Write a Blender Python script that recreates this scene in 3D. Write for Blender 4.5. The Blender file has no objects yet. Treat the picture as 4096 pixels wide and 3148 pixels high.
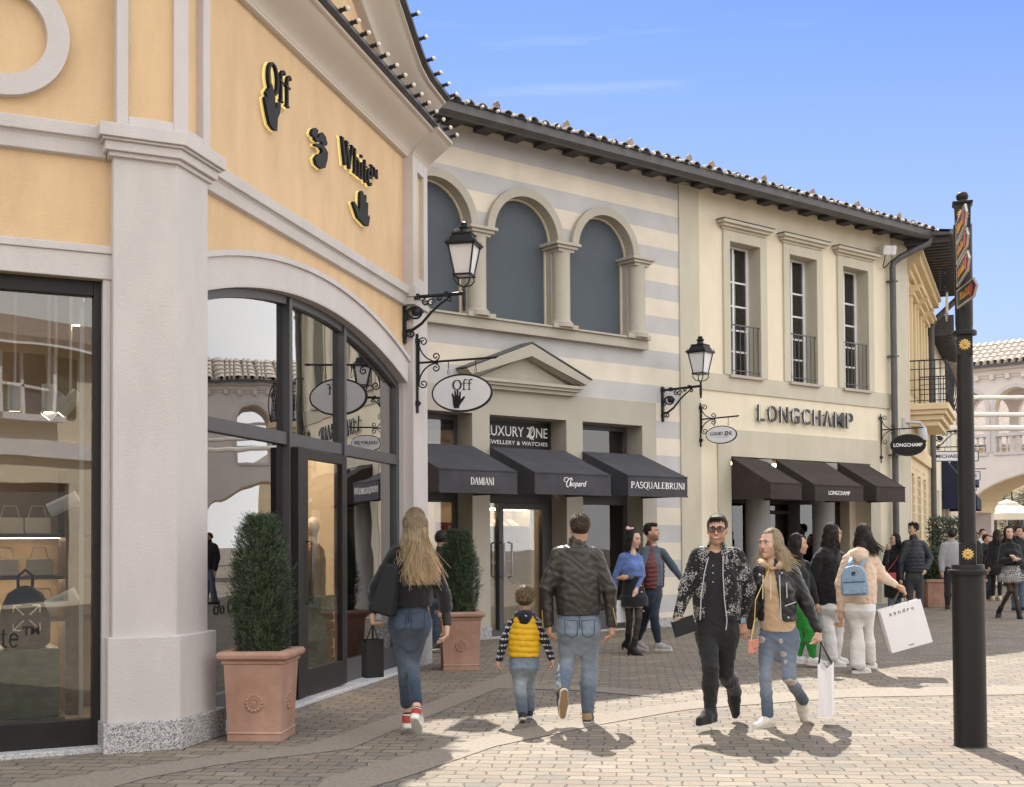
import bpy, bmesh, math, random
import numpy as np
from mathutils import Matrix, Vector, noise
from mathutils.geometry import tessellate_polygon
R_ = math.radians
S = bpy.context.scene
random.seed(7)
# ------------------------------------------------------------------ camera
CF, CX, CY, CP, CR, CH = 4947.0, 2058.0, 2034.0, R_(1.48), R_(-0.33), 1.55
cam_d = bpy.data.cameras.new("camera"); cam = bpy.data.objects.new("camera", cam_d); S.collection.objects.link(cam)
S.camera = cam
cam_d.sensor_width = 36.0; cam_d.sensor_fit = 'HORIZONTAL'
cam_d.lens = CF / 4096 * 36.0
cam_d.shift_x = -(CX - 2048.0) / 4096
cam_d.shift_y = (CY - 1574.0) / 4096
cam_d.clip_start = 0.1; cam_d.clip_end = 3000
_rt = Vector((1, 0, 0)); _fw = Vector((0, math.cos(CP), math.sin(CP))); _up = Vector((0, -math.sin(CP), math.cos(CP)))
CRV = math.cos(CR) * _rt + math.sin(CR) * _up; CUV = -math.sin(CR) * _rt + math.cos(CR) * _up
cam.matrix_world = Matrix(((CRV.x, CUV.x, -_fw.x, 0), (CRV.y, CUV.y, -_fw.y, 0), (CRV.z, CUV.z, -_fw.z, CH), (0, 0, 0, 1)))
S.render.resolution_x = 1024; S.render.resolution_y = 787
# ------------------------------------------------------------------ world, sun, exposure
SUN_EL, SUN_AZ = R_(48), R_(-3)          # elevation; azimuth measured from +Y towards +X
W = bpy.data.worlds.new("World"); S.world = W; W.use_nodes = True
wn, wl = W.node_tree.nodes, W.node_tree.links
for n in list(wn): wn.remove(n)
out = wn.new('ShaderNodeOutputWorld'); bg = wn.new('ShaderNodeBackground'); bg.inputs[1].default_value = 0.1
sky = wn.new('ShaderNodeTexSky'); sky.sky_type = 'NISHITA'; sky.sun_disc = False
sky.sun_elevation = SUN_EL; sky.sun_rotation = SUN_AZ; sky.air_density = 1.0; sky.dust_density = 0.4; sky.ozone_density = 3.0
geo = wn.new('ShaderNodeTexCoord')
sep = wn.new('ShaderNodeSeparateXYZ'); wl.new(geo.outputs['Generated'], sep.inputs[0])
# blue tone of the clear part of the sky
tint = wn.new('ShaderNodeMix'); tint.data_type = 'RGBA'; tint.blend_type = 'MULTIPLY'; tint.inputs[0].default_value = 1
wl.new(sky.outputs[0], tint.inputs[6]); tint.inputs[7].default_value = (0.33, 0.455, 0.80, 1)
# thin high streaks ahead; unseen bright cloud added behind and right to lift the shade
mp = wn.new('ShaderNodeMapping'); mp.inputs['Scale'].default_value = (1.5, 1.5, 16); mp.inputs['Rotation'].default_value = (0, R_(6), 0)
wl.new(geo.outputs['Generated'], mp.inputs[0])
nz = wn.new('ShaderNodeTexNoise'); nz.inputs['Scale'].default_value = 2.2; nz.inputs['Detail'].default_value = 7; nz.inputs['Roughness'].default_value = .6
wl.new(mp.outputs[0], nz.inputs['Vector'])
r1 = wn.new('ShaderNodeMapRange'); r1.inputs[1].default_value = .44; r1.inputs[2].default_value = .82; r1.inputs[4].default_value = .6
wl.new(nz.outputs[0], r1.inputs[0])
hz = wn.new('ShaderNodeMapRange'); hz.inputs[1].default_value = .42; hz.inputs[2].default_value = 0.0; hz.inputs[3].default_value = 0.06; hz.inputs[4].default_value = .95
wl.new(sep.outputs[2], hz.inputs[0])
mx = wn.new('ShaderNodeMath'); mx.operation = 'MAXIMUM'; wl.new(r1.outputs[0], mx.inputs[0]); wl.new(hz.outputs[0], mx.inputs[1])
m1 = wn.new('ShaderNodeMix'); m1.data_type = 'RGBA'; wl.new(mx.outputs[0], m1.inputs[0]); wl.new(tint.outputs[2], m1.inputs[6])
m1.inputs[7].default_value = (3.4, 4.0, 4.95, 1)
rb = wn.new('ShaderNodeMapRange'); rb.inputs[1].default_value = .30; rb.inputs[2].default_value = -.25; rb.inputs[3].default_value = 0; rb.inputs[4].default_value = 1
rb.interpolation_type = 'SMOOTHSTEP'; wl.new(sep.outputs[1], rb.inputs[0])
nb = wn.new('ShaderNodeTexNoise'); nb.inputs['Scale'].default_value = 2.5; nb.inputs['Detail'].default_value = 5; wl.new(geo.outputs['Generated'], nb.inputs['Vector'])
r2 = wn.new('ShaderNodeMapRange'); r2.inputs[1].default_value = .25; r2.inputs[2].default_value = .5; r2.inputs[3].default_value = .55; r2.inputs[4].default_value = 1; wl.new(nb.outputs[0], r2.inputs[0])
rx_ = wn.new('ShaderNodeMapRange'); rx_.inputs[1].default_value = .44; rx_.inputs[2].default_value = .60; rx_.interpolation_type = 'SMOOTHSTEP'; wl.new(sep.outputs[0], rx_.inputs[0])  # mask of the added cloud bank at right, whitens the glass reflections
rm_ = wn.new('ShaderNodeMath'); rm_.operation = 'MAXIMUM'; wl.new(rb.outputs[0], rm_.inputs[0]); wl.new(rx_.outputs[0], rm_.inputs[1])
mb_ = wn.new('ShaderNodeMath'); mb_.operation = 'MULTIPLY'; wl.new(rm_.outputs[0], mb_.inputs[0]); wl.new(r2.outputs[0], mb_.inputs[1])
m2 = wn.new('ShaderNodeMix'); m2.data_type = 'RGBA'; wl.new(mb_.outputs[0], m2.inputs[0]); wl.new(m1.outputs[2], m2.inputs[6])
m2.inputs[7].default_value = (10.0, 9.85, 9.7, 1)
wl.new(m2.outputs[2], bg.inputs[0]); wl.new(bg.outputs[0], out.inputs[0])
sd = bpy.data.lights.new("sun", 'SUN'); sun = bpy.data.objects.new("sun", sd); S.collection.objects.link(sun)
sd.energy = 4.0; sd.angle = R_(0.5); sd.color = (1, .93, .82)
sdir = Vector((math.sin(SUN_AZ) * math.cos(SUN_EL), math.cos(SUN_AZ) * math.cos(SUN_EL), math.sin(SUN_EL)))
sun.rotation_euler = (-sdir).to_track_quat('-Z', 'Y').to_euler(); sun.location = (0, 0, 30)
S.view_settings.view_transform = 'Standard'; S.view_settings.look = 'None'; S.view_settings.exposure = 1.0; S.view_settings.gamma = 1
S.cycles.max_bounces = 8; S.cycles.diffuse_bounces = 4; S.cycles.glossy_bounces = 4; S.cycles.transparent_max_bounces = 12
S.cycles.caustics_reflective = False; S.cycles.caustics_refractive = False
try: S.cycles.use_denoising = True
except Exception: pass

# ------------------------------------------------------------------ frames of reference (measured facade planes)
FRA = {'A': (76.8, 4.7701), 'B': (38.8, 15.4673), 'L': (26.6, 9.6602)}
def fmat(k):                       # local x along the facade, y into the building, z up
    th, d = FRA[k]; th = R_(th)
    return Matrix.Translation((-d * math.sin(th), d * math.cos(th), 0)) @ Matrix.Rotation(th, 4, 'Z')
MA, MB_, ML = fmat('A'), fmat('B'), fmat('L')
FM = {'A': MA, 'B': MB_, 'L': ML}
def at(px, py, Y):                 # world point at depth Y seen at photo pixel
    q = CRV * ((px - CX) / CF) + _fw - CUV * ((py - CY) / CF)
    return q * (Y / q.y) + Vector((0, 0, CH))
def fx(k, px, py, w=0.0):          # facade coordinates (u, z) of a photo pixel lying w in front of the facade
    th, d = FRA[k]; th = R_(th); n = Vector((math.sin(th), -math.cos(th), 0)); t = Vector((math.cos(th), math.sin(th), 0))
    q = CRV * ((px - CX) / CF) + _fw - CUV * ((py - CY) / CF)
    X = q * ((-d + w) / n.dot(q)); return (X + d * n).dot(t), X.z + CH
def gr(px, py):
    q = CRV * ((px - CX) / CF) + _fw - CUV * ((py - CY) / CF)
    return q * (-CH / q.z) + Vector((0, 0, CH))

# ------------------------------------------------------------------ mesh helpers
class MB:
    def __init__(s, M=None): s.v = []; s.f = []; s.M = M or Matrix()
    def add(s, vs, fs, M=None):
        b = len(s.v); T = s.M @ M if M is not None else s.M
        s.v += [T @ Vector(v) for v in vs]; s.f += [tuple(i + b for i in f) for f in fs]; return s
    def box(s, x0, x1, y0, y1, z0, z1, M=None):
        return s.add([(x0,y0,z0),(x1,y0,z0),(x1,y1,z0),(x0,y1,z0),(x0,y0,z1),(x1,y0,z1),(x1,y1,z1),(x0,y1,z1)],
                     [(0,3,2,1),(4,5,6,7),(0,1,5,4),(1,2,6,5),(2,3,7,6),(3,0,4,7)], M)
    def slab(s, outer, y0, y1, holes=(), M=None):      # polygon in x,z with holes, between y0 and y1
        loops = [list(outer)] + [list(h) for h in holes]
        tri = tessellate_polygon([[Vector((a, b, 0)) for a, b in l] for l in loops])
        pts = [p for l in loops for p in l]; n = len(pts)
        vs = [(a, y0, b) for a, b in pts] + [(a, y1, b) for a, b in pts]
        fs = [tuple(t) for t in tri] + [tuple(i + n for i in reversed(t)) for t in tri]
        k = 0
        for l in loops:
            m = len(l)
            for i in range(m): fs.append((k + i, k + (i + 1) % m, k + (i + 1) % m + n, k + i + n))
            k += m
        return s.add(vs, fs, M)
    def prism(s, prof, x0, x1, M=None):                # profile of (y,z) swept along x
        n = len(prof); vs = [(x0, a, b) for a, b in prof] + [(x1, a, b) for a, b in prof]
        fs = [(i, (i + 1) % n, (i + 1) % n + n, i + n) for i in range(n)]
        tri = tessellate_polygon([[Vector((a, b, 0)) for a, b in prof]])
        fs += [tuple(t) for t in tri] + [tuple(i + n for i in reversed(t)) for t in tri]
        return s.add(vs, fs, M)
    def hprism(s, poly, z0, z1, M=None):               # plan polygon x,y extruded in z
        n = len(poly); vs = [(a, b, z0) for a, b in poly] + [(a, b, z1) for a, b in poly]
        fs = [(i, (i + 1) % n, (i + 1) % n + n, i + n) for i in range(n)]
        tri = tessellate_polygon([[Vector((a, b, 0)) for a, b in poly]])
        fs += [tuple(t) for t in tri] + [tuple(i + n for i in reversed(t)) for t in tri]
        return s.add(vs, fs, M)
    def tube(s, path, r, n=8, M=None, cap=True, closed=False, flat=None):
        P = [Vector(p) for p in path]; m = len(P); rs = r if hasattr(r, '__len__') else [r] * m
        b = []; fs = []; prev = None
        for i in range(m):
            if closed: d = P[(i + 1) % m] - P[i - 1]
            else: d = P[min(i + 1, m - 1)] - P[max(i - 1, 0)]
            if d.length < 1e-9: d = Vector((0, 0, 1))
            d.normalize()
            if prev is None:
                a = Vector((0, 0, 1)) if abs(d.z) < .9 else Vector((1, 0, 0)); e = d.cross(a).normalized()
            else:
                e = prev - d * prev.dot(d)
                e = e.normalized() if e.length > 1e-6 else d.orthogonal().normalized()
            prev = e; g = d.cross(e)
            for j in range(n):
                t = 2 * math.pi * j / n; fy = 1 if flat is None else flat
                b.append(P[i] + (e * math.cos(t) + g * math.sin(t) * fy) * rs[i])
        for i in range(m if closed else m - 1):
            for j in range(n):
                i2 = (i + 1) % m
                fs.append((i * n + j, i * n + (j + 1) % n, i2 * n + (j + 1) % n, i2 * n + j))
        if cap and not closed: fs += [tuple(reversed(range(n))), tuple(range((m - 1) * n, m * n))]
        return s.add(b, fs, M)
    def lathe(s, prof, n=16, M=None, cap=True):         # profile of (r,z)
        m = len(prof); vs = []; fs = []
        for r, z in prof:
            for j in range(n): t = 2 * math.pi * j / n; vs.append((r * math.cos(t), r * math.sin(t), z))
        for i in range(m - 1):
            for j in range(n): fs.append((i * n + j, i * n + (j + 1) % n, (i + 1) * n + (j + 1) % n, (i + 1) * n + j))
        if cap: fs += [tuple(reversed(range(n))), tuple(range((m - 1) * n, m * n))]
        return s.add(vs, fs, M)
    def ball(s, c, r, n=10, M=None, sq=(1, 1, 1)):
        m = max(4, n // 2 + 1); prof = []
        T = Matrix.Translation(c) @ Matrix.Diagonal((sq[0], sq[1], sq[2], 1))
        prof = [(r * math.sin(math.pi * i / m) + 1e-5, -r * math.cos(math.pi * i / m)) for i in range(m + 1)]
        return s.lathe(prof, n, (M @ T) if M is not None else T)
    def quad(s, a, b, c, d, M=None): return s.add([a, b, c, d], [(0, 1, 2, 3)], M)
MATS = {}
def add(name, mb, mat, parent=None, smooth=False, bevel=0, norm=True, seg=2):
    me = bpy.data.meshes.new(name)
    me.from_pydata(mb.v, [], mb.f)
    if norm:
        bm = bmesh.new(); bm.from_mesh(me); bmesh.ops.recalc_face_normals(bm, faces=bm.faces); bm.to_mesh(me); bm.free()
    o = bpy.data.objects.new(name, me); S.collection.objects.link(o)
    if mat is not None: me.materials.append(MATS[mat] if isinstance(mat, str) else mat)
    if parent is not None:
        o.parent = parent
        me.transform(wm(parent).inverted())
    if smooth:
        me.polygons.foreach_set('use_smooth', [True] * len(me.polygons))
        if smooth != True: me.set_sharp_from_angle(angle=R_(smooth))
    if bevel:
        b = o.modifiers.new('bevel', 'BEVEL'); b.width = bevel; b.segments = seg; b.limit_method = 'ANGLE'; b.angle_limit = R_(40)
        b.harden_normals = False
    return o
def wm(o):
    m = o.matrix_basis.copy()
    while o.parent is not None: o = o.parent; m = o.matrix_basis @ m
    return m
def tag(o, label, cat, group=None, kind=None):
    if label: o['label'] = label
    if cat: o['category'] = cat
    if group: o['group'] = group
    if kind: o['kind'] = kind
    return o
def thing(name, label, cat, M=None, group=None):
    o = bpy.data.objects.new(name, None); S.collection.objects.link(o)
    if M is not None: o.matrix_basis = M
    o.empty_display_size = .2
    return tag(o, label, cat, group)
def dup(root, M, label, group=None):
    r = root.copy(); S.collection.objects.link(r); r.matrix_basis = M
    r['label'] = label
    if group: r['group'] = group
    for ch in list(root.children):
        c = ch.copy(); S.collection.objects.link(c); c.parent = r
        for g in ch.children:
            d = g.copy(); S.collection.objects.link(d); d.parent = c
    return r
def T(x, y=0, z=0): return Matrix.Translation((x, y, z) if not hasattr(x, '__len__') else x)
def RZ(a): return Matrix.Rotation(R_(a), 4, 'Z')
def RX(a): return Matrix.Rotation(R_(a), 4, 'X')
def RY(a): return Matrix.Rotation(R_(a), 4, 'Y')

# ------------------------------------------------------------------ materials
def mat(name, col, rough=.8, var=.12, scale=6., bump=0., bscale=80., metal=0., spec=.5, col2=None, attr=False, detail=5, trans=0, coat=0, streak=0):
    m = bpy.data.materials.new(name); m.use_nodes = True; MATS[name] = m
    N, L = m.node_tree.nodes, m.node_tree.links; b = N['Principled BSDF']
    b.inputs['Roughness'].default_value = rough; b.inputs['Metallic'].default_value = metal
    b.inputs['Specular IOR Level'].default_value = spec
    if coat: b.inputs['Coat Weight'].default_value = coat
    tc = N.new('ShaderNodeTexCoord'); 
    nz = N.new('ShaderNodeTexNoise'); nz.inputs['Scale'].default_value = scale; nz.inputs['Detail'].default_value = detail; nz.inputs['Roughness'].default_value = .62
    if streak:
        mp = N.new('ShaderNodeMapping'); mp.inputs['Scale'].default_value = (1, 1, streak); L.new(tc.outputs['Object'], mp.inputs[0]); L.new(mp.outputs[0], nz.inputs['Vector'])
    else: L.new(tc.outputs['Object'], nz.inputs['Vector'])
    rp = N.new('ShaderNodeMapRange'); rp.inputs[1].default_value = .3; rp.inputs[2].default_value = .7; L.new(nz.outputs[0], rp.inputs[0])
    mx = N.new('ShaderNodeMix'); mx.data_type = 'RGBA'; L.new(rp.outputs[0], mx.inputs[0])
    c1 = tuple(c * (1 - var) for c in col); c2 = col2 or tuple(min(1, c * (1 + var)) for c in col)
    mx.inputs[6].default_value = (*c1, 1); mx.inputs[7].default_value = (*c2, 1)
    res = mx.outputs[2]
    if attr:
        at_ = N.new('ShaderNodeAttribute'); at_.attribute_name = 'Col'
        mu = N.new('ShaderNodeMix'); mu.data_type = 'RGBA'; mu.blend_type = 'MULTIPLY'; mu.inputs[0].default_value = 1
        L.new(at_.outputs['Color'], mu.inputs[6]); L.new(res, mu.inputs[7]); res = mu.outputs[2]
    L.new(res, b.inputs['Base Color'])
    if bump:
        n2 = N.new('ShaderNodeTexNoise'); n2.inputs['Scale'].default_value = bscale; n2.inputs['Detail'].default_value = 4
        L.new(tc.outputs['Object'], n2.inputs['Vector'])
        bp = N.new('ShaderNodeBump'); bp.inputs['Strength'].default_value = bump; bp.inputs['Distance'].default_value = .01
        L.new(n2.outputs[0], bp.inputs['Height']); L.new(bp.outputs[0], b.inputs['Normal'])
    return m
def nt(m): return m.node_tree.nodes, m.node_tree.links, m.node_tree.nodes['Principled BSDF']
mat('orange_stucco', (.635, .45, .265), .9, .09, 3.2, .5, 75, streak=.35)
mat('lilac_stucco', (.55, .515, .505), .9, .06, 3.0, .5, 75, streak=.35)
mat('cream_stucco', (.73, .655, .51), .9, .06, 2.5, .35, 75, streak=.3)
mat('khaki_stucco', (.525, .485, .39), .9, .07, 2.6, .35, 75, streak=.3)
mat('stone_trim', (.42, .385, .325), .88, .06, 3, .15, 70)
mat('shop_stone', (.43, .40, .34), .9, .05, 2, .15, 70)
mat('yellow_stucco', (.68, .55, .35), .9, .05, 2, .15, 60)
mat('pink_stucco', (.72, .58, .52), .9, .05, 2, .1, 60)
mat('pale_stucco', (.66, .60, .56), .9, .05, 1.5, .1, 60)
mat('white_frame', (.74, .74, .76), .5, .03, 8)
mat('blue_panel', (.075, .092, .112), .75, .05, 3, .1, 120)
mat('grey_metal', (.075, .075, .082), .45, .08, 6, .03, 60, 0.3)
mat('dark_metal', (.020, .019, .019), .45, .15, 6, .03, 60, 0.2, spec=.3)
mat('iron', (.018, .020, .023), .42, .3, 10, .15, 60, .4)
mat('gutter_dark', (.045, .044, .046), .5, .1, 6)
mat('gutter', (.095, .094, .096), .5, .2, 4, .05, 30, .3)
mat('roof_wood', (.070, .064, .068), .8, .25, 5, .1, 40)
mat('tile_clay', (.24, .175, .14), .85, .35, 5, .2, 40, col2=(.38, .32, .27))
mat('tile_pale', (.50, .42, .35), .85, .2, 5, .2, 40, col2=(.62, .55, .47))
mat('awning_black', (.050, .050, .060), .85, .22, 2.5, .4, 18)
mat('awning_brown', (.038, .028, .026), .9, .2, 2.5, .4, 18)
mat('awning_blue', (.012, .018, .045), .9, .1, 8, .2, 300)
mat('terracotta', (.37, .20, .14), .85, .18, 3.0, .3, 40, col2=(.46, .285, .22))
mat('soil', (.03, .025, .02), 1, .4, 30, .6, 60)
mat('yew', (.016, .034, .013), .6, .5, 7, 0, col2=(.05, .085, .028))
mat('hedge_leaf', (.025, .045, .022), .6, .4, 6, 0, col2=(.05, .08, .04))
mat('olive_leaf', (.06, .075, .05), .6, .35, 3, 0, col2=(.12, .14, .10))
mat('bark', (.08, .06, .045), .9, .3, 12, .5, 30)
mat('white_letter', (.85, .85, .85), .5, .02)
mat('black_letter', (.011, .011, .011), .6, .1, spec=.25)
mat('cove_stucco', (.55, .49, .43), .85, .04, 2, .1, 60)
mat('column_stone', (.30, .295, .29), .85, .06, 3, .1, 60)
mat('white_board', (.72, .72, .76), .45, .03)
mat('gold', (.62, .43, .14), .45, .25, 14, .1, 60, .7)
mat('sign_red', (.42, .035, .04), .5, .15)
mat('sign_orange', (.75, .33, .03), .5, .1)
mat('sign_rim', (.55, .50, .40), .4, .1, metal=.6)
mat('granite', (.42, .41, .42), .6, .1, 30)
mat('kerb_stone', (.46, .47, .48), .7, .1, 30, .1, 60)
mat('fabric_white', (.74, .70, .64), .9, .05, 6, .2, 40)
mat('parasol_cloth', (.80, .73, .60), .9, .04, 4)
mat('plastic_white', (.75, .76, .78), .4, .04)
mat('plastic_grey', (.45, .46, .48), .35, .06)
mat('warm_wall', (.60, .51, .40), .85, .06, 3)
mat('tan_wall', (.33, .245, .155), .85, .08, 3)
mat('floor_wood', (.42, .31, .21), .5, .2, 3, .05, 30)
mat('shelf_wood', (.10, .07, .045), .5, .45, 14)
mat('green_marble', (.012, .055, .03), .25, .5, 6, col2=(.03, .12, .065))
mat('cream_leather', (.62, .55, .44), .5, .08)
mat('camel_wool', (.20, .115, .055), .95, .12, 20, .3, 200)
mat('mannequin_skin', (.68, .60, .52), .35, .03)
mat('shutter_green', (.05, .07, .05), .7, .2, 6)
mat('bag_dark', (.02, .02, .022), .4, .1, 8)
mat('red_panel', (.38, .03, .035), .5, .1)
# ---- granite speckle
def speckle(m, dark, light, sc):
    N, L, b = nt(m); v = N.new('ShaderNodeTexVoronoi'); v.inputs['Scale'].default_value = sc
    tc = N.new('ShaderNodeTexCoord'); L.new(tc.outputs['Object'], v.inputs['Vector'])
    cr = N.new('ShaderNodeValToRGB'); e = cr.color_ramp.elements; e[0].position = .1; e[0].color = (*dark, 1); e[1].position = .75; e[1].color = (*light, 1)
    sp = N.new('ShaderNodeSeparateColor'); L.new(v.outputs['Color'], sp.inputs[0]); L.new(sp.outputs[0], cr.inputs[0]); L.new(cr.outputs[0], b.inputs['Base Color'])
speckle(MATS['granite'], (.13, .13, .15), (.56, .54, .54), 120)
speckle(MATS['kerb_stone'], (.33, .34, .36), (.56, .56, .57), 90)
# ---- striped stucco: bands painted on the wall by height
m = mat('striped_stucco', (.7, .6, .45), .9, .05, 2, .15, 60); N, L, b = nt(m)
tc = N.new('ShaderNodeTexCoord'); sx = N.new('ShaderNodeSeparateXYZ'); L.new(tc.outputs['Object'], sx.inputs[0])
d1 = N.new('ShaderNodeMath'); d1.operation = 'ADD'; d1.inputs[1].default_value = -7.684 + 62 * .3093; L.new(sx.outputs[2], d1.inputs[0])
d2 = N.new('ShaderNodeMath'); d2.operation = 'MODULO'; d2.inputs[1].default_value = .6186; L.new(d1.outputs[0], d2.inputs[0])
gt = N.new('ShaderNodeMath'); gt.operation = 'GREATER_THAN'; gt.inputs[1].default_value = .3093; L.new(d2.outputs[0], gt.inputs[0])
sm = N.new('ShaderNodeMix'); sm.data_type = 'RGBA'; L.new(gt.outputs[0], sm.inputs[0]); sm.inputs[6].default_value = (.50, .49, .495, 1); sm.inputs[7].default_value = (.70, .635, .535, 1)
mu = N.new('ShaderNodeMix'); mu.data_type = 'RGBA'; mu.blend_type = 'MULTIPLY'; mu.inputs[0].default_value = 1
nz = N.new('ShaderNodeTexNoise'); nz.inputs['Scale'].default_value = 1.7; nz.inputs['Detail'].default_value = 6; L.new(tc.outputs['Object'], nz.inputs['Vector'])
mr = N.new('ShaderNodeMapRange'); mr.inputs[1].default_value = .3; mr.inputs[2].default_value = .7; mr.inputs[3].default_value = .88; mr.inputs[4].default_value = 1.06; L.new(nz.outputs[0], mr.inputs[0])
L.new(sm.outputs[2], mu.inputs[6]); L.new(mr.outputs[0], mu.inputs[7]); L.new(mu.outputs[2], b.inputs['Base Color'])
# ---- shop glass: clear with true reflections
def glass(name, gain, tr, rough=0.0, wav=.02):
    m = bpy.data.materials.new(name); m.use_nodes = True; MATS[name] = m; N, L = m.node_tree.nodes, m.node_tree.links
    for n in list(N): N.remove(n)
    o = N.new('ShaderNodeOutputMaterial'); mx = N.new('ShaderNodeMixShader'); t = N.new('ShaderNodeBsdfTransparent'); g = N.new('ShaderNodeBsdfGlossy')
    t.inputs[0].default_value = (*tr, 1); g.inputs['Roughness'].default_value = rough
    fr = N.new('ShaderNodeFresnel'); fr.inputs[0].default_value = 1.5
    mm = N.new('ShaderNodeMath'); mm.operation = 'MULTIPLY_ADD'; mm.inputs[1].default_value = gain; mm.inputs[2].default_value = .02; mm.use_clamp = True
    L.new(fr.outputs[0], mm.inputs[0]); L.new(mm.outputs[0], mx.inputs[0]); L.new(t.outputs[0], mx.inputs[1]); L.new(g.outputs[0], mx.inputs[2]); L.new(mx.outputs[0], o.inputs[0])
    if wav:
        n = N.new('ShaderNodeTexNoise'); n.inputs['Scale'].default_value = 1.6; n.inputs['Detail'].default_value = 1; tc = N.new('ShaderNodeTexCoord'); L.new(tc.outputs['Object'], n.inputs['Vector'])
        bp = N.new('ShaderNodeBump'); bp.inputs['Strength'].default_value = wav; bp.inputs['Distance'].default_value = .05; L.new(n.outputs[0], bp.inputs['Height']); L.new(bp.outputs[0], g.inputs['Normal'])
    return m
glass('shop_glass', 2.3, (.88, .88, .86)); glass('arch_glass', 3.6, (.88, .88, .86), wav=.03); glass('door_glass', .35, (.95, .95, .94)); glass('window_glass', 2.5, (.5, .52, .55)); glass('spectacle_glass', 1.2, (.72, .75, .82), wav=0)
def emis(name, col, st):
    m = bpy.data.materials.new(name); m.use_nodes = True; MATS[name] = m; b = m.node_tree.nodes['Principled BSDF']
    b.inputs['Base Color'].default_value = (*col, 1); b.inputs['Emission Color'].default_value = (*col, 1); b.inputs['Emission Strength'].default_value = st; return m
emis('lamp_glow', (1, .78, .5), 6); emis('halo', (1, .80, .30), .26); emis('glow_panel', (1, .78, .52), 14.0)
m = mat('milk_glass', (.72, .72, .74), .35, .03); nt(m)[2].inputs['Transmission Weight'].default_value = .0
m = mat('bulb', (.72, .69, .60), .25, .02); nt(m)[2].inputs['Subsurface Weight'].default_value = .0
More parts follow.
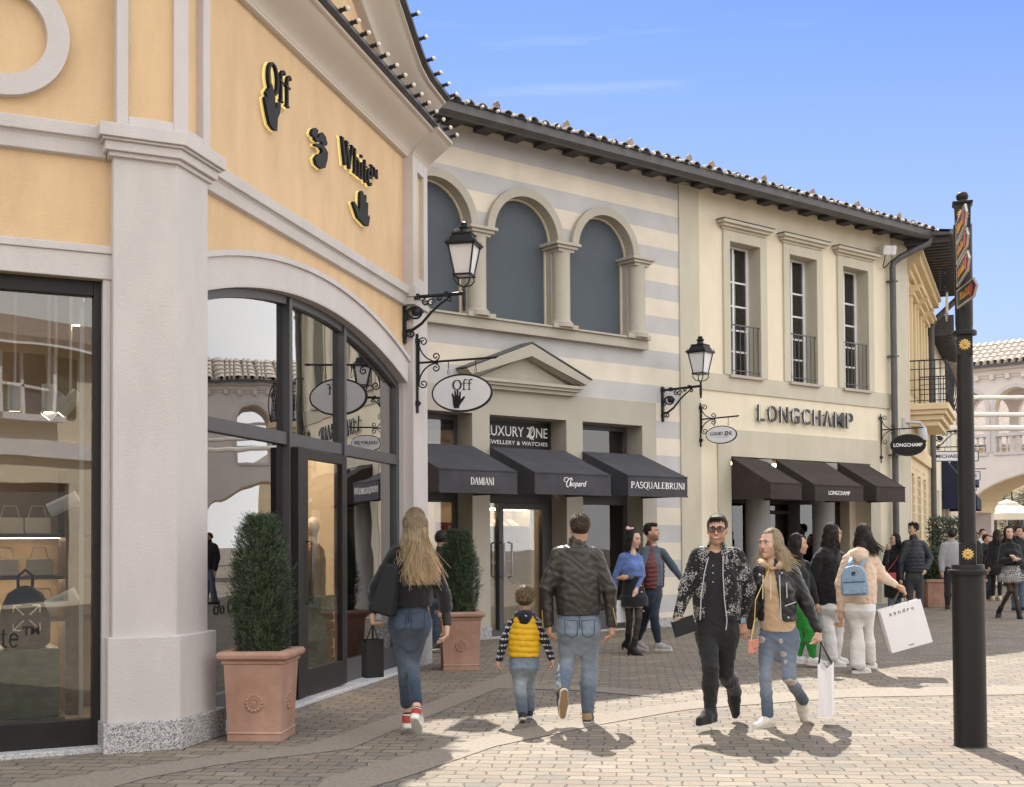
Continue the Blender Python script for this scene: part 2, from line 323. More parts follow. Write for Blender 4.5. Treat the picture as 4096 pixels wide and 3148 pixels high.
# ---- paving
def paving(name, rot, bw, rh, c1, c2, mort):
    m = bpy.data.materials.new(name); m.use_nodes = True; MATS[name] = m; N, L, b = nt(m)
    tc = N.new('ShaderNodeTexCoord'); mp = N.new('ShaderNodeMapping'); mp.inputs['Rotation'].default_value = (0, 0, R_(rot)); L.new(tc.outputs['Object'], mp.inputs[0])
    n0 = N.new('ShaderNodeTexNoise'); n0.inputs['Scale'].default_value = 4.5; n0.inputs['Detail'].default_value = 3; L.new(tc.outputs['Object'], n0.inputs['Vector'])
    vs = N.new('ShaderNodeVectorMath'); vs.operation = 'MULTIPLY_ADD'; vs.inputs[1].default_value = (.11, .10, 0); L.new(n0.outputs['Color'], vs.inputs[0]); L.new(mp.outputs[0], vs.inputs[2])
    br = N.new('ShaderNodeTexBrick'); br.inputs['Scale'].default_value = 1; br.inputs['Brick Width'].default_value = bw; br.inputs['Row Height'].default_value = rh
    br.inputs['Mortar Size'].default_value = .0065; br.inputs['Mortar Smooth'].default_value = .35; br.inputs['Bias'].default_value = 0
    br.inputs['Color1'].default_value = (0, 0, 0, 1); br.inputs['Color2'].default_value = (1, 1, 1, 1); br.inputs['Mortar'].default_value = (.5, .5, .5, 1)
    L.new(vs.outputs[0], br.inputs['Vector'])
    cr = N.new('ShaderNodeValToRGB'); el = cr.color_ramp.elements; el[0].color = (*c1, 1); el[1].color = (*c2, 1)
    e = el.new(.45); e.color = (c1[0] * .95 + .05, c1[1] * .9 + .03, c1[2] * .85 + .02, 1); e = el.new(.7); e.color = ((c1[0] + c2[0]) / 2, (c1[1] + c2[1]) / 2 * .98, (c1[2] + c2[2]) / 2 * .95, 1)
    L.new(br.outputs['Color'], cr.inputs[0])
    n1 = N.new('ShaderNodeTexNoise'); n1.inputs['Scale'].default_value = 55; n1.inputs['Detail'].default_value = 5; n1.inputs['Roughness'].default_value = .7; L.new(tc.outputs['Object'], n1.inputs['Vector'])
    n2 = N.new('ShaderNodeTexNoise'); n2.inputs['Scale'].default_value = .7; n2.inputs['Detail'].default_value = 5; L.new(tc.outputs['Object'], n2.inputs['Vector'])
    a1 = N.new('ShaderNodeMapRange'); a1.inputs[1].default_value = .25; a1.inputs[2].default_value = .75; a1.inputs[3].default_value = .72; a1.inputs[4].default_value = 1.25; L.new(n1.outputs[0], a1.inputs[0])
    a2 = N.new('ShaderNodeMapRange'); a2.inputs[1].default_value = .3; a2.inputs[2].default_value = .7; a2.inputs[3].default_value = .86; a2.inputs[4].default_value = 1.1; L.new(n2.outputs[0], a2.inputs[0])
    am = N.new('ShaderNodeMath'); am.operation = 'MULTIPLY'; L.new(a1.outputs[0], am.inputs[0]); L.new(a2.outputs[0], am.inputs[1])
    mu = N.new('ShaderNodeMix'); mu.data_type = 'RGBA'; mu.blend_type = 'MULTIPLY'; mu.inputs[0].default_value = 1; L.new(cr.outputs[0], mu.inputs[6]); L.new(am.outputs[0], mu.inputs[7])
    mo = N.new('ShaderNodeMix'); mo.data_type = 'RGBA'; L.new(br.outputs['Fac'], mo.inputs[0]); L.new(mu.outputs[2], mo.inputs[6]); mo.inputs[7].default_value = (*mort, 1)
    L.new(mo.outputs[2], b.inputs['Base Color']); b.inputs['Roughness'].default_value = .8; b.inputs['Specular IOR Level'].default_value = .35
    hh = N.new('ShaderNodeMath'); hh.operation = 'MULTIPLY_ADD'; hh.inputs[1].default_value = -1.0; L.new(br.outputs['Fac'], hh.inputs[0])
    h2 = N.new('ShaderNodeMath'); h2.operation = 'MULTIPLY'; h2.inputs[1].default_value = .35; L.new(n1.outputs[0], h2.inputs[0]); L.new(h2.outputs[0], hh.inputs[2])
    h3 = N.new('ShaderNodeMath'); h3.operation = 'MULTIPLY_ADD'; h3.inputs[1].default_value = .35; L.new(br.outputs['Color'], h3.inputs[0]); L.new(hh.outputs[0], h3.inputs[2])
    bp = N.new('ShaderNodeBump'); bp.inputs['Strength'].default_value = 1.0; bp.inputs['Distance'].default_value = .018; L.new(h3.outputs[0], bp.inputs['Height']); L.new(bp.outputs[0], b.inputs['Normal'])
paving('cobble', 5, .215, .135, (.20, .183, .156), (.295, .25, .195), (.095, .086, .074))
mat('band_stone', (.215, .185, .15), .85, .12, 30, .4, 90, col2=(.31, .265, .215))

# ------------------------------------------------------------------ lettering
def text_mb(txt, size_w, size_h, M, depth=.01, shear=0, bold=0):
    cu = bpy.data.curves.new('txt', 'FONT'); cu.body = txt; cu.size = 1; cu.shear = shear; cu.offset = bold; cu.resolution_u = 3; cu.fill_mode = 'BOTH'; cu.extrude = .5
    o = bpy.data.objects.new('txt', cu); S.collection.objects.link(o)
    dg = bpy.context.evaluated_depsgraph_get(); me = bpy.data.meshes.new_from_object(o.evaluated_get(dg))
    vs = [v.co.copy() for v in me.vertices]; fs = [tuple(p.vertices) for p in me.polygons]
    bpy.data.objects.remove(o); bpy.data.curves.remove(cu); bpy.data.meshes.remove(me)
    x0 = min(v.x for v in vs); x1 = max(v.x for v in vs); y0 = min(v.y for v in vs); y1 = max(v.y for v in vs)
    b = MB(M)                                            # local x right, y into the wall, z up; base-left at the origin
    b.add([((v.x - x0) / (x1 - x0) * size_w, -(v.z + .5) * depth, (v.y - y0) / (y1 - y0) * size_h) for v in vs], fs)
    return b
def arc(cx, cy, rx, ry, a0, a1, n=12): return [(cx + rx * math.cos(R_(a0 + (a1 - a0) * i / n)), cy + ry * math.sin(R_(a0 + (a1 - a0) * i / n))) for i in range(n + 1)]
TK, TN = .15, .055
GL = {
 'O': (.86, [(arc(.43, .5, .36, .47, 0, 360, 28), 'o')]), 'Q': (.86, [(arc(.43, .5, .36, .47, 0, 360, 28), 'o'), ([(.42, .06), (.6, -.1), (.95, -.22)], .07)]),
 'D': (.85, [([(.17, 0), (.17, 1)], TK), (arc(.3, .5, .45, .48, -90, 90, 16), 'o')], [(.17, 0), (.17, 1)]),
 'A': (.86, [([(.08, 0), (.43, 1)], TN), ([(.43, 1), (.78, 0)], TK), ([(.2, .35), (.65, .35)], TN)], [(.08, 0), (.78, 0)]),
 'M': (1.0, [([(.12, 0), (.15, 1)], TN), ([(.15, 1), (.5, .05)], TK), ([(.5, .05), (.85, 1)], TN), ([(.85, 1), (.88, 0)], TK)], [(.12, 0), (.88, 0)]),
 'I': (.36, [([(.18, 0), (.18, 1)], TK)], [(.18, 0), (.18, 1)]),
 'N': (.9, [([(.14, 0), (.14, 1)], TN), ([(.14, 1), (.76, 0)], TK), ([(.76, 0), (.76, 1)], TN)], [(.14, 0), (.14, 1), (.76, 1)]),
 'P': (.68, [([(.17, 0), (.17, 1)], TK), (arc(.25, .73, .34, .26, -90, 90, 14), 'o')], [(.17, 0), (.17, 1)]),
 'S': (.62, [(arc(.31, .74, .2, .24, 20, 230, 12) + arc(.3, .27, .23, .26, 80, -150, 12), .09)]),
 'U': (.82, [([(.15, 1), (.15, .3)] + arc(.41, .3, .26, .29, 180, 360, 12) + [(.67, 1)], .09)], [(.15, 1), (.67, 1)]),
 'L': (.66, [([(.17, 0), (.17, 1)], TK), ([(.17, .03), (.6, .03), (.62, .22)], TN)], [(.17, 0), (.17, 1)]),
 'E': (.68, [([(.17, 0), (.17, 1)], TK), ([(.17, .03), (.6, .03), (.62, .2)], TN), ([(.17, .52), (.5, .52)], TN), ([(.17, .97), (.58, .97), (.6, .8)], TN)], [(.17, 0), (.17, 1)]),
 'B': (.74, [([(.17, 0), (.17, 1)], TK), (arc(.25, .75, .3, .23, -90, 90, 12), 'o'), (arc(.25, .27, .36, .26, -90, 90, 12), 'o')], [(.17, 0), (.17, 1)]),
 'R': (.8, [([(.17, 0), (.17, 1)], TK), (arc(.25, .74, .32, .25, -90, 90, 12), 'o'), ([(.34, .5), (.76, 0)], .12)], [(.17, 0), (.17, 1), (.74, 0)]),
 'T': (.8, [([(.4, 0), (.4, 1)], TK), ([(.06, .78), (.08, .97), (.72, .97), (.74, .78)], TN)], [(.4, 0)]),
 'W': (1.25, [([(.1, 1), (.38, 0)], TK), ([(.38, 0), (.62, .95)], TN), ([(.55, 1), (.85, 0)], TK), ([(.85, 0), (1.13, 1)], TN)], [(.1, 1), (.58, 1), (1.13, 1)]),
 'f': (.46, [([(.18, 0), (.18, .8)] + arc(.36, .8, .18, .2, 180, 50, 8), .1), ([(.03, .64), (.4, .64)], TN)], [(.18, 0)]),
 'h': (.68, [([(.15, 0), (.15, 1)], .11), ([(.15, .48)] + arc(.34, .45, .19, .2, 150, 0, 8) + [(.53, 0)], .1)], [(.15, 0), (.53, 0)]),
 'i': (.32, [([(.16, 0), (.16, .65)], .11), ([(.16, .86), (.16, .96)], .13)], [(.16, 0)]),
 't': (.42, [([(.18, .88), (.18, .12)] + arc(.3, .14, .12, .12, 180, 300, 6), .1), ([(.03, .63), (.36, .63)], TN)], []),
 'e': (.58, [([(.08, .36), (.5, .36)] + arc(.29, .33, .22, .33, 10, 320, 16), .085)], []),
}
def stroke(mb, pts, w, y0, y1):
    n = len(pts); L_, Rr = [], []
    for i in range(n):
        a = Vector(pts[max(i - 1, 0)]); c = Vector(pts[min(i + 1, n - 1)]); d = (c - a)
        if d.length < 1e-9: d = Vector((0, 1))
        d.normalize(); nn = Vector((-d.y, d.x)); p = Vector(pts[i])
        ww = (w if w != 'o' else TN + (TK - TN) * abs(d.y) ** 1.5) / 2
        L_.append(p + nn * ww); Rr.append(p - nn * ww)
    vs = [(p.x, y, p.y) for y in (y0, y1) for l in (L_, Rr) for p in l]; fs = []
    q = lambda s, k, i: s * 2 * n + k * n + i
    for i in range(n - 1):
        fs += [(q(0,0,i), q(0,0,i+1), q(0,1,i+1), q(0,1,i)), (q(1,0,i), q(1,1,i), q(1,1,i+1), q(1,0,i+1)),
               (q(0,0,i), q(1,0,i), q(1,0,i+1), q(0,0,i+1)), (q(0,1,i), q(0,1,i+1), q(1,1,i+1), q(1,1,i))]
    fs += [(q(0,0,0), q(0,1,0), q(1,1,0), q(1,0,0)), (q(0,0,n-1), q(1,0,n-1), q(1,1,n-1), q(0,1,n-1))]
    mb.add(vs, fs)
def serif_mb(txt, w, h, M, depth=.01, gap=.06, grow=0):
    tot = sum(GL[c][0] for c in txt) + gap * (len(txt) - 1)
    b = MB(M @ Matrix.Diagonal((w / tot, 1, h, 1))); x = 0
    for k, c in enumerate(txt):
        g = GL[c]; e = -k * 1e-4
        for j, (pts, ww) in enumerate(g[1]): stroke(b, [(x + a, z) for a, z in pts], ww if ww == 'o' else ww + grow, -depth + e - j * 2e-4, 0)
        for sx_, sz in (g[2] if len(g) > 2 else []):
            stroke(b, [(x + sx_ - .13, sz + (.02 if sz < .5 else -.02)), (x + sx_ + .13, sz + (.02 if sz < .5 else -.02))], .045 + grow, -depth - .0009 + e, 0)
        x += g[0] + gap
    return b
HAND = [(.30, 0), (.62, 0), (.64, .12), (.74, .26), (.88, .40), (1.0, .56), (.97, .62), (.90, .60), (.76, .48), (.70, .50), (.72, .62), (.74, .82), (.71, .88), (.66, .86), (.60, .64),
        (.57, .66), (.58, .86), (.57, 1.0), (.52, 1.02), (.48, .98), (.47, .68), (.44, .68), (.41, .90), (.37, .94), (.32, .91), (.34, .66), (.31, .62), (.24, .76), (.19, .79), (.15, .75), (.20, .56), (.22, .40), (.24, .2)]
def hand_poly(x0, x1, z0, z1, flip=False): return [((x1 - (x1 - x0) * a) if flip else (x0 + (x1 - x0) * a), z0 + (z1 - z0) * b) for a, b in HAND]
# ================================================================== ground
g = MB(); g.quad((-120, -60, 0), (160, -60, 0), (160, 260, 0), (-120, 260, 0))
ground = add('paving', g, 'cobble', norm=False); tag(ground, 'grey and beige cobbled paving of the pedestrian street', 'paving', kind='structure')
def band(name, up, lo, z=.004):
    n = 30
    def samp(pts):
        P = [gr(*p) for p in pts]; L = [0]
        for a, b in zip(P, P[1:]): L.append(L[-1] + (b - a).length)
        o = []
        for i in range(n + 1):
            s = L[-1] * i / n; k = max(j for j in range(len(L)) if L[j] <= s + 1e-9); k = min(k, len(P) - 2)
            t = (s - L[k]) / (L[k + 1] - L[k]); o.append(P[k].lerp(P[k + 1], t))
        return o
    a, b = samp(up), samp(lo); m = MB()
    m.add([(p.x, p.y, z) for p in a] + [(p.x, p.y, z) for p in b], [(i, i + 1, n + 2 + i, n + 1 + i) for i in range(n)])
    o = add(name, m, 'band_stone', norm=False); tag(o, None, None, kind='structure'); return o
band('paving_band', [(-60, 3165), (288, 3106), (823, 3029), (1235, 2980), (1668, 2831), (2060, 2680)], [(-60, 3290), (593, 3112), (906, 3055), (1392, 3000), (1800, 2832), (2130, 2700)])
band('paving_band', [(1300, 3115), (1600, 3031), (2057, 2922), (2570, 2831), (3004, 2778), (3500, 2752), (4200, 2745)], [(1200, 3230), (1600, 3118), (1988, 2985), (2400, 2900), (2742, 2840), (3400, 2790), (4200, 2778)], .005)
band('paving_band', [(1985, 2738), (2300, 2742), (2650, 2766)], [(1960, 2756), (2300, 2762), (2620, 2790)], .006)

# ================================================================== orange corner shop building
bA = thing('corner_shop_building', 'orange stucco corner building with white pilasters, arched shop window and gabled roofline', 'building', MA @ T(8.6, 0, 0))
def seg_arch(c, hw, z0, zc, n=24, zs=None):     # points of a segmental arch from right springing to left
    rise = zc - zs; Rr = (hw * hw + rise * rise) / (2 * rise)
    a = math.asin(hw / Rr)
    return [(c + Rr * math.sin(a - 2 * a * i / n), zc - Rr + Rr * math.cos(a - 2 * a * i / n)) for i in range(n + 1)]
AC, AHW = 11.6, 2.80
inner = seg_arch(AC, AHW, 0, 3.945, zs=3.50)
# facade A wall (y into the building)
w = MB(MA); w.slab([(8.62, 0), (15.0, 0), (15.0, 6.32), (8.62, 6.32)], .0, .22, [[(AC - AHW, .0005), (AC + AHW, .0005)] + inner])
# facade L wall with its rectangular shop window
w.slab([(-6, 0), (1.84, 0), (1.84, 6.3), (-6, 6.3)], .0, .22, [[(-3.3, .0005), (1.40, .0005), (1.40, 3.525), (-3.3, 3.525)]], M=MA.inverted() @ ML)
wallA = add('wall', w, 'orange_stucco', bA)
# gable above the cornice
w = MB(MA); w.slab([(8.62, 6.32), (15.0, 6.32), (15.0, 6.95), (13.6, 6.98), (11.9, 8.0), (8.62, 10.2)], .02, .22)
w.slab([(-6, 6.3), (1.84, 6.3), (1.84, 9.5), (-6, 9.5)], .02, .22, M=MA.inverted() @ ML)
add('gable_wall', w, 'orange_stucco', bA)
# building body behind (keeps daylight out of the rear, casts the shade)
w = MB(); p0 = MA @ Vector((15.0, .2, 0)); p1 = MA @ Vector((15.0, 6.5, 0))
a0 = MA @ Vector((15.0, .0, 0)); a1 = MA @ Vector((14.8, .24, 0))
w = MB(MA); w.box(14.78, 15.0, .23, 6.5, 0, 6.6); w.box(9.0, 15.0, 6.5, 6.7, 0, 6.6)
add('rear_wall', w, 'orange_stucco', bA)
w = MB(MA); w.add([(8.7, .3, 6.7), (14.6, .3, 6.7), (14.6, 6.6, 6.7), (8.7, 6.6, 6.7), (9, 3.2, 8.0), (14.5, 3.2, 7.6)], [(0, 1, 5, 4), (1, 2, 5), (2, 3, 4, 5), (3, 0, 4), (0, 3, 2, 1)])
add('roof', w, 'tile_clay', bA)
# corner pillar: plan polygon in world space from the two facade planes
def cornerpt(wA, wL):
    nA = Vector((math.sin(R_(76.8)), -math.cos(R_(76.8)))); nL = Vector((math.sin(R_(26.6)), -math.cos(R_(26.6))))
    b1, b2 = -4.7701 + wA, -9.6602 + wL; det = nA.x * nL.y - nA.y * nL.x
    return ((b1 * nL.y - b2 * nA.y) / det, (nA.x * b2 - nL.x * b1) / det)
def LP(u, w): q = ML @ Vector((u, -w, 0)); return (q.x, q.y)
def AP(u, w): q = MA @ Vector((u, -w, 0)); return (q.x, q.y)
def pillar_poly(wA, wL, uL, uA): return [LP(uL, -.15), LP(uL, wL), cornerpt(wA, wL), AP(uA, wA), AP(uA, -.15)]
w = MB(); w.hprism(pillar_poly(.13, .12, 1.44, 9.06), .80, 4.46)
w.hprism(pillar_poly(.18, .18, 1.40, 9.11), .20, .85)
add('corner_pillar', w, 'lilac_stucco', bA, bevel=.012)
w = MB(); w.hprism(pillar_poly(.22, .22, 1.365, 9.20), 0.0, .225); add('plinth', w, 'granite', bA, bevel=.01)
# upper pilaster frames (panels stay orange)
pi = MB(ML); 
for (a, b, c, d) in ((1.46, 1.545, 4.6, 8.2), (1.88, 1.99, 4.6, 8.2), (1.545, 1.88, 4.6, 4.752)): pi.box(a, b, -.14, .02, c, d)
pi.box(1.545, 1.88, -.085, .02, 4.7, 8.2)
po = MB(MA)
for (a, b, c, d) in ((8.56, 8.70, 4.6, 8.2), (8.98, 9.10, 4.6, 8.2), (8.70, 8.98, 4.6, 4.77)): po.box(a, b, -.13, .02, c, d)
pi.v += po.v; off = len(pi.v) - len(po.v); pi.f += [tuple(i + off for i in f) for f in po.f]
add('pilaster', pi, 'lilac_stucco', bA, bevel=.006)
pp = MB(ML); pp.box(1.545, 1.88, -.10, -.08, 4.752, 8.2); qq = MB(MA); qq.box(8.70, 8.98, -.07, -.05, 4.77, 8.2)
off = len(pp.v); pp.v += qq.v; pp.f += [tuple(i + off for i in f) for f in qq.f]
add('pilaster_panel', pp, 'orange_stucco', bA)
# string course: runs along L, round the pillar, along A
CPROF = [(0.03, 4.42), (-.05, 4.44), (-.06, 4.54), (-.075, 4.56), (-.10, 4.565), (-.105, 4.66), (0.03, 4.68)]
cs = MB(ML); cs.prism(CPROF, -6, 1.40)
cs2 = MB(MA); cs2.prism(CPROF, 9.1, 14.40)
cap = MB()
for z0, z1, e in ((4.435, 4.47, .155), (4.47, 4.54, .185), (4.54, 4.56, .21), (4.56, 4.66, .235)): cap.hprism(pillar_poly(e, e, 1.44 - (e - .12), 9.04 + (e - .1)), z0, z1)
cap.M = MA; cap.box(14.38, 15.02, -.15, .02, 4.45, 4.54); cap.box(14.36, 15.03, -.18, .02, 4.54, 4.66)
for q in (cs2, cap): off = len(cs.v); cs.v += q.v; cs.f += [tuple(i + off for i in f) for f in q.f]
add('string_course', cs, 'lilac_stucco', bA, bevel=.006)
# lintel over the L window
w = MB(ML); w.box(-6, 1.45, -.045, .02, 3.525, 3.715); w.box(-6, 1.45, -.06, .02, 3.715, 3.775)
add('lintel', w, 'lilac_stucco', bA, bevel=.006)
# blind oculus ring
n = 64; ro, ri, cx_, cz_ = .47, .315, .665, 5.275
w = MB(ML); w.slab([(cx_ + ro * math.cos(2 * math.pi * i / n), cz_ + ro * math.sin(2 * math.pi * i / n)) for i in range(n)], -.07, .03,
       [[(cx_ + ri * math.cos(2 * math.pi * i / n), cz_ + ri * math.sin(2 * math.pi * i / n)) for i in range(n)]])
add('oculus_ring', w, 'lilac_stucco', bA)
# archivolt
outer = seg_arch(AC, 2.845, 0, 4.20, zs=3.745)
rim = seg_arch(AC, 2.85, 0, 4.25, zs=3.795)
w = MB(MA); w.slab(list(reversed(inner)) + outer, -.06, .02); w.slab(list(reversed(outer)) + rim, -.085, .02)
add('archivolt', w, 'lilac_stucco', bA)
w = MB(MA); ins = seg_arch(AC, AHW - .015, 0, 3.932, zs=3.488); w.slab(list(reversed(ins)) + inner, -.058, .24); w.box(14.386, 14.402, -.011, .24, .0, 3.488); add('arch_reveal', w, 'lilac_stucco', bA)
# right-hand pier below and framed pilaster above
w = MB(MA); w.box(14.44, 15.02, -.12, .22, .55, 4.45)
for (a, b, c, d) in ((14.42, 14.60, 4.66, 6.3), (14.86, 15.02, 4.66, 6.3), (14.60, 14.86, 4.66, 4.82), (14.60, 14.86, 6.14, 6.3)): w.box(a, b, -.13, .2, c, d)
add('end_pilaster', w, 'lilac_stucco', bA, bevel=.006)
w = MB(MA); w.box(14.60, 14.86, -.075, .2, 4.82, 6.14); add('end_panel', w, 'orange_stucco', bA)
w = MB(MA); w.box(14.36, 15.06, -.16, .2, 0, .56); add('end_plinth', w, 'granite', bA, bevel=.008)
w = MB(ML); w.box(1.383, 1.437, -.03, .23, .0, 3.526); add('window_jamb', w, 'lilac_stucco', bA)
# thresholds
w = MB(MA); w.box(9.1, 14.36, -.16, .2, 0, .035); w.M = ML; w.box(-3.3, 1.40, -.10, .2, 0, .04); add('threshold', w, 'kerb_stone', bA, bevel=.006)
# main roof cornice (cove) and lip
def cove(z0, ox, h, pr):
    pts = [(.12, z0), (-.045, z0), (-.06, z0 + .012), (-.06, z0 + .035)]
    for i in range(17):
        t = i / 16; e = t * t * (3 - 2 * t); pts.append((-.065 - (pr - .075) * (.55 * e + .45 * t ** 1.6), z0 + .04 + (h - .085) * t))
    pts += [(-pr - .015, z0 + h - .04), (-pr - .03, z0 + h - .03), (-pr - .03, z0 + h), (.12, z0 + h)]
    return pts
w = MB(MA); w.prism(cove(6.28, 0, .36, .34), 8.3, 14.50); w.prism([(a - .04 if a < 0 else a, b) for a, b in cove(6.30, 0, .36, .36)], 14.50, 15.16)
w.M = ML; w.prism(cove(6.28, 0, .36, .34), -6, 2.1)
add('cove_cornice', w, 'cove_stucco', bA, smooth=40)
w = MB(MA); w.prism([(.1, 6.645), (-.38, 6.645), (-.43, 6.66), (-.43, 6.70), (.1, 6.72)], 8.3, 15.22); add('roof_lip', w, 'gutter', bA)
# raking cornice of the gable: same cove swept up the slope with a short level foot
def rake(prof, path):
    m = MB(MA); k = len(prof)
    for i, (u, z) in enumerate(path):
        m.v += [MA @ Vector((u, a, z + b)) for a, b in prof]
    for i in range(len(path) - 1):
        for j in range(k): m.f.append((i * k + j, i * k + (j + 1) % k, (i + 1) * k + (j + 1) % k, (i + 1) * k + j))
    tri = tessellate_polygon([[Vector((a, b, 0)) for a, b in prof]])
    e = (len(path) - 1) * k
    m.f += [tuple(t) for t in tri] + [tuple(i + e for i in reversed(t)) for t in tri]
    return m
RP = [(15.05, 6.80), (14.35, 6.82), (14.05, 6.88), (13.75, 7.02), (12.0, 7.98), (9.5, 9.35), (8.3, 10.0)]
pr = [(a, b - 6.28) for a, b in cove(6.28, 0, .36, .34)]
add('raking_cornice', rake(pr, RP), 'cove_stucco', bA, smooth=40)
add('raking_lip', rake([(.1, .365), (-.38, .365), (-.43, .38), (-.43, .42), (.1, .44)], RP), 'gutter', bA)
# shop window frames --------------------------------------------------
def bars(M, lst, y0, y1, mb=None):
    b = mb or MB(M); b.M = M
    for x0, x1, z0, z1 in lst: b.box(x0, x1, y0, y1, z0, z1)
    return b
GA = .10
fr = MB(MA)
din = seg_arch(AC, AHW - .016, 0, 3.930, zs=3.487); din2 = seg_arch(AC, AHW - .10, 0, 3.85, zs=3.42)
fr.slab(list(reversed(din2)) + din, GA - .05, GA + .05)
bars(MA, [(8.82, 8.90, .035, 3.45), (14.29, 14.386, .035, 3.45), (8.90, 14.29, 2.48, 2.60)], GA - .051, GA + .052, fr)
bars(MA, [(11.03, 11.10, .035, 3.90), (12.485, 12.55, .035, 3.86)], GA - .075, GA + .05, fr)
bars(MA, [(8.90, 11.03, .035, .27), (12.55, 14.29, .035, .27)], GA - .05, GA + .051, fr)
wf = add('shop_window_frame', fr, 'grey_metal', bA, bevel=.005)
gl = MB(MA); gl.box(8.90, 11.03, GA - .005, GA + .005, .27, 2.48); add('window_pane', gl, 'arch_glass', wf)
gl = MB(MA); gl.box(12.55, 14.29, GA - .005, GA + .005, .27, 2.48); add('window_pane', gl, 'arch_glass', wf)
for a, b in ((8.90, 11.03), (11.10, 12.485), (12.55, 14.29)):
    hw_, rise = AHW - .06, .44; Rr = (hw_ * hw_ + rise * rise) / (2 * rise); zt = lambda u: 3.89 - Rr + math.sqrt(Rr * Rr - (u - AC) ** 2)
    gl = MB(MA); gl.slab([(a, 2.60), (b, 2.60)] + [(b + (a - b) * i / 12, zt(b + (a - b) * i / 12)) for i in range(13)], GA - .005, GA + .005); add('window_pane', gl, 'arch_glass', wf)
# double door: right leaf closed, left leaf folded out towards the street
def door_leaf(M, x0, x1, hx):
    d = MB(M); bars(M, [(x0, x0 + .10, .05, 2.46), (x1 - .13, x1, .05, 2.46), (x0 + .10, x1 - .13, .05, .30), (x0 + .10, x1 - .13, 2.36, 2.46)], -.03, .03, d)
    o = add('shop_door', d, 'dark_metal', bA, bevel=.004)
    gq = MB(M); gq.box(x0 + .10, x1 - .13, -.004, .004, .30, 2.36); add('door_pane', gq, 'door_glass', o)
    return o
dl = door_leaf(MA @ T(0, -.0, 0), 11.25, 12.40, 0)
hd = MB(MA); hd.tube([(11.30, -.02, .95), (11.30, -.09, .95), (11.30, -.09, 1.55), (11.30, -.02, 1.55)], .012, 8); add('door_handle', hd, 'grey_metal', dl, smooth=True)
w = MB(MA); w.box(11.06, 11.245, -.05, .12, .05, 2.46); add('door_post', w, 'dark_metal', bA, bevel=.004)
# L window
fr = MB(ML); GL_ = .10
bars(ML, [(1.325, 1.40, .04, 3.525), (-.9, -.82, .22, 3.42), (-3.3, -3.22, .04, 3.525), (-3.22, 1.325, .04, .235), (-3.22, 1.325, 3.41, 3.525)], GL_ - .05, GL_ + .05, fr)
wf2 = add('display_window_frame', fr, 'dark_metal', bA, bevel=.005)
gl = MB(ML); gl.box(-.82, 1.325, GL_ - .005, GL_ + .005, .235, 3.41); add('window_pane', gl, 'shop_glass', wf2)
gl = MB(ML); gl.box(-3.22, -.9, GL_ - .005, GL_ + .005, .235, 3.41); add('window_pane', gl, 'shop_glass', wf2)
# lettering on the glass
ue, ze = fx('L', 76, 2588, -.09); lt = serif_mb('White', .42, .15, ML @ T(ue - .42, GL_ - .008, ze), .002, .06); add('window_lettering', lt, 'black_letter', wf2)
lt = text_mb('TM', .115, .062, ML @ T(ue + .025, GL_ - .008, ze + .085), .002, bold=.02); add('window_lettering', lt, 'black_letter', wf2)
lt = text_mb('c/o Off-White', .95, .12, MA @ T(9.60, GA - .008, .93), .002, bold=.01); add('window_lettering', lt, 'black_letter', wf)
# interior shell
iw = MB(MA); iw.box(9.2, 14.7, 3.9, 4.0, 0, 4.3); iw.box(14.55, 14.7, .3, 3.9, 0, 4.3)
add('interior_wall', iw, 'warm_wall', bA)
iw = MB(ML); iw.box(-3.6, 2.2, 2.6, 2.7, 0, 4.3); iw.box(-3.7, -3.6, .25, 2.6, 0, 4.3)
add('interior_wall', iw, 'tan_wall', bA)
fl = MB(); pts = [LP(-3.6, -.2), LP(1.6, -.2), AP(9.3, -.24), AP(14.6, -.24), AP(14.6, -3.9), AP(9.2, -3.9), LP(-3.6, -2.6)]
fl.hprism(pts, 0, .03); add('interior_floor', fl, 'floor_wood', bA)
fl = MB(); fl.hprism(pts, 4.25, 4.35); add('interior_ceiling', fl, 'tan_wall', bA)
lp = MB(MA); 
for u, y in ((12.2, 2.0), (13.6, 1.5)): lp.box(u - .5, u + .5, y - .12, y + .12, 4.2, 4.245)
lp.M = ML
lp.box(-1.0, -.8, 1.5, 1.6, 4.2, 4.245)
add('ceiling_fill_panel', lp, 'glow_panel', bA)  # glowing panels added at the ceiling to brighten the shop interior
for nm_, M_, u, y, e_ in (('shop_fill_light', MA, 12.0, .8, 40), ('shop_fill_light', MA, 13.5, 1.4, 45), ('shop_fill_light', ML, -.4, 1.7, 13)):  # area lights added near the ceiling as fill for this interior
    ld = bpy.data.lights.new(nm_, 'AREA'); ld.energy = e_; ld.size = .4; ld.color = (1, .80, .56); lo = bpy.data.objects.new(nm_, ld); S.collection.objects.link(lo); lo.matrix_world = M_ @ T(u, y, 4.1)
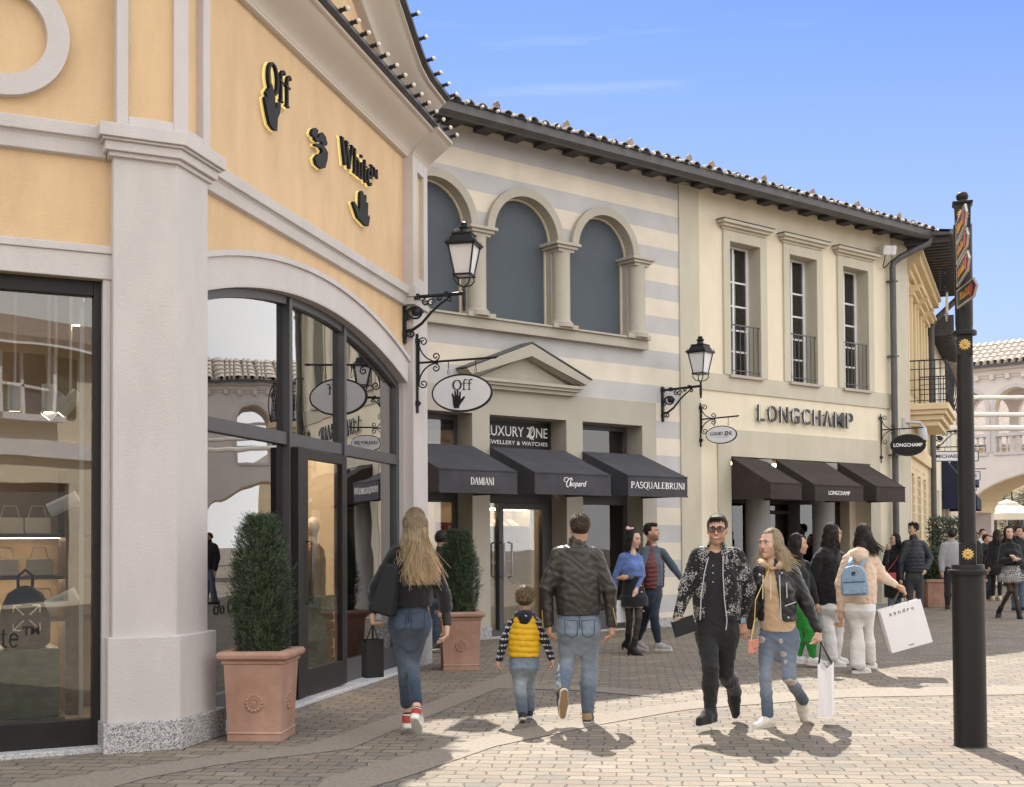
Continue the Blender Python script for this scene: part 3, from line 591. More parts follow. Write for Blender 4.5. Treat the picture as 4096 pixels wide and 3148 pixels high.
# ---- sign on the orange wall: letters, hands (one sign, pieces are parts)
sg = thing('wall_sign', 'black raised shop lettering Off White with hand emblems and yellow backlight on orange wall', 'sign', MA @ T(11.5, 0, 5.4))
def sgp(name, mb, m='black_letter'): return add(name, mb, m, sg)
def halo_poly(poly, g=1.07):
    cx0 = sum(p[0] for p in poly) / len(poly); cz0 = sum(p[1] for p in poly) / len(poly)
    q = MB(MA); q.slab([(cx0 + (a - cx0) * g, cz0 + (b - cz0) * (g * .5 + .5)) for a, b in poly], -.013, -.004); return q
def tr(pts): return [fx('A', 960 + x / 1.0818, 80 + y / 1.0818, .04) for x, y in pts]
h1 = tr([(99, 335), (106, 331), (117, 354), (105, 313), (111, 304), (127, 346), (113, 300), (121, 292), (135, 340), (122, 285), (130, 276), (143, 335), (144, 375), (150, 386), (151, 362), (159, 356), (168, 367), (166, 400), (155, 427), (152, 481), (140, 477), (122, 452), (111, 405)])
h2 = tr([(481, 789), (489, 785), (512, 832), (514, 745), (522, 739), (528, 750), (525, 828), (529, 760), (538, 756), (541, 768), (536, 832), (541, 790), (548, 791), (546, 846), (552, 846), (555, 857), (549, 894), (538, 892), (504, 856)])
blob = tr([(317, 600), (330, 581), (345, 578), (349, 566), (341, 553), (319, 546), (317, 536), (338, 534), (353, 544), (363, 555), (373, 575), (371, 605), (361, 641), (345, 645), (324, 626)])
b2 = tr([(336, 494), (350, 487), (363, 505), (371, 535), (367, 545), (352, 540), (344, 526), (330, 529), (317, 518), (319, 505), (334, 511)])
b3 = tr([(302, 490), (308, 472), (320, 467), (331, 478), (328, 498), (318, 510), (306, 502)])
for p_ in (h1, h2, blob, b2, b3):
    w = MB(MA); w.slab(p_, -.062, -.03); sgp('hand_emblem', w); sgp('backlight', halo_poly(p_, 1.022), 'halo')
sgp('letters', serif_mb('Off', .52, .30, MA @ T(10.36, -.03, 5.66), .032, .03))
sgp('letters', serif_mb('White', .96, .27, MA @ T(12.2, -.03, 5.555), .032, .03, grow=.01))
sgp('letters', serif_mb('TM', .24, .10, MA @ T(13.10, -.03, 5.70), .03, .06, grow=.04))
sgp('backlight', serif_mb('Off', .53, .305, MA @ T(10.355, -.004, 5.657), .009, .03, grow=.012), 'halo')
sgp('backlight', serif_mb('White', .975, .28, MA @ T(12.19, -.004, 5.55), .009, .03, grow=.02), 'halo')

# ================================================================== striped building (three arched openings) + cream building, one continuous eave
bB = thing('striped_building', 'grey and cream striped building with three blind arches above three black awnings', 'building', MB_ @ T(13, 0, 0))
EZ = 7.98
A_ = [(10.86, .69, 10.10, 11.49), (12.655, .68, 11.79, 13.24), (14.42, .66, 13.54, 14.98)]     # arch centres and half widths of the openings
SPR, SILL = 6.45, 5.06
def arch_loop(c, hw, zb, zs, n=24, u0=None, u1=None): return ([(u0, zb), (u1, zb), (u1, zs)] if u0 else [(c - hw, zb), (c + hw, zb)]) + [(c + hw * math.cos(math.pi * i / n), zs + hw * math.sin(math.pi * i / n)) for i in range(n + 1)] + ([(u0, zs)] if u0 else [])
OP = [(10.1, 11.575), (11.915, 13.53), (13.89, 15.295)]
w = MB(MB_); holes = [arch_loop(c, hw, SILL, SPR, 24, a, b) for c, hw, a, b in A_] + [[(a, .0005), (b, .0005), (b, 3.545), (a, 3.545)] for a, b in OP]
w.slab([(7.0, 0), (16.28, 0), (16.28, 8.1), (7.0, 8.1)], 0, .42, holes); add('wall', w, 'striped_stucco', bB)
# blue panels in the arches, cream inner edging
for c, hw, u0, u1 in A_:
    w = MB(MB_); w.slab(arch_loop(c, hw + .06, SILL - .02, SPR, 24, u0 - .06, u1 + .06), .155, .20); pn = add('arch_panel', w, 'blue_panel', bB)
    w = MB(MB_); n = 24; hi = hw - .035
    ring = [(c + hw * math.cos(math.pi * i / n), SPR + hw * math.sin(math.pi * i / n)) for i in range(n + 1)]
    ring2 = [(c + hi * math.cos(math.pi * i / n), SPR + hi * math.sin(math.pi * i / n)) for i in range(n + 1)]
    w.slab(ring + list(reversed(ring2)), .115, .15); w.box(u1 - .035, u1 - .001, .115, .15, SILL, SPR); w.box(u0 + .001, u0 + .035, .115, .15, SILL, SPR)
    add('panel_edging', w, 'cream_stucco', bB)
# archivolts with deep reveal lining
for c, hw, u0, u1 in A_:
    w = MB(MB_); n = 32; ho = hw + .125
    o_ = [(c + ho * math.cos(math.pi * i / n), SPR + ho * math.sin(math.pi * i / n)) for i in range(n + 1)]
    i_ = [(c + (hw + .012) * math.cos(math.pi * i / n), SPR + (hw + .012) * math.sin(math.pi * i / n)) for i in range(n + 1)]
    w.slab(o_ + list(reversed(i_)), -.10, 0.0)
    w.slab(i_ + [(c + (hw - .012) * math.cos(math.pi * (n - i) / n), SPR + (hw - .012) * math.sin(math.pi * (n - i) / n)) for i in range(n + 1)], -.10, .113)
    add('archivolt', w, 'stone_trim', bB)
CO = [(9.95, .30), (11.64, .30), (13.39, .30), (15.13, .30)]
for c, wd in CO:
    w = MB(MB_); w.box(c - wd / 2 - .012, c + wd / 2 + .012, -.02, .315, SILL, SPR)
    sh = MB(MB_ @ T(c, -.08, 0)); k = .15
    sh.lathe([(k + .05, SILL), (k + .05, SILL + .07), (k + .015, SILL + .1), (k, SILL + .13), (k, SPR - .2), (k + .01, SPR - .14)], 24)
    off = len(w.v); w.v += sh.v; w.f += [tuple(i + off for i in f) for f in sh.f]
    add('column', w, 'stone_trim', bB, smooth=30)
    w = MB(MB_); 
    for z0, z1, e in ((SPR - .15, SPR - .10, .015), (SPR - .10, SPR - .05, .05), (SPR - .05, SPR, .085)): w.box(c - k - e * 1.4, c + k + e * 1.4, -.08 - k - e + .02, .31, z0, z1)
    add('capital', w, 'stone_trim', bB, bevel=.006)
w = MB(MB_); w.box(8.5, 15.37, -.13, .0, 4.87, 5.03); 
for a, b in ((10.0, 11.48), (11.95, 13.22), (13.70, 15.0)): w.box(a, b, -.17, .36, 5.03, 5.065)
for c in (9.95, 11.66, 13.40, 15.09): w.box(c - .27, c + .27, -.2, .0, 5.031, 5.11)
add('sill', w, 'stone_trim', bB, bevel=.006)
# ground floor stone facing
w = MB(MB_); w.slab([(8.0, .0), (15.64, .0), (15.64, 3.965), (8.0, 3.965)], -.03, -.001, [[(a, .0005), (b, .0005), (b, 3.545), (a, 3.545)] for a, b in OP]); add('stone_facing', w, 'shop_stone', bB)
for a, b in OP:
    w = MB(MB_); w.box(b - .002, b + .02, -.029, .42, 0, 3.545); w.box(a - .02, a + .002, -.029, .42, 0, 3.545); w.box(a, b, -.029, .42, 3.543, 3.56); add('opening_lining', w, 'shop_stone', bB)
for a, b in ((11.575, 11.915), (13.53, 13.89), (15.295, 15.66)): w = MB(MB_); w.box(a - .004, b + .004, -.06, .42, 0, .20); add('plinth', w, 'granite', bB, bevel=.006)
w = MB(MB_); w.box(15.668, 16.255, -.045, 0, 0, .17); add('plinth', w, 'granite', bB, bevel=.006)
# pediment
w = MB(MB_); ax, az, l, r_, bz = 12.60, 4.70, 11.30, 13.88, 4.20
w.slab([(11.62, 4.09), (13.60, 4.09), (12.60, 4.50)], -.06, -.02)
for k, (e, y) in enumerate(((0, -.27), (.06, -.21), (.11, -.15))):
    w.slab([(l + e, bz - e * .6), (ax, az - e), (r_ - e, bz - e * .6), (r_ - e - .10, bz - .085), (ax, az - .20), (l + e + .10, bz - .085)], y, -.02 + k * .001)
w.box(11.52, 13.74, -.24, -.021, 4.045, 4.095); w.box(11.56, 13.70, -.20, -.022, 4.0, 4.045); w.box(11.60, 13.66, -.14, -.023, 3.94, 4.0)
add('pediment', w, 'stone_trim', bB, bevel=.004)
w = MB(MB_); w.add([(l - .02, -.28, bz + .01), (ax, -.28, az + .012), (r_ + .02, -.28, bz + .01), (l - .02, 0, bz + .01), (ax, 0, az + .012), (r_ + .02, 0, bz + .01),
    (l - .02, -.28, bz + .03), (ax, -.28, az + .035), (r_ + .02, -.28, bz + .03), (l - .02, 0, bz + .03), (ax, 0, az + .035), (r_ + .02, 0, bz + .03)], [(6,7,10,9),(7,8,11,10),(0,1,7,6),(1,2,8,7),(0,3,4,1),(1,4,5,2),(0,6,9,3),(2,5,11,8)])
add('pediment_flashing', w, 'gutter', bB)
# shop fronts behind the openings
for i, (a, b) in enumerate(OP):
    f = MB(MB_); y = .40
    bars(MB_, [(a, a + .05, .1, 3.54), (b - .07, b, .1, 3.54), (a + .05, b - .07, 2.16, 2.42), (a + .05, b - .07, 3.46, 3.54), (a + .05, b - .07, 0, .1 if i == 1 else .32)], y - .04, y + .04, f)
    if i == 1: bars(MB_, [(12.38, 12.47, .1, 2.16), (13.30, 13.46, .1, 2.16), (12.47, 13.30, .1, .2), (12.47, 13.30, 2.06, 2.16)], y - .07, y + .03, f)
    o = add('shop_front_frame', f, 'grey_metal', bB, bevel=.004)
    gq = MB(MB_); gq.box(a + .05, b - .07, y - .005, y + .005, .32 if i != 1 else .1, 2.16); add('window_pane', gq, 'shop_glass', o)
    if i == 1:
        sgn = MB(MB_); sgn.box(a + .03, b - .05, y - .055, y - .045, 2.42, 3.5); pn = add('sign_panel', sgn, 'dark_metal', o)
        add('lettering', text_mb('LUXURY Z NE', 1.30, .165, MB_ @ T(12.125, y - .06, 3.255), .006, bold=.004), 'white_letter', o)
        oo = MB(MB_); zz = [(13.085 + .055 * math.cos(t * .3) + .012 * math.sin(t * .3), 3.335 + .10 * math.sin(t * .3)) for t in range(22)]
        stroke(oo, zz, .022, y - .066, y - .058); stroke(oo, [(13.02, 3.40), (13.06, 3.30), (13.12, 3.22)], .012, y - .066, y - .058); stroke(oo, [(13.02, 3.27), (13.13, 3.41)], .012, y - .067, y - .058)
        add('lettering', oo, 'white_letter', o)
        add('lettering', text_mb('JEWELLERY & WATCHES', 1.30, .085, MB_ @ T(12.125, y - .06, 3.10), .006), 'white_letter', o)
        hd = MB(MB_); 
        for x in (12.40, 12.56): hd.tube([(x, y - .08, .95), (x - .0, y - .17, .97), (x, y - .17, 1.50), (x, y - .08, 1.52)], .018, 10)
        add('door_handle', hd, 'plastic_grey', o, smooth=True)
    else:
        gq = MB(MB_); gq.box(a + .05, b - .07, y - .005, y + .005, 2.42, 3.46); add('window_pane', gq, 'window_glass', o)
# jewellery interior
iw = MB(MB_); iw.box(8.6, 16.0, 2.3, 2.4, 0, 3.4); iw.box(15.6, 15.7, .45, 2.3, 0, 3.4); iw.box(8.6, 16, .45, 2.35, 3.3, 3.4); iw.box(8.6, 8.7, .45, 2.3, 0, 3.4); iw.box(8.6, 16, .43, 2.3, 0, .04)
add('interior_wall', iw, 'warm_wall', bB)
lp = MB(MB_)
for u in (10.8, 12.6, 14.5): lp.box(u - .4, u + .4, 1.0, 1.25, 3.24, 3.295)
add('ceiling_fill_panel', lp, 'glow_panel', bB)  # added glowing panels, fill light for the jewellery interior

bC = thing('cream_building', 'cream building with khaki bands, three tall narrow windows and a brown canopied shopfront', 'building', MB_ @ T(19.8, 0, 0))
WN = [(17.626, 18.50), (19.377, 20.235), (21.092, 21.955)]
SH = (17.62, 21.96, 3.10)
w = MB(MB_); w.slab([(16.28, 0), (23.38, 0), (23.38, 8.1), (16.28, 8.1)], 0.001, .35, [[(a, 4.63), (b, 4.63), (b, 7.15), (a, 7.15)] for a, b in WN] + [[(SH[0], .0005), (SH[1], .0005), (SH[1], SH[2]), (SH[0], SH[2])]])
add('wall', w, 'cream_stucco', bC)
w = MB(MB_); w.box(16.275, 16.795, -.03, 0, .17, 8.0); w.box(22.83, 23.385, -.03, 0, .2, 8.0); w.box(16.795, 22.83, -.028, 0, 4.30, 4.625)
for a, b in ((17.45, 18.69), (19.20, 20.42), (20.92, 22.13)):
    a2, b2 = [q for q in WN if a < q[0] < b][0]
    w.box(a, a2, -.04, 0, 4.625, 7.40); w.box(b2, b, -.04, 0, 4.625, 7.40); w.box(a2, b2, -.04, 0, 7.15, 7.40)
w.slab([(17.26, .17), (SH[0], .17), (SH[0], SH[2]), (SH[1], SH[2]), (SH[1], .17), (22.30, .17), (22.30, 3.605), (17.26, 3.605)], -.026, 0)
add('khaki_trim', w, 'khaki_stucco', bC, bevel=.004)
for a2, b2 in WN:      # reveals
    w = MB(MB_); w.box(a2 - .01, a2 + .004, -.039, .30, 4.63, 7.15); w.box(b2 - .004, b2 + .01, -.039, .30, 4.63, 7.15); w.box(a2, b2, -.039, .30, 7.146, 7.16); add('window_reveal', w, 'khaki_stucco', bC)
    f = MB(MB_); y = .26
    bars(MB_, [(a2, a2 + .055, 4.66, 7.15), (b2 - .075, b2, 4.66, 7.15), (a2 + .4, a2 + .45, 4.7, 7.1)] + [(a2 + .055, b2 - .075, z, z + .035) for z in (4.66, 5.12, 5.53, 5.99, 6.45, 7.11)], y, y + .05, f)
    o = add('window_frame', f, 'white_frame', bC, bevel=.003)
    gq = MB(MB_); gq.box(a2 + .02, b2 - .02, y + .02, y + .03, 4.66, 7.14); add('window_pane', gq, 'window_glass', o)
    dk = MB(MB_); dk.box(a2 - .05, b2 + .05, .42, .44, 4.55, 7.2); add('window_blind', dk, 'blue_panel', o)
    sl = MB(MB_); sl.box(a2 - .05, b2 + .03, -.09, .30, 4.575, 4.632); add('window_sill', sl, 'stone_trim', bC, bevel=.006)
    hm = MB(MB_); ha, hb = a2 - .33, b2 + .24
    for z0, z1, e, p_ in ((7.345, 7.39, .10, .07), (7.39, 7.44, .05, .14), (7.44, 7.50, 0, .20)): hm.box(ha + e, hb - e, -p_, -.005, z0, z1)
    add('window_hood', hm, 'khaki_stucco', bC, bevel=.01)
    fl = MB(MB_); fl.box(ha - .01, hb + .01, -.21, 0, 7.502, 7.515); add('hood_flashing', fl, 'gutter', bC)
    rl = MB(MB_); rl.box(a2 + .02, b2, -.005, .02, 5.575, 5.60); rl.box(a2 + .02, b2, -.005, .02, 4.72, 4.735)
    for k in range(7): x = a2 + .05 + k * (b2 - a2 - .1) / 6; rl.box(x, x + .014, .0, .014, 4.64, 5.58)
    add('window_railing', rl, 'gutter', bC)
for a, b in ((16.262, 17.60), (21.98, 23.40)): w = MB(MB_); w.box(a, b, -.05, 0, 0, .18); add('plinth', w, 'granite', bC, bevel=.006)
# recessed shopfront with round columns
for c in (18.56, 20.58):
    k = MB(MB_ @ T(c, .14, 0)); k.lathe([(.25, 0), (.25, .12), (.225, .16), (.225, 2.85), (.25, 2.9), (.28, 2.98), (.28, 3.07)], 28); add('column', k, 'column_stone', bC, smooth=30)
f = MB(MB_); y = .62
bars(MB_, [(17.64, 17.78, .05, 3.0), (18.70, 18.8, .05, 3.0), (19.28, 19.36, .05, 3.0), (20.05, 20.40, .05, 3.0), (21.58, 21.72, .05, 3.0), (17.6, 21.96, 2.25, 2.42), (17.6, 21.96, 0, .12), (19.36, 20.05, 2.05, 2.12)], y - .04, y + .04, f)
o = add('shop_front_frame', f, 'dark_metal', bC, bevel=.004)
gq = MB(MB_); gq.box(17.64, 21.72, y - .005, y + .005, .12, 2.25); add('window_pane', gq, 'shop_glass', o)
gq = MB(MB_); gq.box(17.64, 21.72, y - .005, y + .005, 2.42, 3.0); add('window_pane', gq, 'window_glass', o)
iw = MB(MB_); iw.box(17.0, 22.4, 2.2, 2.3, 0, 3.2); iw.box(21.74, 21.96, .35, 2.2, 0, 3.2); iw.box(17.4, 17.6, .36, 2.2, 0, 3.2); iw.box(17.0, 22.4, .36, 2.3, 3.12, 3.25); iw.box(17, 22.4, .36, 2.3, -.005, .03)
add('interior_wall', iw, 'warm_wall', bC)
lp = MB(MB_)
for u in (19.6, 20.9): lp.box(u - .4, u + .4, 1.2, 1.45, 3.06, 3.115)
add('ceiling_fill_panel', lp, 'glow_panel', bC)  # glowing panels added to lift the light inside this shop
sh_ = MB(MB_); sh_.box(18.9, 20.2, 1.9, 2.19, .9, .96); sh_.box(18.9, 20.2, 1.9, 2.19, 1.5, 1.55); add('display_shelf', sh_, 'shelf_wood', bC)

# ---- shared eave, tiles and gutter, split at the party line
def eave(root, a, b, seed):
    rnd = random.Random(seed)
    w = MB(MB_); w.prism([(.3, 8.075), (-.55, 8.035), (-.55, 8.085), (.3, 8.17)], a, b)
    u = a + .3
    while u < b - .3: w.box(u, u + .26, -.52, .02, 7.985, 8.045); u += .62
    add('eave_soffit', w, 'roof_wood', root)
    gt_ = MB(MB_); pr = [(-.52, 7.93), (-.56, 7.895), (-.66, 7.89), (-.73, 7.94), (-.745, 8.06), (-.76, 8.07), (-.76, 8.085), (-.73, 8.085), (-.725, 8.05), (-.70, 7.96), (-.55, 7.94)]
    gt_.prism(pr, a, b); add('gutter', gt_, 'gutter', root)
    t = MB(MB_); u = a + .1
    sl = .20
    def run(u, y0, up, r):
        for k in range(6):
            ys = y0 + k * .42; ye = ys + .46; n = 7; vs = []
            for (yy, rr, lift) in ((ys, r, .02), (ye, r * .82, 0)):
                for j in range(n + 1):
                    th = math.pi * j / n; vs.append((u + rr * math.cos(th), yy, 8.10 + (yy + .62) * sl + (rr * math.sin(th) if up else -rr * .5 * math.sin(th)) + lift))
            t.add(vs, [(j, j + 1, n + 2 + j, n + 1 + j) for j in range(n)])
    while u < b:
        run(u, -.66 + rnd.uniform(-.015, .015), True, .085); run(u + .125, -.64, False, .085); u += .25
    rf = add('roof_tiles', t, 'tile_clay', root, norm=False)
    md = rf.modifiers.new('thick', 'SOLIDIFY'); md.thickness = .015
    u = a + .45
    while u < b:
        fn = MB(MB_); fn.add([(u - .08, -.40, 8.24), (u + .08, -.40, 8.24), (u + .06, -.42, 8.36), (u, -.43, 8.41), (u - .06, -.42, 8.36)] + [(u - .08, -.37, 8.25), (u + .08, -.37, 8.25), (u + .06, -.39, 8.37), (u, -.40, 8.42), (u - .06, -.39, 8.37)],
               [(0,1,2,3,4),(9,8,7,6,5),(0,5,6,1),(1,6,7,2),(2,7,8,3),(3,8,9,4),(4,9,5,0)]); u += 1.45; add('snow_guard', fn, 'tile_clay', root)
    d = MB(MB_); d.add([(a, -.60, 8.07), (b, -.60, 8.07), (b, 4.2, 9.0), (a, 4.2, 9.0), (a, 4.2, 0), (b, 4.2, 0)], [(0, 1, 2, 3), (3, 2, 5, 4)]); add('roof_deck', d, 'roof_wood', root, norm=False)
eave(bB, 7.0, 16.3, 3); eave(bC, 16.3, 23.55, 4)
w = MB(MB_); w.box(23.2, 23.37, .36, 4.2, 0, 8.0); add('side_wall', w, 'cream_stucco', bC)
# wall lettering of the cream building
lw = thing('wall_lettering', 'raised dark metal letters LONGCHAMP fixed on the cream wall above brown canopies', 'sign', MB_ @ T(19.78, 0, 3.95))
x = 18.34
for i, ch in enumerate('LONGCHAMP'):
    wd = {'L': .20, 'O': .27, 'N': .24, 'G': .26, 'C': .24, 'H': .24, 'A': .26, 'M': .31, 'P': .22}[ch]
    mb = text_mb(ch, wd, .315, MB_ @ T(x, -.05, 3.80), .03, bold=.012); add('letter', mb, 'gutter_dark', lw)
    k = MB(MB_); 
    if ch in 'LNHMP': k.box(x + .022, x + .040, -.084, -.079, 3.81, 4.11)
    elif ch == 'A': k.add([(x + .06, -.083, 3.815), (x + .075, -.083, 3.815), (x + .135, -.083, 4.09), (x + .12, -.083, 4.09)], [(0, 1, 2, 3)])
    else: stroke(k, [(x + .085 + .05 * math.cos(R_(t)), 3.957 + .13 * math.sin(R_(t))) for t in range(110, 260, 15)], .018, -.084, -.079)
    add('letter_highlight', k, 'white_letter', lw)
    b = MB(MB_); b.box(x + wd * .3, x + wd * .3 + .02, -.05, 0, 3.85, 3.87); b.box(x + .04, x + .06, -.05, 0, 4.02, 4.04); add('letter_stud', b, 'gutter', lw)
    x += wd + .0925
# ================================================================== canopies
def awning(u0, u1, w_, zt, zf, zb, mt, label, group, txt=None, y0=.0):
    root = thing('canopy', label, 'canopy', MB_ @ T((u0 + u1) / 2, 0, zb), group)
    f = MB(MB_); n = 8; vs = []
    for i in range(n + 1):
        u = u0 + (u1 - u0) * i / n; sag = -.012 * math.sin(math.pi * i / n)
        vs += [(u, -.04 + y0, zt), (u, -.5 * w_, (zt + zf) / 2 + sag), (u, -w_, zf), (u, -w_ - .004, (zf + zb) / 2), (u, -w_, zb + .004 * math.sin(i * 2.1))]
    fs = [(i * 5 + k, i * 5 + k + 1, i * 5 + k + 6, i * 5 + k + 5) for i in range(n) for k in range(4)]
    f.add(vs, fs)
    for u in (u0, u1): f.add([(u, -.04 + y0, zt), (u, -w_, zf), (u, -w_, zb), (u, -.04 + y0, zb)], [(0, 1, 2, 3)])
    o = add('canopy_fabric', f, mt, root, norm=False); s = o.modifiers.new('t', 'SOLIDIFY'); s.thickness = .008
    k = MB(MB_); 
    k.box(u0 - .005, u1 + .005, -w_ - .012, -w_ + .012, zf - .012, zf + .006); k.box(u0 - .004, u1 + .004, -w_ - .010, -w_ + .010, zb - .012, zb + .012)
    for u in (u0 + .02, u1 - .02): k.tube([(u, -.05 + y0, zb + .03), (u, -w_, zb + .01)], .012, 6)
    for a in (.33, .66): u = u0 + (u1 - u0) * a; k.tube([(u, -.06 + y0, zt - .03), (u, -w_ + .02, zf - .03)], .012, 6)
    add('canopy_frame', k, mt, root)
    if txt: add('lettering', txt(MB_), 'white_letter', root)
    return root
def chopard(M):
    b = text_mb('hopard', .36, .115, M @ T(.105, 0, -.022), .006, shear=.35, bold=.004)
    c = MB(M); stroke(c, [(.11 + .052 * math.cos(R_(t)) + .03 * math.sin(R_(t)), .062 + .066 * math.sin(R_(t))) for t in range(35, 300, 14)], .014, -.006, 0)
    stroke(c, [(.0, .11), (.02, .135), (.06, .14), (.10, .125)], .009, -.0065, 0); stroke(c, [(.015, .12), (.0, .09), (.02, .07), (.05, .075)], .008, -.0067, 0)
    stroke(c, [(.13, -.0), (.145, .13), (.165, .14)], .008, -.0068, 0)
    off = len(b.v); b.v += c.v; b.f += [tuple(i + off for i in f) for f in c.f]; return b
GBK = 'black shop canopies'; GBR = 'brown shop canopies'
Wd = 1.13
awning(10.16, 11.58, Wd, 3.03, 2.58, 2.25, 'awning_black', 'charcoal canopy with DAMIANI lettering beside the corner building', GBK, lambda M: serif_mb('DAMIANI', .43, .105, M @ T(10.71, -Wd - .005, 2.365), .006, .02))
awning(11.93, 13.49, Wd, 3.03, 2.58, 2.26, 'awning_black', 'charcoal canopy with Chopard script lettering over the glass door', GBK, lambda M: chopard(M @ T(12.50, -Wd - .005, 2.375)))
awning(13.88, 15.25, Wd, 3.035, 2.59, 2.265, 'awning_black', 'charcoal canopy with PASQUALEBRUNI lettering', GBK, lambda M: serif_mb('PASQUALEBRUNI', 1.25, .105, M @ T(13.93, -Wd - .005, 2.385), .006, .05))
Wl = .95
awning(17.62, 18.50, Wl, 3.075, 2.575, 2.285, 'awning_brown', 'dark brown canopy without lettering nearest the Luxury Zone sign', GBR, None)
awning(18.90, 20.40, Wl, 3.08, 2.565, 2.275, 'awning_brown', 'dark brown canopy with small white LONGCHAMP lettering', GBR, lambda M: text_mb('LONGCHAMP', .66, .078, M @ T(19.30, -Wl - .006, 2.38), .006))
awning(20.83, 21.80, Wl, 3.09, 2.58, 2.29, 'awning_brown', 'dark brown canopy without lettering next to the downpipe', GBR, None)

# ================================================================== wall lanterns
def spiral(cx, cz, r0, r1, a0, a1, n=18): return [(cx + (r0 + (r1 - r0) * i / n) * math.cos(R_(a0 + (a1 - a0) * i / n)), 0, cz + (r0 + (r1 - r0) * i / n) * math.sin(R_(a0 + (a1 - a0) * i / n))) for i in range(n + 1)]
def lantern(M, L, label):
    root = thing('wall_lantern', label, 'lantern', M, 'wall lanterns')
    b = MB(M); b.box(-.02, .02, -.025, .025, -.28, .30); b.box(-.02, .03, -.04, .04, .20, .27); b.box(-.02, .03, -.035, .035, -.24, -.18); b.ball((0, 0, -.30), .03, 8)
    b.tube([(0, 0, .235), (L + .02, 0, .255)], .022, 8); b.box(.14, .19, -.032, .032, .205, .275); b.box(L * .68, L * .68 + .05, -.03, .03, .222, .285)
    b.tube(arc3(.13, .0, .115, .30, 190, 20), .017, 6)
    b.tube([(.02, 0, -.17), (.10, 0, -.165), (.22, 0, -.09), (.34, 0, .04), (.46, 0, .14), (.56, 0, .20)], [.02, .02, .018, .016, .014, .012], 6)
    b.tube(spiral(.15, .06, .10, .035, 180, 560), .014, 6); b.ball((.15, 0, .06), .062, 10, sq=(1, .5, 1)); b.ball((.15, 0, .06), .03, 8, sq=(1, 1.4, 1))
    for (x, z, r, a) in ((.34, .16, .055, 0), (.27, .17, .045, 90), (.45, .215, .035, 180), (.58, .19, .035, 60), (.09, -.21, .045, 200), (.04, .0, .05, 90)): b.tube(spiral(x, z, r, .012, a, a + 420, 14), .011, 5)
    b.tube([(L, 0, .05), (L, 0, .10), (L, 0, .20), (L, 0, .34)], [.008, .024, .026, .018], 8); b.ball((L, 0, .06), .02, 8)
    add('bracket', b, 'iron', root, smooth=40)
    c = MB(M @ T(L, 0, 0)); z0, z1 = .47, .83; h0, h1 = .095, .158
    for sx in (-1, 1):
        for sy in (-1, 1):
            c.tube([(sx * h0, sy * h0, z0), (sx * h1, sy * h1, z1)], .012, 4)
            c.tube([(0, 0, .33), (sx * .07, sy * .07, .36), (sx * .10, sy * .10, .41), (sx * h0, sy * h0, z0 + .01)], .009, 5)
            c.tube([(sx * .165, sy * .165, z1 + .02), (sx * .17, sy * .17, z1 + .07)], [.012, .004], 5)
    for z, h, t in ((z0, h0 + .012, .022), (z1, h1 + .012, .02)):
        for s in (-1, 1): c.box(-h, h, s * h - .012, s * h + .012, z - t / 2, z + t / 2); c.box(s * h - .012, s * h + .012, -h, h, z - t / 2, z + t / 2)
    add('lamp_cage', c, 'iron', root)
    r = MB(M @ T(L, 0, 0)); 
    def fr(h0, z0, h1, z1): r.add([(-h0,-h0,z0),(h0,-h0,z0),(h0,h0,z0),(-h0,h0,z0),(-h1,-h1,z1),(h1,-h1,z1),(h1,h1,z1),(-h1,h1,z1)],[(0,3,2,1),(4,5,6,7),(0,1,5,4),(1,2,6,5),(2,3,7,6),(3,0,4,7)])
    fr(.195, z1 + .01, .195, z1 + .03); fr(.165, z1 + .03, .115, z1 + .13); fr(.125, z1 + .13, .125, z1 + .145)
    r.lathe([(.10, z1 + .145), (.06, z1 + .165), (.05, z1 + .20), (.065, z1 + .22), (.068, z1 + .235), (.04, z1 + .255), (.045, z1 + .27), (.04, z1 + .285), (.01, z1 + .30)], 14)
    add('lamp_roof', r, 'iron', root, smooth=35)
    g_ = MB(M @ T(L, 0, 0)); k = .008
    g_.add([(-h0,-h0,z0),(h0,-h0,z0),(h0,h0,z0),(-h0,h0,z0),(-h1,-h1,z1),(h1,-h1,z1),(h1,h1,z1),(-h1,h1,z1)],[(0,3,2,1),(4,5,6,7),(0,1,5,4),(1,2,6,5),(2,3,7,6),(3,0,4,7)], Matrix.Diagonal((.96, .96, 1, 1)))
    add('lamp_glass', g_, 'milk_glass', root)
def arc3(cx, cz, r, L, a0, a1, n=10): return [(cx + r * math.cos(R_(a0 + (a1 - a0) * i / n)), 0, cz + r * math.sin(R_(a0 + (a1 - a0) * i / n)) ) for i in range(n + 1)]
u1_, z1_ = fx('A', 1612, 1262, 0.0)
def dirM(P, d):      # local x along horizontal direction d at P
    a = math.atan2(d[1], d[0]); return Matrix.Translation(P) @ Matrix.Rotation(a, 4, 'Z')
nA_ = (math.sin(R_(76.8)), -math.cos(R_(76.8))); nB_ = (math.sin(R_(38.8)), -math.cos(R_(38.8)))
lantern(dirM(MA @ Vector((u1_, -.02, z1_ - .02)), nA_), .76, 'black wall lantern with scroll bracket on the orange corner building')
u2_, z2_ = fx('B', 2648, 1608, 0.0)
lantern(dirM(MB_ @ Vector((u2_, -.02, z2_ - .03)), (.80, -.60)), .76, 'black wall lantern with scroll bracket on the grey striped wall')
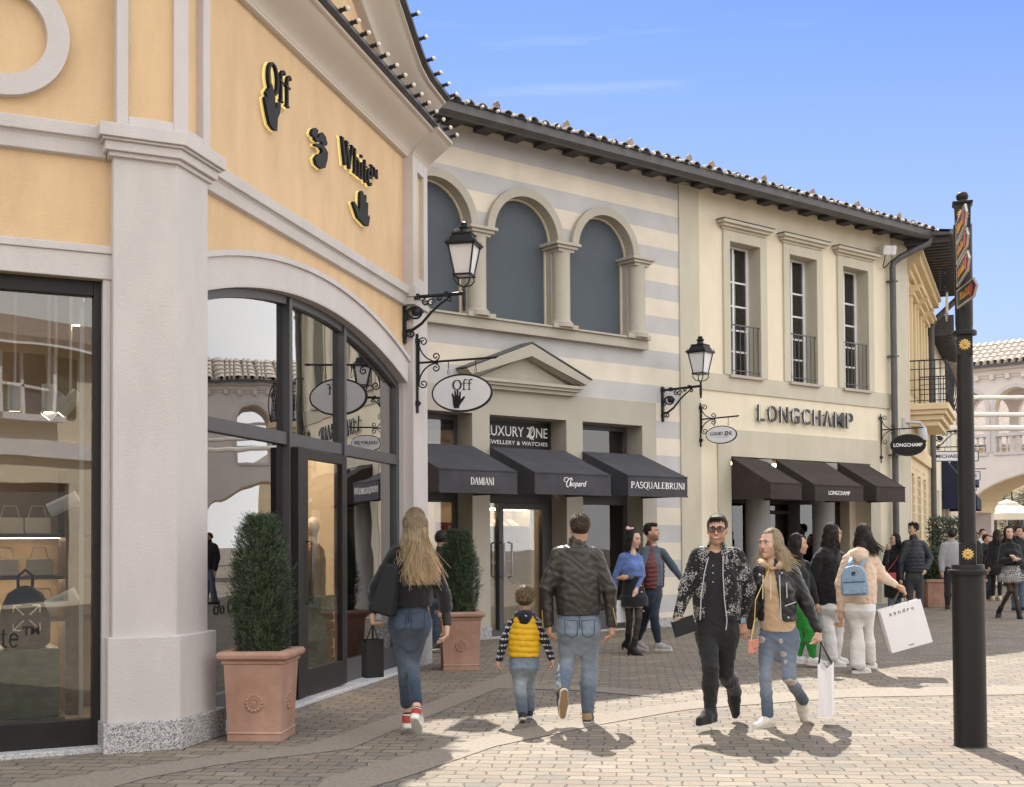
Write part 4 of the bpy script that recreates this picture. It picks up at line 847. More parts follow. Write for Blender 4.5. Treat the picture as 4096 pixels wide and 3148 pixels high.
# ================================================================== hanging signs
def oval(b, hw, hh, y0, y1, n=48, cz=0, cx=0): b.slab([(cx + hw * math.cos(2 * math.pi * i / n), cz + hh * math.sin(2 * math.pi * i / n)) for i in range(n)], y0, y1)
def hang_sign(P, d, L, up, dn, drop, cx, hw, hh, board, label, letters, rect=False, twin_scroll=True, group='hanging shop signs'):
    M = dirM(P, d); root = thing('hanging_sign', label, 'sign', M, group)
    b = MB(M); b.box(-.012, .012, -.015, .015, -dn, up)
    for z in (up - .09, -dn + .12): b.box(-.03, .025, -.03, .03, z - .03, z + .03); b.ball((.03, 0, z), .016, 6)
    b.tube([(0, 0, 0), (L, 0, .03)], .014, 8); b.add([(L, 0, .03 + .02), (L + .05, 0, .035), (L, 0, .03 - .02), (L - .02, 0, .03)], [(0, 1, 2, 3)])
    if twin_scroll:
        s = up * .30
        for sg in (1, -1):
            b.tube([(.02 + .0 * t, 0, 0) for t in (0,)] + [(.02 + .25 * (1 - math.cos(t)) , 0, sg * (up * .72 - (up * .70) * math.sin(t))) for t in [i * math.pi / 2 / 10 for i in range(11)]], .010, 6)
            b.tube(spiral(.075, sg * up * .72, .058, .012, 180, 180 - sg * 480, 18), .009, 6); b.tube(spiral(.235, sg * up * .20, .052, .012, 270 if sg > 0 else 90, (270 + 450) if sg > 0 else (90 - 450), 18), .009, 6)
    for x in (cx - hw * .45, cx + hw * .45):
        b.tube([(x, 0, .02), (x, 0, -drop * .55)], .006, 6); b.tube([(x + .012 * math.sin(t), 0, -drop * .55 - drop * .25 + drop * .2 * math.cos(t)) for t in [i * .7 for i in range(9)]], .004, 5)
    add('bracket', b, 'iron', root, smooth=40)
    cz = -drop - hh
    bd = MB(M); rm = MB(M)
    if rect: bd.box(cx - hw + .02, cx + hw - .02, -.014, .014, cz - hh + .02, cz + hh - .02); rm.box(cx - hw, cx + hw, -.02, .02, cz - hh, cz + hh)
    else: oval(bd, hw * .945, hh * .90, -.024, .024, cz=cz, cx=cx); oval(rm, hw, hh, -.018, .018, cz=cz, cx=cx)
    if rect: rm = MB(M); rm.slab([(cx - hw, cz - hh), (cx + hw, cz - hh), (cx + hw, cz + hh), (cx - hw, cz + hh)], -.022, .022, [[(cx - hw + .02, cz - hh + .02), (cx + hw - .02, cz - hh + .02), (cx + hw - .02, cz + hh - .02), (cx - hw + .02, cz + hh - .02)]])
    add('sign_board', bd, board, root); add('sign_rim', rm, 'iron', root, smooth=30)
    letters(M @ T(cx, -.026 if not rect else -.016, cz), root)
    return root
# Off oval
uo, zo = fx('A', 1670, 1452, .14)
def off_letters(M, root):
    b = serif_mb('Off', .25, .125, M @ T(-.115, 0, .035), .004, .03); add('lettering', b, 'black_letter', root)
    h = MB(M); h.slab([(-.155 + .20 * a, -.185 + .23 * z) for a, z in HAND], -.006, 0); add('hand_emblem', h, 'black_letter', root)
hang_sign(MA @ Vector((uo, -.14, zo)), nA_, .98, .36, .62, .155, .57, .385, .235, 'white_board', 'white oval hanging sign with Off lettering and black hand emblem', off_letters)
ul, zl = fx('B', 2801, 1678, .03)
def lz_letters(M, root):
    add('lettering', text_mb('LUXURY Z NE', .40, .062, M @ T(-.20, 0, -.01), .004, bold=.006), 'black_letter', root)
    o = MB(M); stroke(o, [(.105 + .020 * math.cos(t * .35) + .006 * math.sin(t * .35), .02 + .036 * math.sin(t * .35)) for t in range(19)], .011, -.004, 0); add('lettering', o, 'black_letter', root)
    add('lettering', text_mb('JEWELLERY & WATCHES', .22, .018, M @ T(-.10, 0, -.052), .003), 'plastic_grey', root)
hang_sign(MB_ @ Vector((ul, -.04, zl)), (.90, -.43), .68, .30, .50, .13, .385, .29, .165, 'white_board', 'white oval hanging sign reading LUXURY ZONE on khaki pilaster', lz_letters)
ul, zl = fx('B', 3522, 1720, .03)
hang_sign(MB_ @ Vector((ul, -.04, zl)), (.97, -.24), .82, .34, .70, .10, .54, .36, .232, 'black_letter', 'black oval hanging sign with white LONGCHAMP lettering', lambda M, r: add('lettering', text_mb('LONGCHAMP', .58, .075, M @ T(-.29, 0, -.035), .004, bold=.02), 'white_letter', r))

# ================================================================== light strings along the eaves
def bulbs(name, label, pts, dirs, sock_mat, wire, group='festoon light strings', L=.078):
    root = thing(name, label, 'light string', Matrix.Translation(pts[0]), group)
    w = MB(); w.tube(wire, .012, 5); add('cable', w, 'iron', root)
    for i, (p, d) in enumerate(zip(pts, dirs)):
        d = Vector(d).normalized(); s = MB(); s.tube([p, p + d * L], .020, 7); s.tube([p + d * (L * .3), p + d * (L * .45)], .026, 7); s.tube([p + d * (L * .8), p + d * L], .026, 7)
        sk = add('bulb_socket', s, sock_mat, root)
        b = MB(); b.ball(p + d * (L + .016), .026, 9); add('bulb', b, 'bulb', sk, smooth=True)
rnd = random.Random(5)
pts = [MA @ Vector((9.1 + i * .298, -.42, 6.70)) for i in range(21)]
bulbs('light_string', 'black socket light string along the level cornice of the orange corner building', pts, [(MA.to_3x3() @ Vector((rnd.uniform(-.08, .08), -1, .22))) for _ in pts], 'iron', [pts[0], pts[-1]])
cum = []; 
for (a, za), (b, zb) in zip(RP, RP[1:]):
    L_ = math.hypot(b - a, zb - za); k = max(1, round(L_ / .36))
    for i in range(k): cum.append((a + (b - a) * i / k, za + (zb - za) * i / k))
pts = [MA @ Vector((u, -.42, z + .42)) for u, z in cum]
bulbs('light_string', 'black socket light string along the sloping gable edge of the orange corner building', pts, [(MA.to_3x3() @ Vector((.1, -1, .25))) for _ in pts], 'iron', pts)
pts = [MB_ @ Vector((8.2 + i * .302, -.765, 8.075)) for i in range(27)]
bulbs('light_string', 'white bulb light string on the gutter of the striped building', pts, [(MB_.to_3x3() @ Vector((rnd.uniform(-.5, .1), -1, rnd.uniform(-.2, .15)))) for _ in pts], 'plastic_grey', [pts[0], pts[-1]], L=.06)
pts = [MB_ @ Vector((16.35 + i * .302, -.765, 8.075)) for i in range(24)]
bulbs('light_string', 'white bulb light string on the gutter of the cream building', pts, [(MB_.to_3x3() @ Vector((rnd.uniform(-.5, .1), -1, rnd.uniform(-.2, .15)))) for _ in pts], 'plastic_grey', [pts[0], pts[-1]], L=.06)

# ================================================================== planters
def planter(P, rot, label, sz=.43):
    M = Matrix.Translation(P) @ RZ(rot); root = thing('planter', label, 'planter', M, 'square terracotta planters'); h = .70
    def sq(z, a): return [(-a, -a, z), (a, -a, z), (a, a, z), (-a, a, z)]
    a = sz / 2; b = MB(M); lv = [(0, a), (.055, a), (.06, a + .006), (.07, a + .004), (.075, a - .004), (.60, a + .022), (.605, a + .034), (.625, a + .036), (.63, a + .028), (.635, a + .05), (.65, a + .066), (.675, a + .07), (.695, a + .058), (.70, a + .04), (.70, a - .02), (.66, a - .03)]
    vs = []; fs = []
    for z, r in lv: vs += sq(z, r)
    for i in range(len(lv) - 1):
        for j in range(4): fs.append((i * 4 + j, i * 4 + (j + 1) % 4, i * 4 + 4 + (j + 1) % 4, i * 4 + 4 + j))
    fs += [(3, 2, 1, 0)]; b.add(vs, fs); add('pot', b, 'terracotta', root, bevel=.012)
    s = MB(M); s.add(sq(.64, a - .01), [(0, 1, 2, 3)]); add('soil', s, 'soil', root)
    for ang in (0, 90, 180, 270):
        r = MB(M @ RZ(ang) @ T(0, -a - .006, .30) @ RX(90) ); 
        r.lathe([(.0605, -.004), (.060, .004), (.055, .008), (.046, .006), (.044, .002)], 24); r.lathe([(.02, 0), (.02, .010), (.014, .013), (.010, .010), (.006, .014), (.001, .015)], 14)
        for k in range(14): t = 2 * math.pi * k / 14; r.ball((.062 * math.cos(t), .062 * math.sin(t), .003), .0145, 6, sq=(1, 1, .6)); 
        for k in range(12): t = 2 * math.pi * k / 12; r.ball((.034 * math.cos(t), .034 * math.sin(t), .003), .0105, 6, sq=(1, 1, .7))
        add('rosette', r, 'terracotta', root, smooth=50)
    return M
def shrub(P, label, r0, h, seed, n=6800, z0=.64):
    rn = random.Random(seed); root = thing('yew_shrub', label, 'shrub', Matrix.Translation(P) @ T(0, 0, z0), 'clipped yew shrubs')
    s = MB(Matrix.Translation(P)); s.tube([(0, 0, z0), (.01, .0, z0 + h * .5), (-.01, .01, z0 + h * .9)], [.022, .012, .004], 7)
    for k in range(10):
        a = rn.uniform(0, 6.28); z = z0 + h * rn.uniform(.05, .8); R1 = r0 * .8; s.tube([(0, 0, z), (R1 * .5 * math.cos(a), R1 * .5 * math.sin(a), z + .1), (R1 * math.cos(a), R1 * math.sin(a), z + .26)], [.009, .006, .003], 5)
    add('stem', s, 'bark', root)
    f = MB(Matrix.Translation(P)); vs, fs = [], []
    def rad(t, a): return r0 * (.86 + .26 * math.sin(math.pi * min(1, t * 1.15) ** .8) - .36 * max(0, (t - .66) / .34) ** 2.2) * (1 + .10 * math.sin(3 * a + 5 * t) + .07 * math.sin(7 * a - 9 * t) + .05 * math.sin(13 * a + 21 * t))
    for k in range(n):
        t = rn.random() ** .92; a = rn.uniform(0, 6.283); q = (1 - rn.random() ** 2.2 * .75); rr = rad(t, a) * q
        if rn.random() < .12: rr *= rn.uniform(1.05, 1.28)
        c = Vector((rr * math.cos(a), rr * math.sin(a), z0 + .02 + t * h))
        ax = Vector((math.cos(a) * .9, math.sin(a) * .9, .85 + rn.uniform(-.4, .6))) + Vector((rn.uniform(-.5, .5), rn.uniform(-.5, .5), rn.uniform(-.3, .3))); ax.normalize()
        L_ = rn.uniform(.035, .075); e = ax.orthogonal().normalized(); g_ = ax.cross(e)
        for j in range(7):
            s_ = j / 6; th = j * 2.4 + k; dr = (e * math.cos(th) + g_ * math.sin(th)) * .8 + ax * .7; dr.normalize(); b = c + ax * L_ * s_; l = .025 * (1.15 - .5 * s_); sd = dr.cross(ax).normalized() * .0032
            i = len(vs); vs += [b - sd, b + sd, b + dr * l]; fs.append((i, i + 1, i + 2))
    f.add(vs, fs); add('foliage', f, 'yew', root, norm=False)
p1 = Vector((-2.015, 9.85, 0)); p2 = Vector((-.675, 15.02, 0))
planter(p1, -4, 'square terracotta planter with rosettes beside the open shop door, nearest the camera')
shrub(p1, 'tall dark green yew shrub in the planter beside the open shop door', .185, 1.08, 1)
planter(p2, 8, 'square terracotta planter with rosettes in front of the jewellery shop')
shrub(p2, 'dark green yew shrub in the planter in front of the jewellery shop', .18, 1.0, 2)

# ================================================================== signpost
PB = Vector((3.385, 9.25, 0)); M = Matrix.Translation(PB)
sp = thing('signpost', 'tall black cast iron signpost with gold rosettes and pointed direction boards', 'signpost', M)
zz = lambda y: at(3840, y, 9.25).z
b = MB(M); b.lathe([(.124, 0), (.118, .01), (.117, zz(2300)), (.143, zz(2298)), (.146, zz(2292)), (.146, zz(2282)), (.141, zz(2278)), (.119, zz(2277)), (.117, zz(2262)), (.115, zz(2258))], 40)
b.lathe([(.063, zz(2260)), (.062, zz(2000)), (.059, zz(1426)), (.059, zz(1330)), (.064, zz(1300)), (.067, zz(950)), (.067, zz(900))], 32)
b.lathe([(.07, zz(1345)), (.088, zz(1342)), (.09, zz(1336)), (.09, zz(1328)), (.085, zz(1324)), (.07, zz(1322))], 32)
add('post', b, 'dark_metal', sp, smooth=30)
for a, y0, y1 in ((.058, 2256, 2172), (.056, 1424, 1340)): b = MB(M @ RZ(-18)); b.box(-a, a, -a, a, zz(y0), zz(y1)); add('post_block', b, 'dark_metal', sp, bevel=.004)
b = MB(M @ RZ(-18))
b.add([(-.054, -.054, zz(915)), (.054, -.054, zz(915)), (.054, .054, zz(915)), (-.054, .054, zz(915)), (-.058, -.058, zz(825)), (.058, -.058, zz(825)), (.058, .058, zz(825)), (-.058, .058, zz(825)),
       (-.074, -.074, zz(818)), (.074, -.074, zz(818)), (.074, .074, zz(818)), (-.074, .074, zz(818)), (-.072, -.072, zz(811)), (.072, -.072, zz(811)), (.072, .072, zz(811)), (-.072, .072, zz(811))],
      [(3, 2, 1, 0)] + [(i * 4 + j, i * 4 + (j + 1) % 4, i * 4 + 4 + (j + 1) % 4, i * 4 + 4 + j) for i in range(3) for j in range(4)] + [(12, 13, 14, 15)])
add('post_block', b, 'dark_metal', sp, bevel=.004)
b = MB(M); b.lathe([(.02, zz(811)), (.032, zz(809)), (.025, zz(806)), (.042, zz(796)), (.046, zz(786)), (.038, zz(774)), (.016, zz(769)), (.001, zz(768))], 20); add('finial', b, 'dark_metal', sp, smooth=True)
for y in (2217, 1383, 866):
    r = MB(M @ RZ(-18) @ T(0, -.0585 if y > 2000 else -.0565, zz(y)) @ RX(90))
    for k in range(12):
        t = 2 * math.pi * k / 12; ca, sa = math.cos(t), math.sin(t)
        pr = [(.010, 0), (.022, .009), (.032, .008), (.046, 0), (.032, -.008), (.022, -.009)]
        vs = [(a * ca - c * sa, a * sa + c * ca, .001) for a, c in pr] + [(a * ca - c * sa, a * sa + c * ca, .007) for a, c in pr] + [(.028 * ca, .028 * sa, .012)]
        r.add(vs, [(i, (i + 1) % 6, (i + 1) % 6 + 6, i + 6) for i in range(6)] + [(i + 6, (i + 1) % 6 + 6, 12) for i in range(6)])
    r.lathe([(.017, .002), (.016, .010), (.011, .013), (.009, .009), (.006, .014), (.001, .016)], 14)
    add('rosette', r, 'gold', sp)
def finger(pxl, ytl, ybl, pxr, Yr, tip=.09, Y0=9.17, txt=True, hh=None):
    A0 = at(pxl, ytl, Y0); A1 = at(pxl, ybl, Y0); hgt = A0.z - A1.z; B0 = at(pxr, 1000, Yr); d = Vector((B0.x - A0.x, B0.y - A0.y, 0)); L_ = d.length
    Mf = dirM(Vector((A1.x, A1.y, A1.z)), (d.x, d.y)); 
    pl = [(0, 0), (L_ - tip, 0), (L_, hgt / 2), (L_ - tip, hgt), (0, hgt)]; e = .013
    pin = [(e, e), (L_ - tip - .006, e), (L_ - e * 1.2, hgt / 2), (L_ - tip - .006, hgt - e), (e, hgt - e)]
    q = MB(Mf); q.slab(pl, -.007, .007, [pin]); o = add('direction_board_rim', q, 'sign_rim', fs_)
    q = MB(Mf); q.slab(pin, -.005, .005); add('direction_board', q, 'dark_metal', fs_)
    for s in (-.006, .006):
        q = MB(Mf); k = L_ - tip - .07; oval(q, .05, hgt * .34, s - .002, s + .002, 20, cz=hgt / 2, cx=k); add('red_disc', q, 'sign_red', fs_)
        q = MB(Mf); rn = random.Random(int(pxl + ytl)); x = .10
        while x < L_ * .62: wd = rn.choice((.018, .026, .034)); q.box(x, x + wd * .35, s - .002, s + .002, hgt * .34, hgt * (.62 if rn.random() < .7 else .74)); q.box(x, x + wd, s - .0025, s + .0025, hgt * .34, hgt * .40); x += wd + .014
        add('board_lettering', q, 'sign_orange', fs_)
fs_ = sp
finger(3827, 896, 980, 3872, 8.52); finger(3828, 985, 1060, 3877, 8.52); finger(3830, 1070, 1150, 3880, 8.52); finger(3831, 1162, 1236, 3909, 8.62)
finger(3790, 1168, 1252, 3783, 9.75, Y0=9.3)
q = MB(M); q.box(-.175, -.10, -.012, .012, zz(1160), zz(1080)); add('bracket_plate', q, 'dark_metal', sp)
q = MB(M)
for y in (918, 975, 990, 1060, 1080, 1155, 1175, 1230): q.ball((-.03, -.067, zz(y)), .008, 7)
for y in (1094, 1150): q.ball((-.145, -.014, zz(y)), .007, 7)
add('bolt', q, 'grey_metal', sp)

# ================================================================== pipes, lamps and cameras on the cream building
dp = thing('downpipe', 'dark grey downpipe with swan neck at the corner of the cream building', 'downpipe', MB_ @ T(22.69, 0, 0), 'downpipes')
b = MB(MB_); b.tube([(22.69, -.13, .15), (22.69, -.13, 7.32), (22.71, -.15, 7.42), (22.80, -.25, 7.52), (23.10, -.50, 7.72), (23.28, -.62, 7.82), (23.32, -.66, 7.95)], .068, 14); add('pipe', b, 'gutter', dp, smooth=40)
b = MB(MB_); 
for z in (1.2, 3.3, 5.4, 7.0): b.box(22.61, 22.77, -.205, -.02, z, z + .03)
add('pipe_clip', b, 'gutter', dp)
fl_ = thing('floodlight', 'white box floodlight with black cable under the eave of the cream building', 'floodlight', MB_ @ T(22.45, -.2, 7.55))
b = MB(MB_ @ T(22.38, -.24, 7.62) @ RZ(-30) @ RX(18)); b.box(-.15, .15, -.09, .09, -.10, .10); add('housing', b, 'plastic_white', fl_, bevel=.03, seg=3)
b = MB(MB_ @ T(22.38, -.24, 7.62) @ RZ(-30) @ RX(18)); b.box(.04, .05, -.093, .093, -.103, .103); b.tube([(0, .09, 0), (0, .22, .02)], .02, 6); add('mount', b, 'plastic_grey', fl_)
b = MB(MB_); b.tube([(22.30, -.22, 7.52), (22.30, -.20, 7.40), (22.36, -.12, 7.30), (22.48, -.06, 7.28), (22.58, -.08, 7.36), (22.66, -.12, 7.45)], .012, 6); add('cable', b, 'iron', fl_, smooth=True)

# ================================================================== shop displays behind the glass
def Lp(px, py, w): u, z = fx('L', px, py, w); return (u, -w, z)
ur, _ = fx('L', 262, 2800, -.38); ub, zb_ = fx('L', 103, 2592, -.56)
t = thing('display_plinth', 'green marble display plinth behind the left shop window', 'plinth', ML @ T(.6, .6, 0))
q = MB(ML); q.box(-.6, ur, .38, 1.0, .03, .22); add('plinth_base', q, 'green_marble', t, bevel=.005); q = MB(ML); q.box(-.6, ur - .04, .42, .98, .222, zb_); add('plinth_block', q, 'green_marble', t, bevel=.005)
t = thing('display_backpack', 'black backpack with white crossed arrows emblem on the green plinth', 'backpack', ML @ T(ub, .62, zb_))
q = MB(ML @ T(ub, .62, zb_)); q.lathe([(.14, 0), (.175, .03), (.18, .20), (.165, .32), (.12, .42), (.05, .47), (.001, .48)], 20, Matrix.Diagonal((1.05, .55, 1, 1))); add('bag_body', q, 'black_letter', t, smooth=True)
q = MB(ML @ T(ub, .62, zb_)); q.tube([(-.05, 0, .46), (-.055, 0, .55), (0, 0, .60), (.055, 0, .55), (.05, 0, .46)], .012, 8); add('bag_handle', q, 'black_letter', t, smooth=True)
q = MB(ML @ T(ub, .505, zb_ + .235))
for a in (45, 135, 225, 315):
    c, s = math.cos(R_(a)), math.sin(R_(a)); tp = Vector((c * .135, 0, s * .135)); q.tube([(c * .03, 0, s * .03), tp], .015, 6, flat=.4)
    for d in ((-c, 0), (0, -s)): q.tube([tp, tp + Vector((d[0] * .075, 0, d[1] * .075))], .015, 6, flat=.4)
add('arrow_emblem', q, 'white_letter', t)
t = thing('shelf_unit', 'dark wood wall shelves lit warm behind the left shop window', 'shelf', ML @ T(.5, 2.3, 0))
uu, _ = fx('L', 262, 2300, -1.92); SZ = [fx('L', 150, y, -2.0)[1] for y in (2137, 2304, 2472)]
q = MB(ML)
for z in SZ: q.box(-2.5, uu + .55, 1.95, 2.45, z - .03, z)
add('shelf_board', q, 'shelf_wood', t); q = MB(ML)
for z in SZ: q.box(-2.4, uu, 2.36, 2.40, z - .036, z - .0305)
add('shelf_light', q, 'glow_panel', t); q = MB(ML)
for u in (uu, uu - 1.5, uu - 3.0): q.box(u, u + .15, 1.92, 2.5, .03, 2.2)
add('shelf_upright', q, 'shelf_wood', t)
k = 0
for (u, z) in [(fx('L', x, 2200, -2.12)[0], SZ[i_] + .002) for x, i_ in ((150, 0), (158, 1), (178, 2), (40, 0), (20, 1))]:
    t = thing('display_handbag', ['cream folded handbag on the top wooden shelf', 'cream flap handbag on the middle wooden shelf', 'cream round handbag on the lowest wooden shelf', 'cream handbag on the top shelf beside the second upright', 'cream handbag on the middle shelf far left'][k], 'handbag', ML @ T(u, 2.1, z), 'cream handbags on shelves'); k += 1
    q = MB(ML @ T(u, 2.12, z)); q.prism([(-.05, 0), (.06, 0), (.04, .14), (-.01, .15)], -.11, .11); add('bag_body', q, 'cream_leather', t, bevel=.012)
    q = MB(ML @ T(u, 2.12, z)); q.tube([(-.08, .02, .14), (-.05, .02, .25), (.05, .02, .25), (.08, .02, .14)], .006, 6); add('strap', q, 'cream_leather', t)
def spot(M, dv, label, cable=None):
    t = thing('spotlight', label, 'spotlight', M, 'white cylinder shop spotlights'); d = Vector(dv).normalized(); q = MB(M); q.tube([(0, 0, 0), d * .23], .055, 14)
    add('spot_body', q, 'plastic_white', t, smooth=40); q = MB(M); q.tube([d * .229, d * .2315], .042, 12); add('spot_lens', q, 'lamp_glow', t)
    q = MB(M); q.tube([d * .1, d * .1 + Vector(cable or (0, 0, .16))], .012, 6); add('spot_arm', q, 'plastic_white', t)
pl = thing('spotlight_track', 'slim vertical white lighting track inside the left shop window', 'track', ML @ T(1.27, .24, 0)); q = MB(ML); q.box(1.255, 1.285, .24, .27, .05, 3.4); add('track_rail', q, 'plastic_white', pl)
for (px, py, lb) in ((312, 1990, 'white cylinder spotlight upper one on the vertical track'), (305, 2375, 'white cylinder spotlight lower one on the vertical track')):
    u, z = fx('L', px, py, -.3); spot(ML @ T(u, .3, z), (-.85, .25, -.42), lb, (.10, 0, -.02))
for i, (px, py, d, lb) in enumerate(((60, 1530, (.0, .1, -1), 'ceiling spotlight pointing straight down near the window left edge'), (195, 1540, (.0, -.1, -1), 'ceiling spotlight pointing down beside the small glass sign'), (255, 1580, (-.6, .1, -.8), 'ceiling spotlight tilted to the left beside the small glass sign'), (315, 1570, (-.6, .1, -.75), 'ceiling spotlight tilted to the left nearest the window edge'), (310, 1190, (0, 0, -1), 'highest ceiling spotlight in the left window corner'))):
    u, z = fx('L', px, py, -1.0); spot(ML @ T(u, 1.0, z), d, lb, (0, 0, 4.24 - z))
# entrance display: mannequin beside a stack of green boxes
for k in range(9):
    q = MB(MA @ T(fx('A', 1250, 2560, -.6)[0] + .05, .72, .05 + k * .10) @ RZ((k * 37) % 7 - 3)); q.box(-.30, .25, -.26, .02, 0, .094)
    tag(add('display_box', q, 'green_marble', None, bevel=.004), 'dark green box in the stack beside the mannequin inside the open doorway', 'box', 'stacked green display boxes')

# jewellery cabinet seen through the glass door, a red poster, bags in the brown-canopied shop, glowing bulbs in the corner shop
t = thing('display_cabinet', 'cream jewellery cabinet with glass shelves of small trays behind the glass door', 'cabinet', MB_ @ T(12.7, 1.2, 0)); q = MB(MB_)
q.box(11.9, 13.6, 1.45, 1.5, .04, 2.6); q.box(11.9, 13.6, .95, 1.45, .04, .80); q.box(11.9, 11.95, .95, 1.45, .8, 2.2); q.box(13.55, 13.6, .95, 1.45, .8, 2.2); q.box(11.9, 13.6, .95, 1.45, 2.1, 2.3); add('cabinet_case', q, 'cream_leather', t, bevel=.004)
q = MB(MB_)
for z in (1.14, 1.46, 1.78): q.box(11.95, 13.55, 1.0, 1.44, z, z + .012)
add('cabinet_shelf', q, 'plastic_grey', t); rj = random.Random(4); q = MB(MB_); g_ = MB(MB_)
for z in (.80, 1.152, 1.472, 1.792):
    u = 12.0
    while u < 13.4: w_ = rj.uniform(.10, .22); q.add([(u, 1.05, z + .01), (u + w_, 1.05, z + .01), (u + w_, 1.25, z + .12), (u, 1.25, z + .12)], [(0, 1, 2, 3)]); [g_.ball((u + rj.uniform(.02, w_ - .02), 1.06 + .18 * k / 5, z + .03 + .10 * k / 5), .012, 5) for k in range(4)]; u += w_ + rj.uniform(.05, .12)
add('tray', q, 'white_board', t, norm=False); add('jewellery', g_, 'gold', t)
q = MB(MB_); q.box(12.0, 13.5, 1.0, 1.03, 2.06, 2.095); add('cabinet_light', q, 'glow_panel', t)
ua, za = fx('B', 1745, 2090, -.6); ub2, zb2 = fx('B', 1835, 2180, -.6); q = MB(MB_); q.box(ua, ub2, .60, .62, zb2, za); pq = tag(add('wall_poster', q, 'red_panel'), 'red poster in the jewellery window beside the orange corner building', 'poster')
add('lettering', text_mb('PAS', .17, .07, MB_ @ T(ub2 - .20, .598, (za + zb2) / 2 + .06), .003), 'white_letter', pq)
t = thing('display_handbag', 'round black handbag on a shelf in the brown canopied shop', 'handbag', MB_ @ T(fx('B', 3180, 2150, -1.5)[0], 1.5, 1.25)); ux, zx = fx('B', 3180, 2150, -1.5); q = MB(MB_); q.ball((ux, 1.5, zx + .13), .15, 12, sq=(1, .5, .85)); add('bag_body', q, 'bag_dark', t, smooth=True); q = MB(MB_); q.tube([(ux - .09, 1.5, zx + .22), (ux - .06, 1.5, zx + .36), (ux + .06, 1.5, zx + .36), (ux + .09, 1.5, zx + .22)], .010, 6); add('bag_handle', q, 'bag_dark', t)
q = MB(MB_); q.box(ux - .6, ux + .5, 1.3, 1.75, zx - .04, zx); q.box(ux - .6, ux + .5, 1.72, 1.76, 0, zx); tag(add('display_counter', q, 'shelf_wood', None, bevel=.004), 'dark wood display shelf holding the round black handbag', 'shelf')
for i, (px, py) in enumerate(((1475, 1975), (1472, 2105), (1467, 2205))):
    u, z = fx('A', px, py, -.9); q = MB(MA); q.ball((u, .9, z), .038, 10); o = tag(add('wall_bulb', q, 'lamp_glow', None, smooth=True), ['glowing round bulb behind the right shop pane, highest of three', 'glowing round bulb behind the right shop pane, middle of three', 'glowing round bulb behind the right shop pane, lowest of three'][i], 'lamp', 'glowing bulbs behind the right shop pane')
    q = MB(MA); q.tube([(u, .93, z), (u, 1.05, z)], .02, 8); add('lamp_base', q, 'plastic_white', o)
q = MB(MA); u, z = fx('A', 1466, 2200, -1.1); q.box(u - 1.1, u + .9, 1.06, 1.12, .03, 3.6); tag(add('display_wall', q, 'warm_wall'), 'beige display wall carrying glowing bulbs inside the corner shop', 'display wall')
# ================================================================== yellow building round the corner
C0 = MB_ @ Vector((23.42, .03, 0)); DA = 67.4
MD = Matrix.Translation((C0.x, C0.y, 0)) @ RZ(DA)
bD = thing('yellow_building', 'yellow stucco building round the corner with an iron balcony and dark rafter eave', 'building', MD @ T(3, 0, 0))
w = MB(MD); w.slab([(0.02, 0), (6.0, 0), (6.0, 8.0), (0.02, 8.0)], .0, .3, [[(a, b), (a + wd, b), (a + wd, c), (a, c)] for a, wd, b, c in ((.9, .75, 4.75, 6.9), (2.6, .75, 4.75, 6.9), (4.4, .75, 4.75, 6.9), (.7, .75, .4, 3.0), (2.3, .85, .4, 3.0), (4.0, .85, .4, 3.0))])
add('wall', w, 'yellow_stucco', bD)
w = MB(MD); w.box(0.0, .42, -.02, .0, .0, 7.4); w.box(0, .10, -.04, -.02, 0, 7.5); add('corner_strip', w, 'pink_stucco', bD)
w = MB(MD)
for z0, z1, p in ((7.30, 7.42, .10), (7.42, 7.55, .18), (7.55, 7.70, .30), (7.70, 7.80, .36)): w.box(0.0, 6.0, -p, .01, z0, z1)
for a in (.9, 2.6, 4.4):
    for z0, z1, p in ((6.95, 7.05, .12), (7.05, 7.12, .22), (7.12, 7.18, .28)): w.box(a - .2, a + .95, -p, .0, z0, z1)
    w.box(a - .15, a - .0, -.06, .0, 4.75, 6.95); w.box(a + .75, a + .9, -.06, .0, 4.75, 6.95)
w.box(0.1, 6.0, -.08, 0, 3.35, 3.65); add('moulding', w, 'yellow_stucco', bD, bevel=.008)
w = MB(MD); 
for a, wd, b, c in ((.9, .75, 4.75, 6.9), (2.6, .75, 4.75, 6.9), (4.4, .75, 4.75, 6.9), (.7, .75, .4, 3.0), (2.3, .85, .4, 3.0), (4.0, .85, .4, 3.0)): w.box(a, a + wd, .12, .16, b, c)
add('window_shutter', w, 'plastic_grey', bD)
w = MB(MD); w.prism([(.3, 7.98), (-.95, 7.95), (-.95, 8.0), (.3, 8.12)], -.55, 6.0); x = -.4
while x < 5.9: w.box(x, x + .09, -.92, 0, 7.84, 7.952); x += .30
add('eave_rafters', w, 'roof_wood', bD)
w = MB(MD); w.prism([(-.93, 7.95), (-1.03, 7.92), (-1.10, 7.96), (-1.12, 8.08), (-1.08, 8.08), (-.95, 8.02)], -.6, 6.0); add('gutter', w, 'gutter', bD)
w = MB(MD); w.add([(-.5, -1.0, 8.06), (6, -1.0, 8.06), (6, 3.5, 8.9), (.8, 3.5, 8.9), (6, 3.5, 0), (6, 0.1, 0), (6, .1, 8.0)], [(0, 1, 2, 3), (1, 6, 5, 4, 2)]); add('roof', w, 'tile_clay', bD, norm=False)
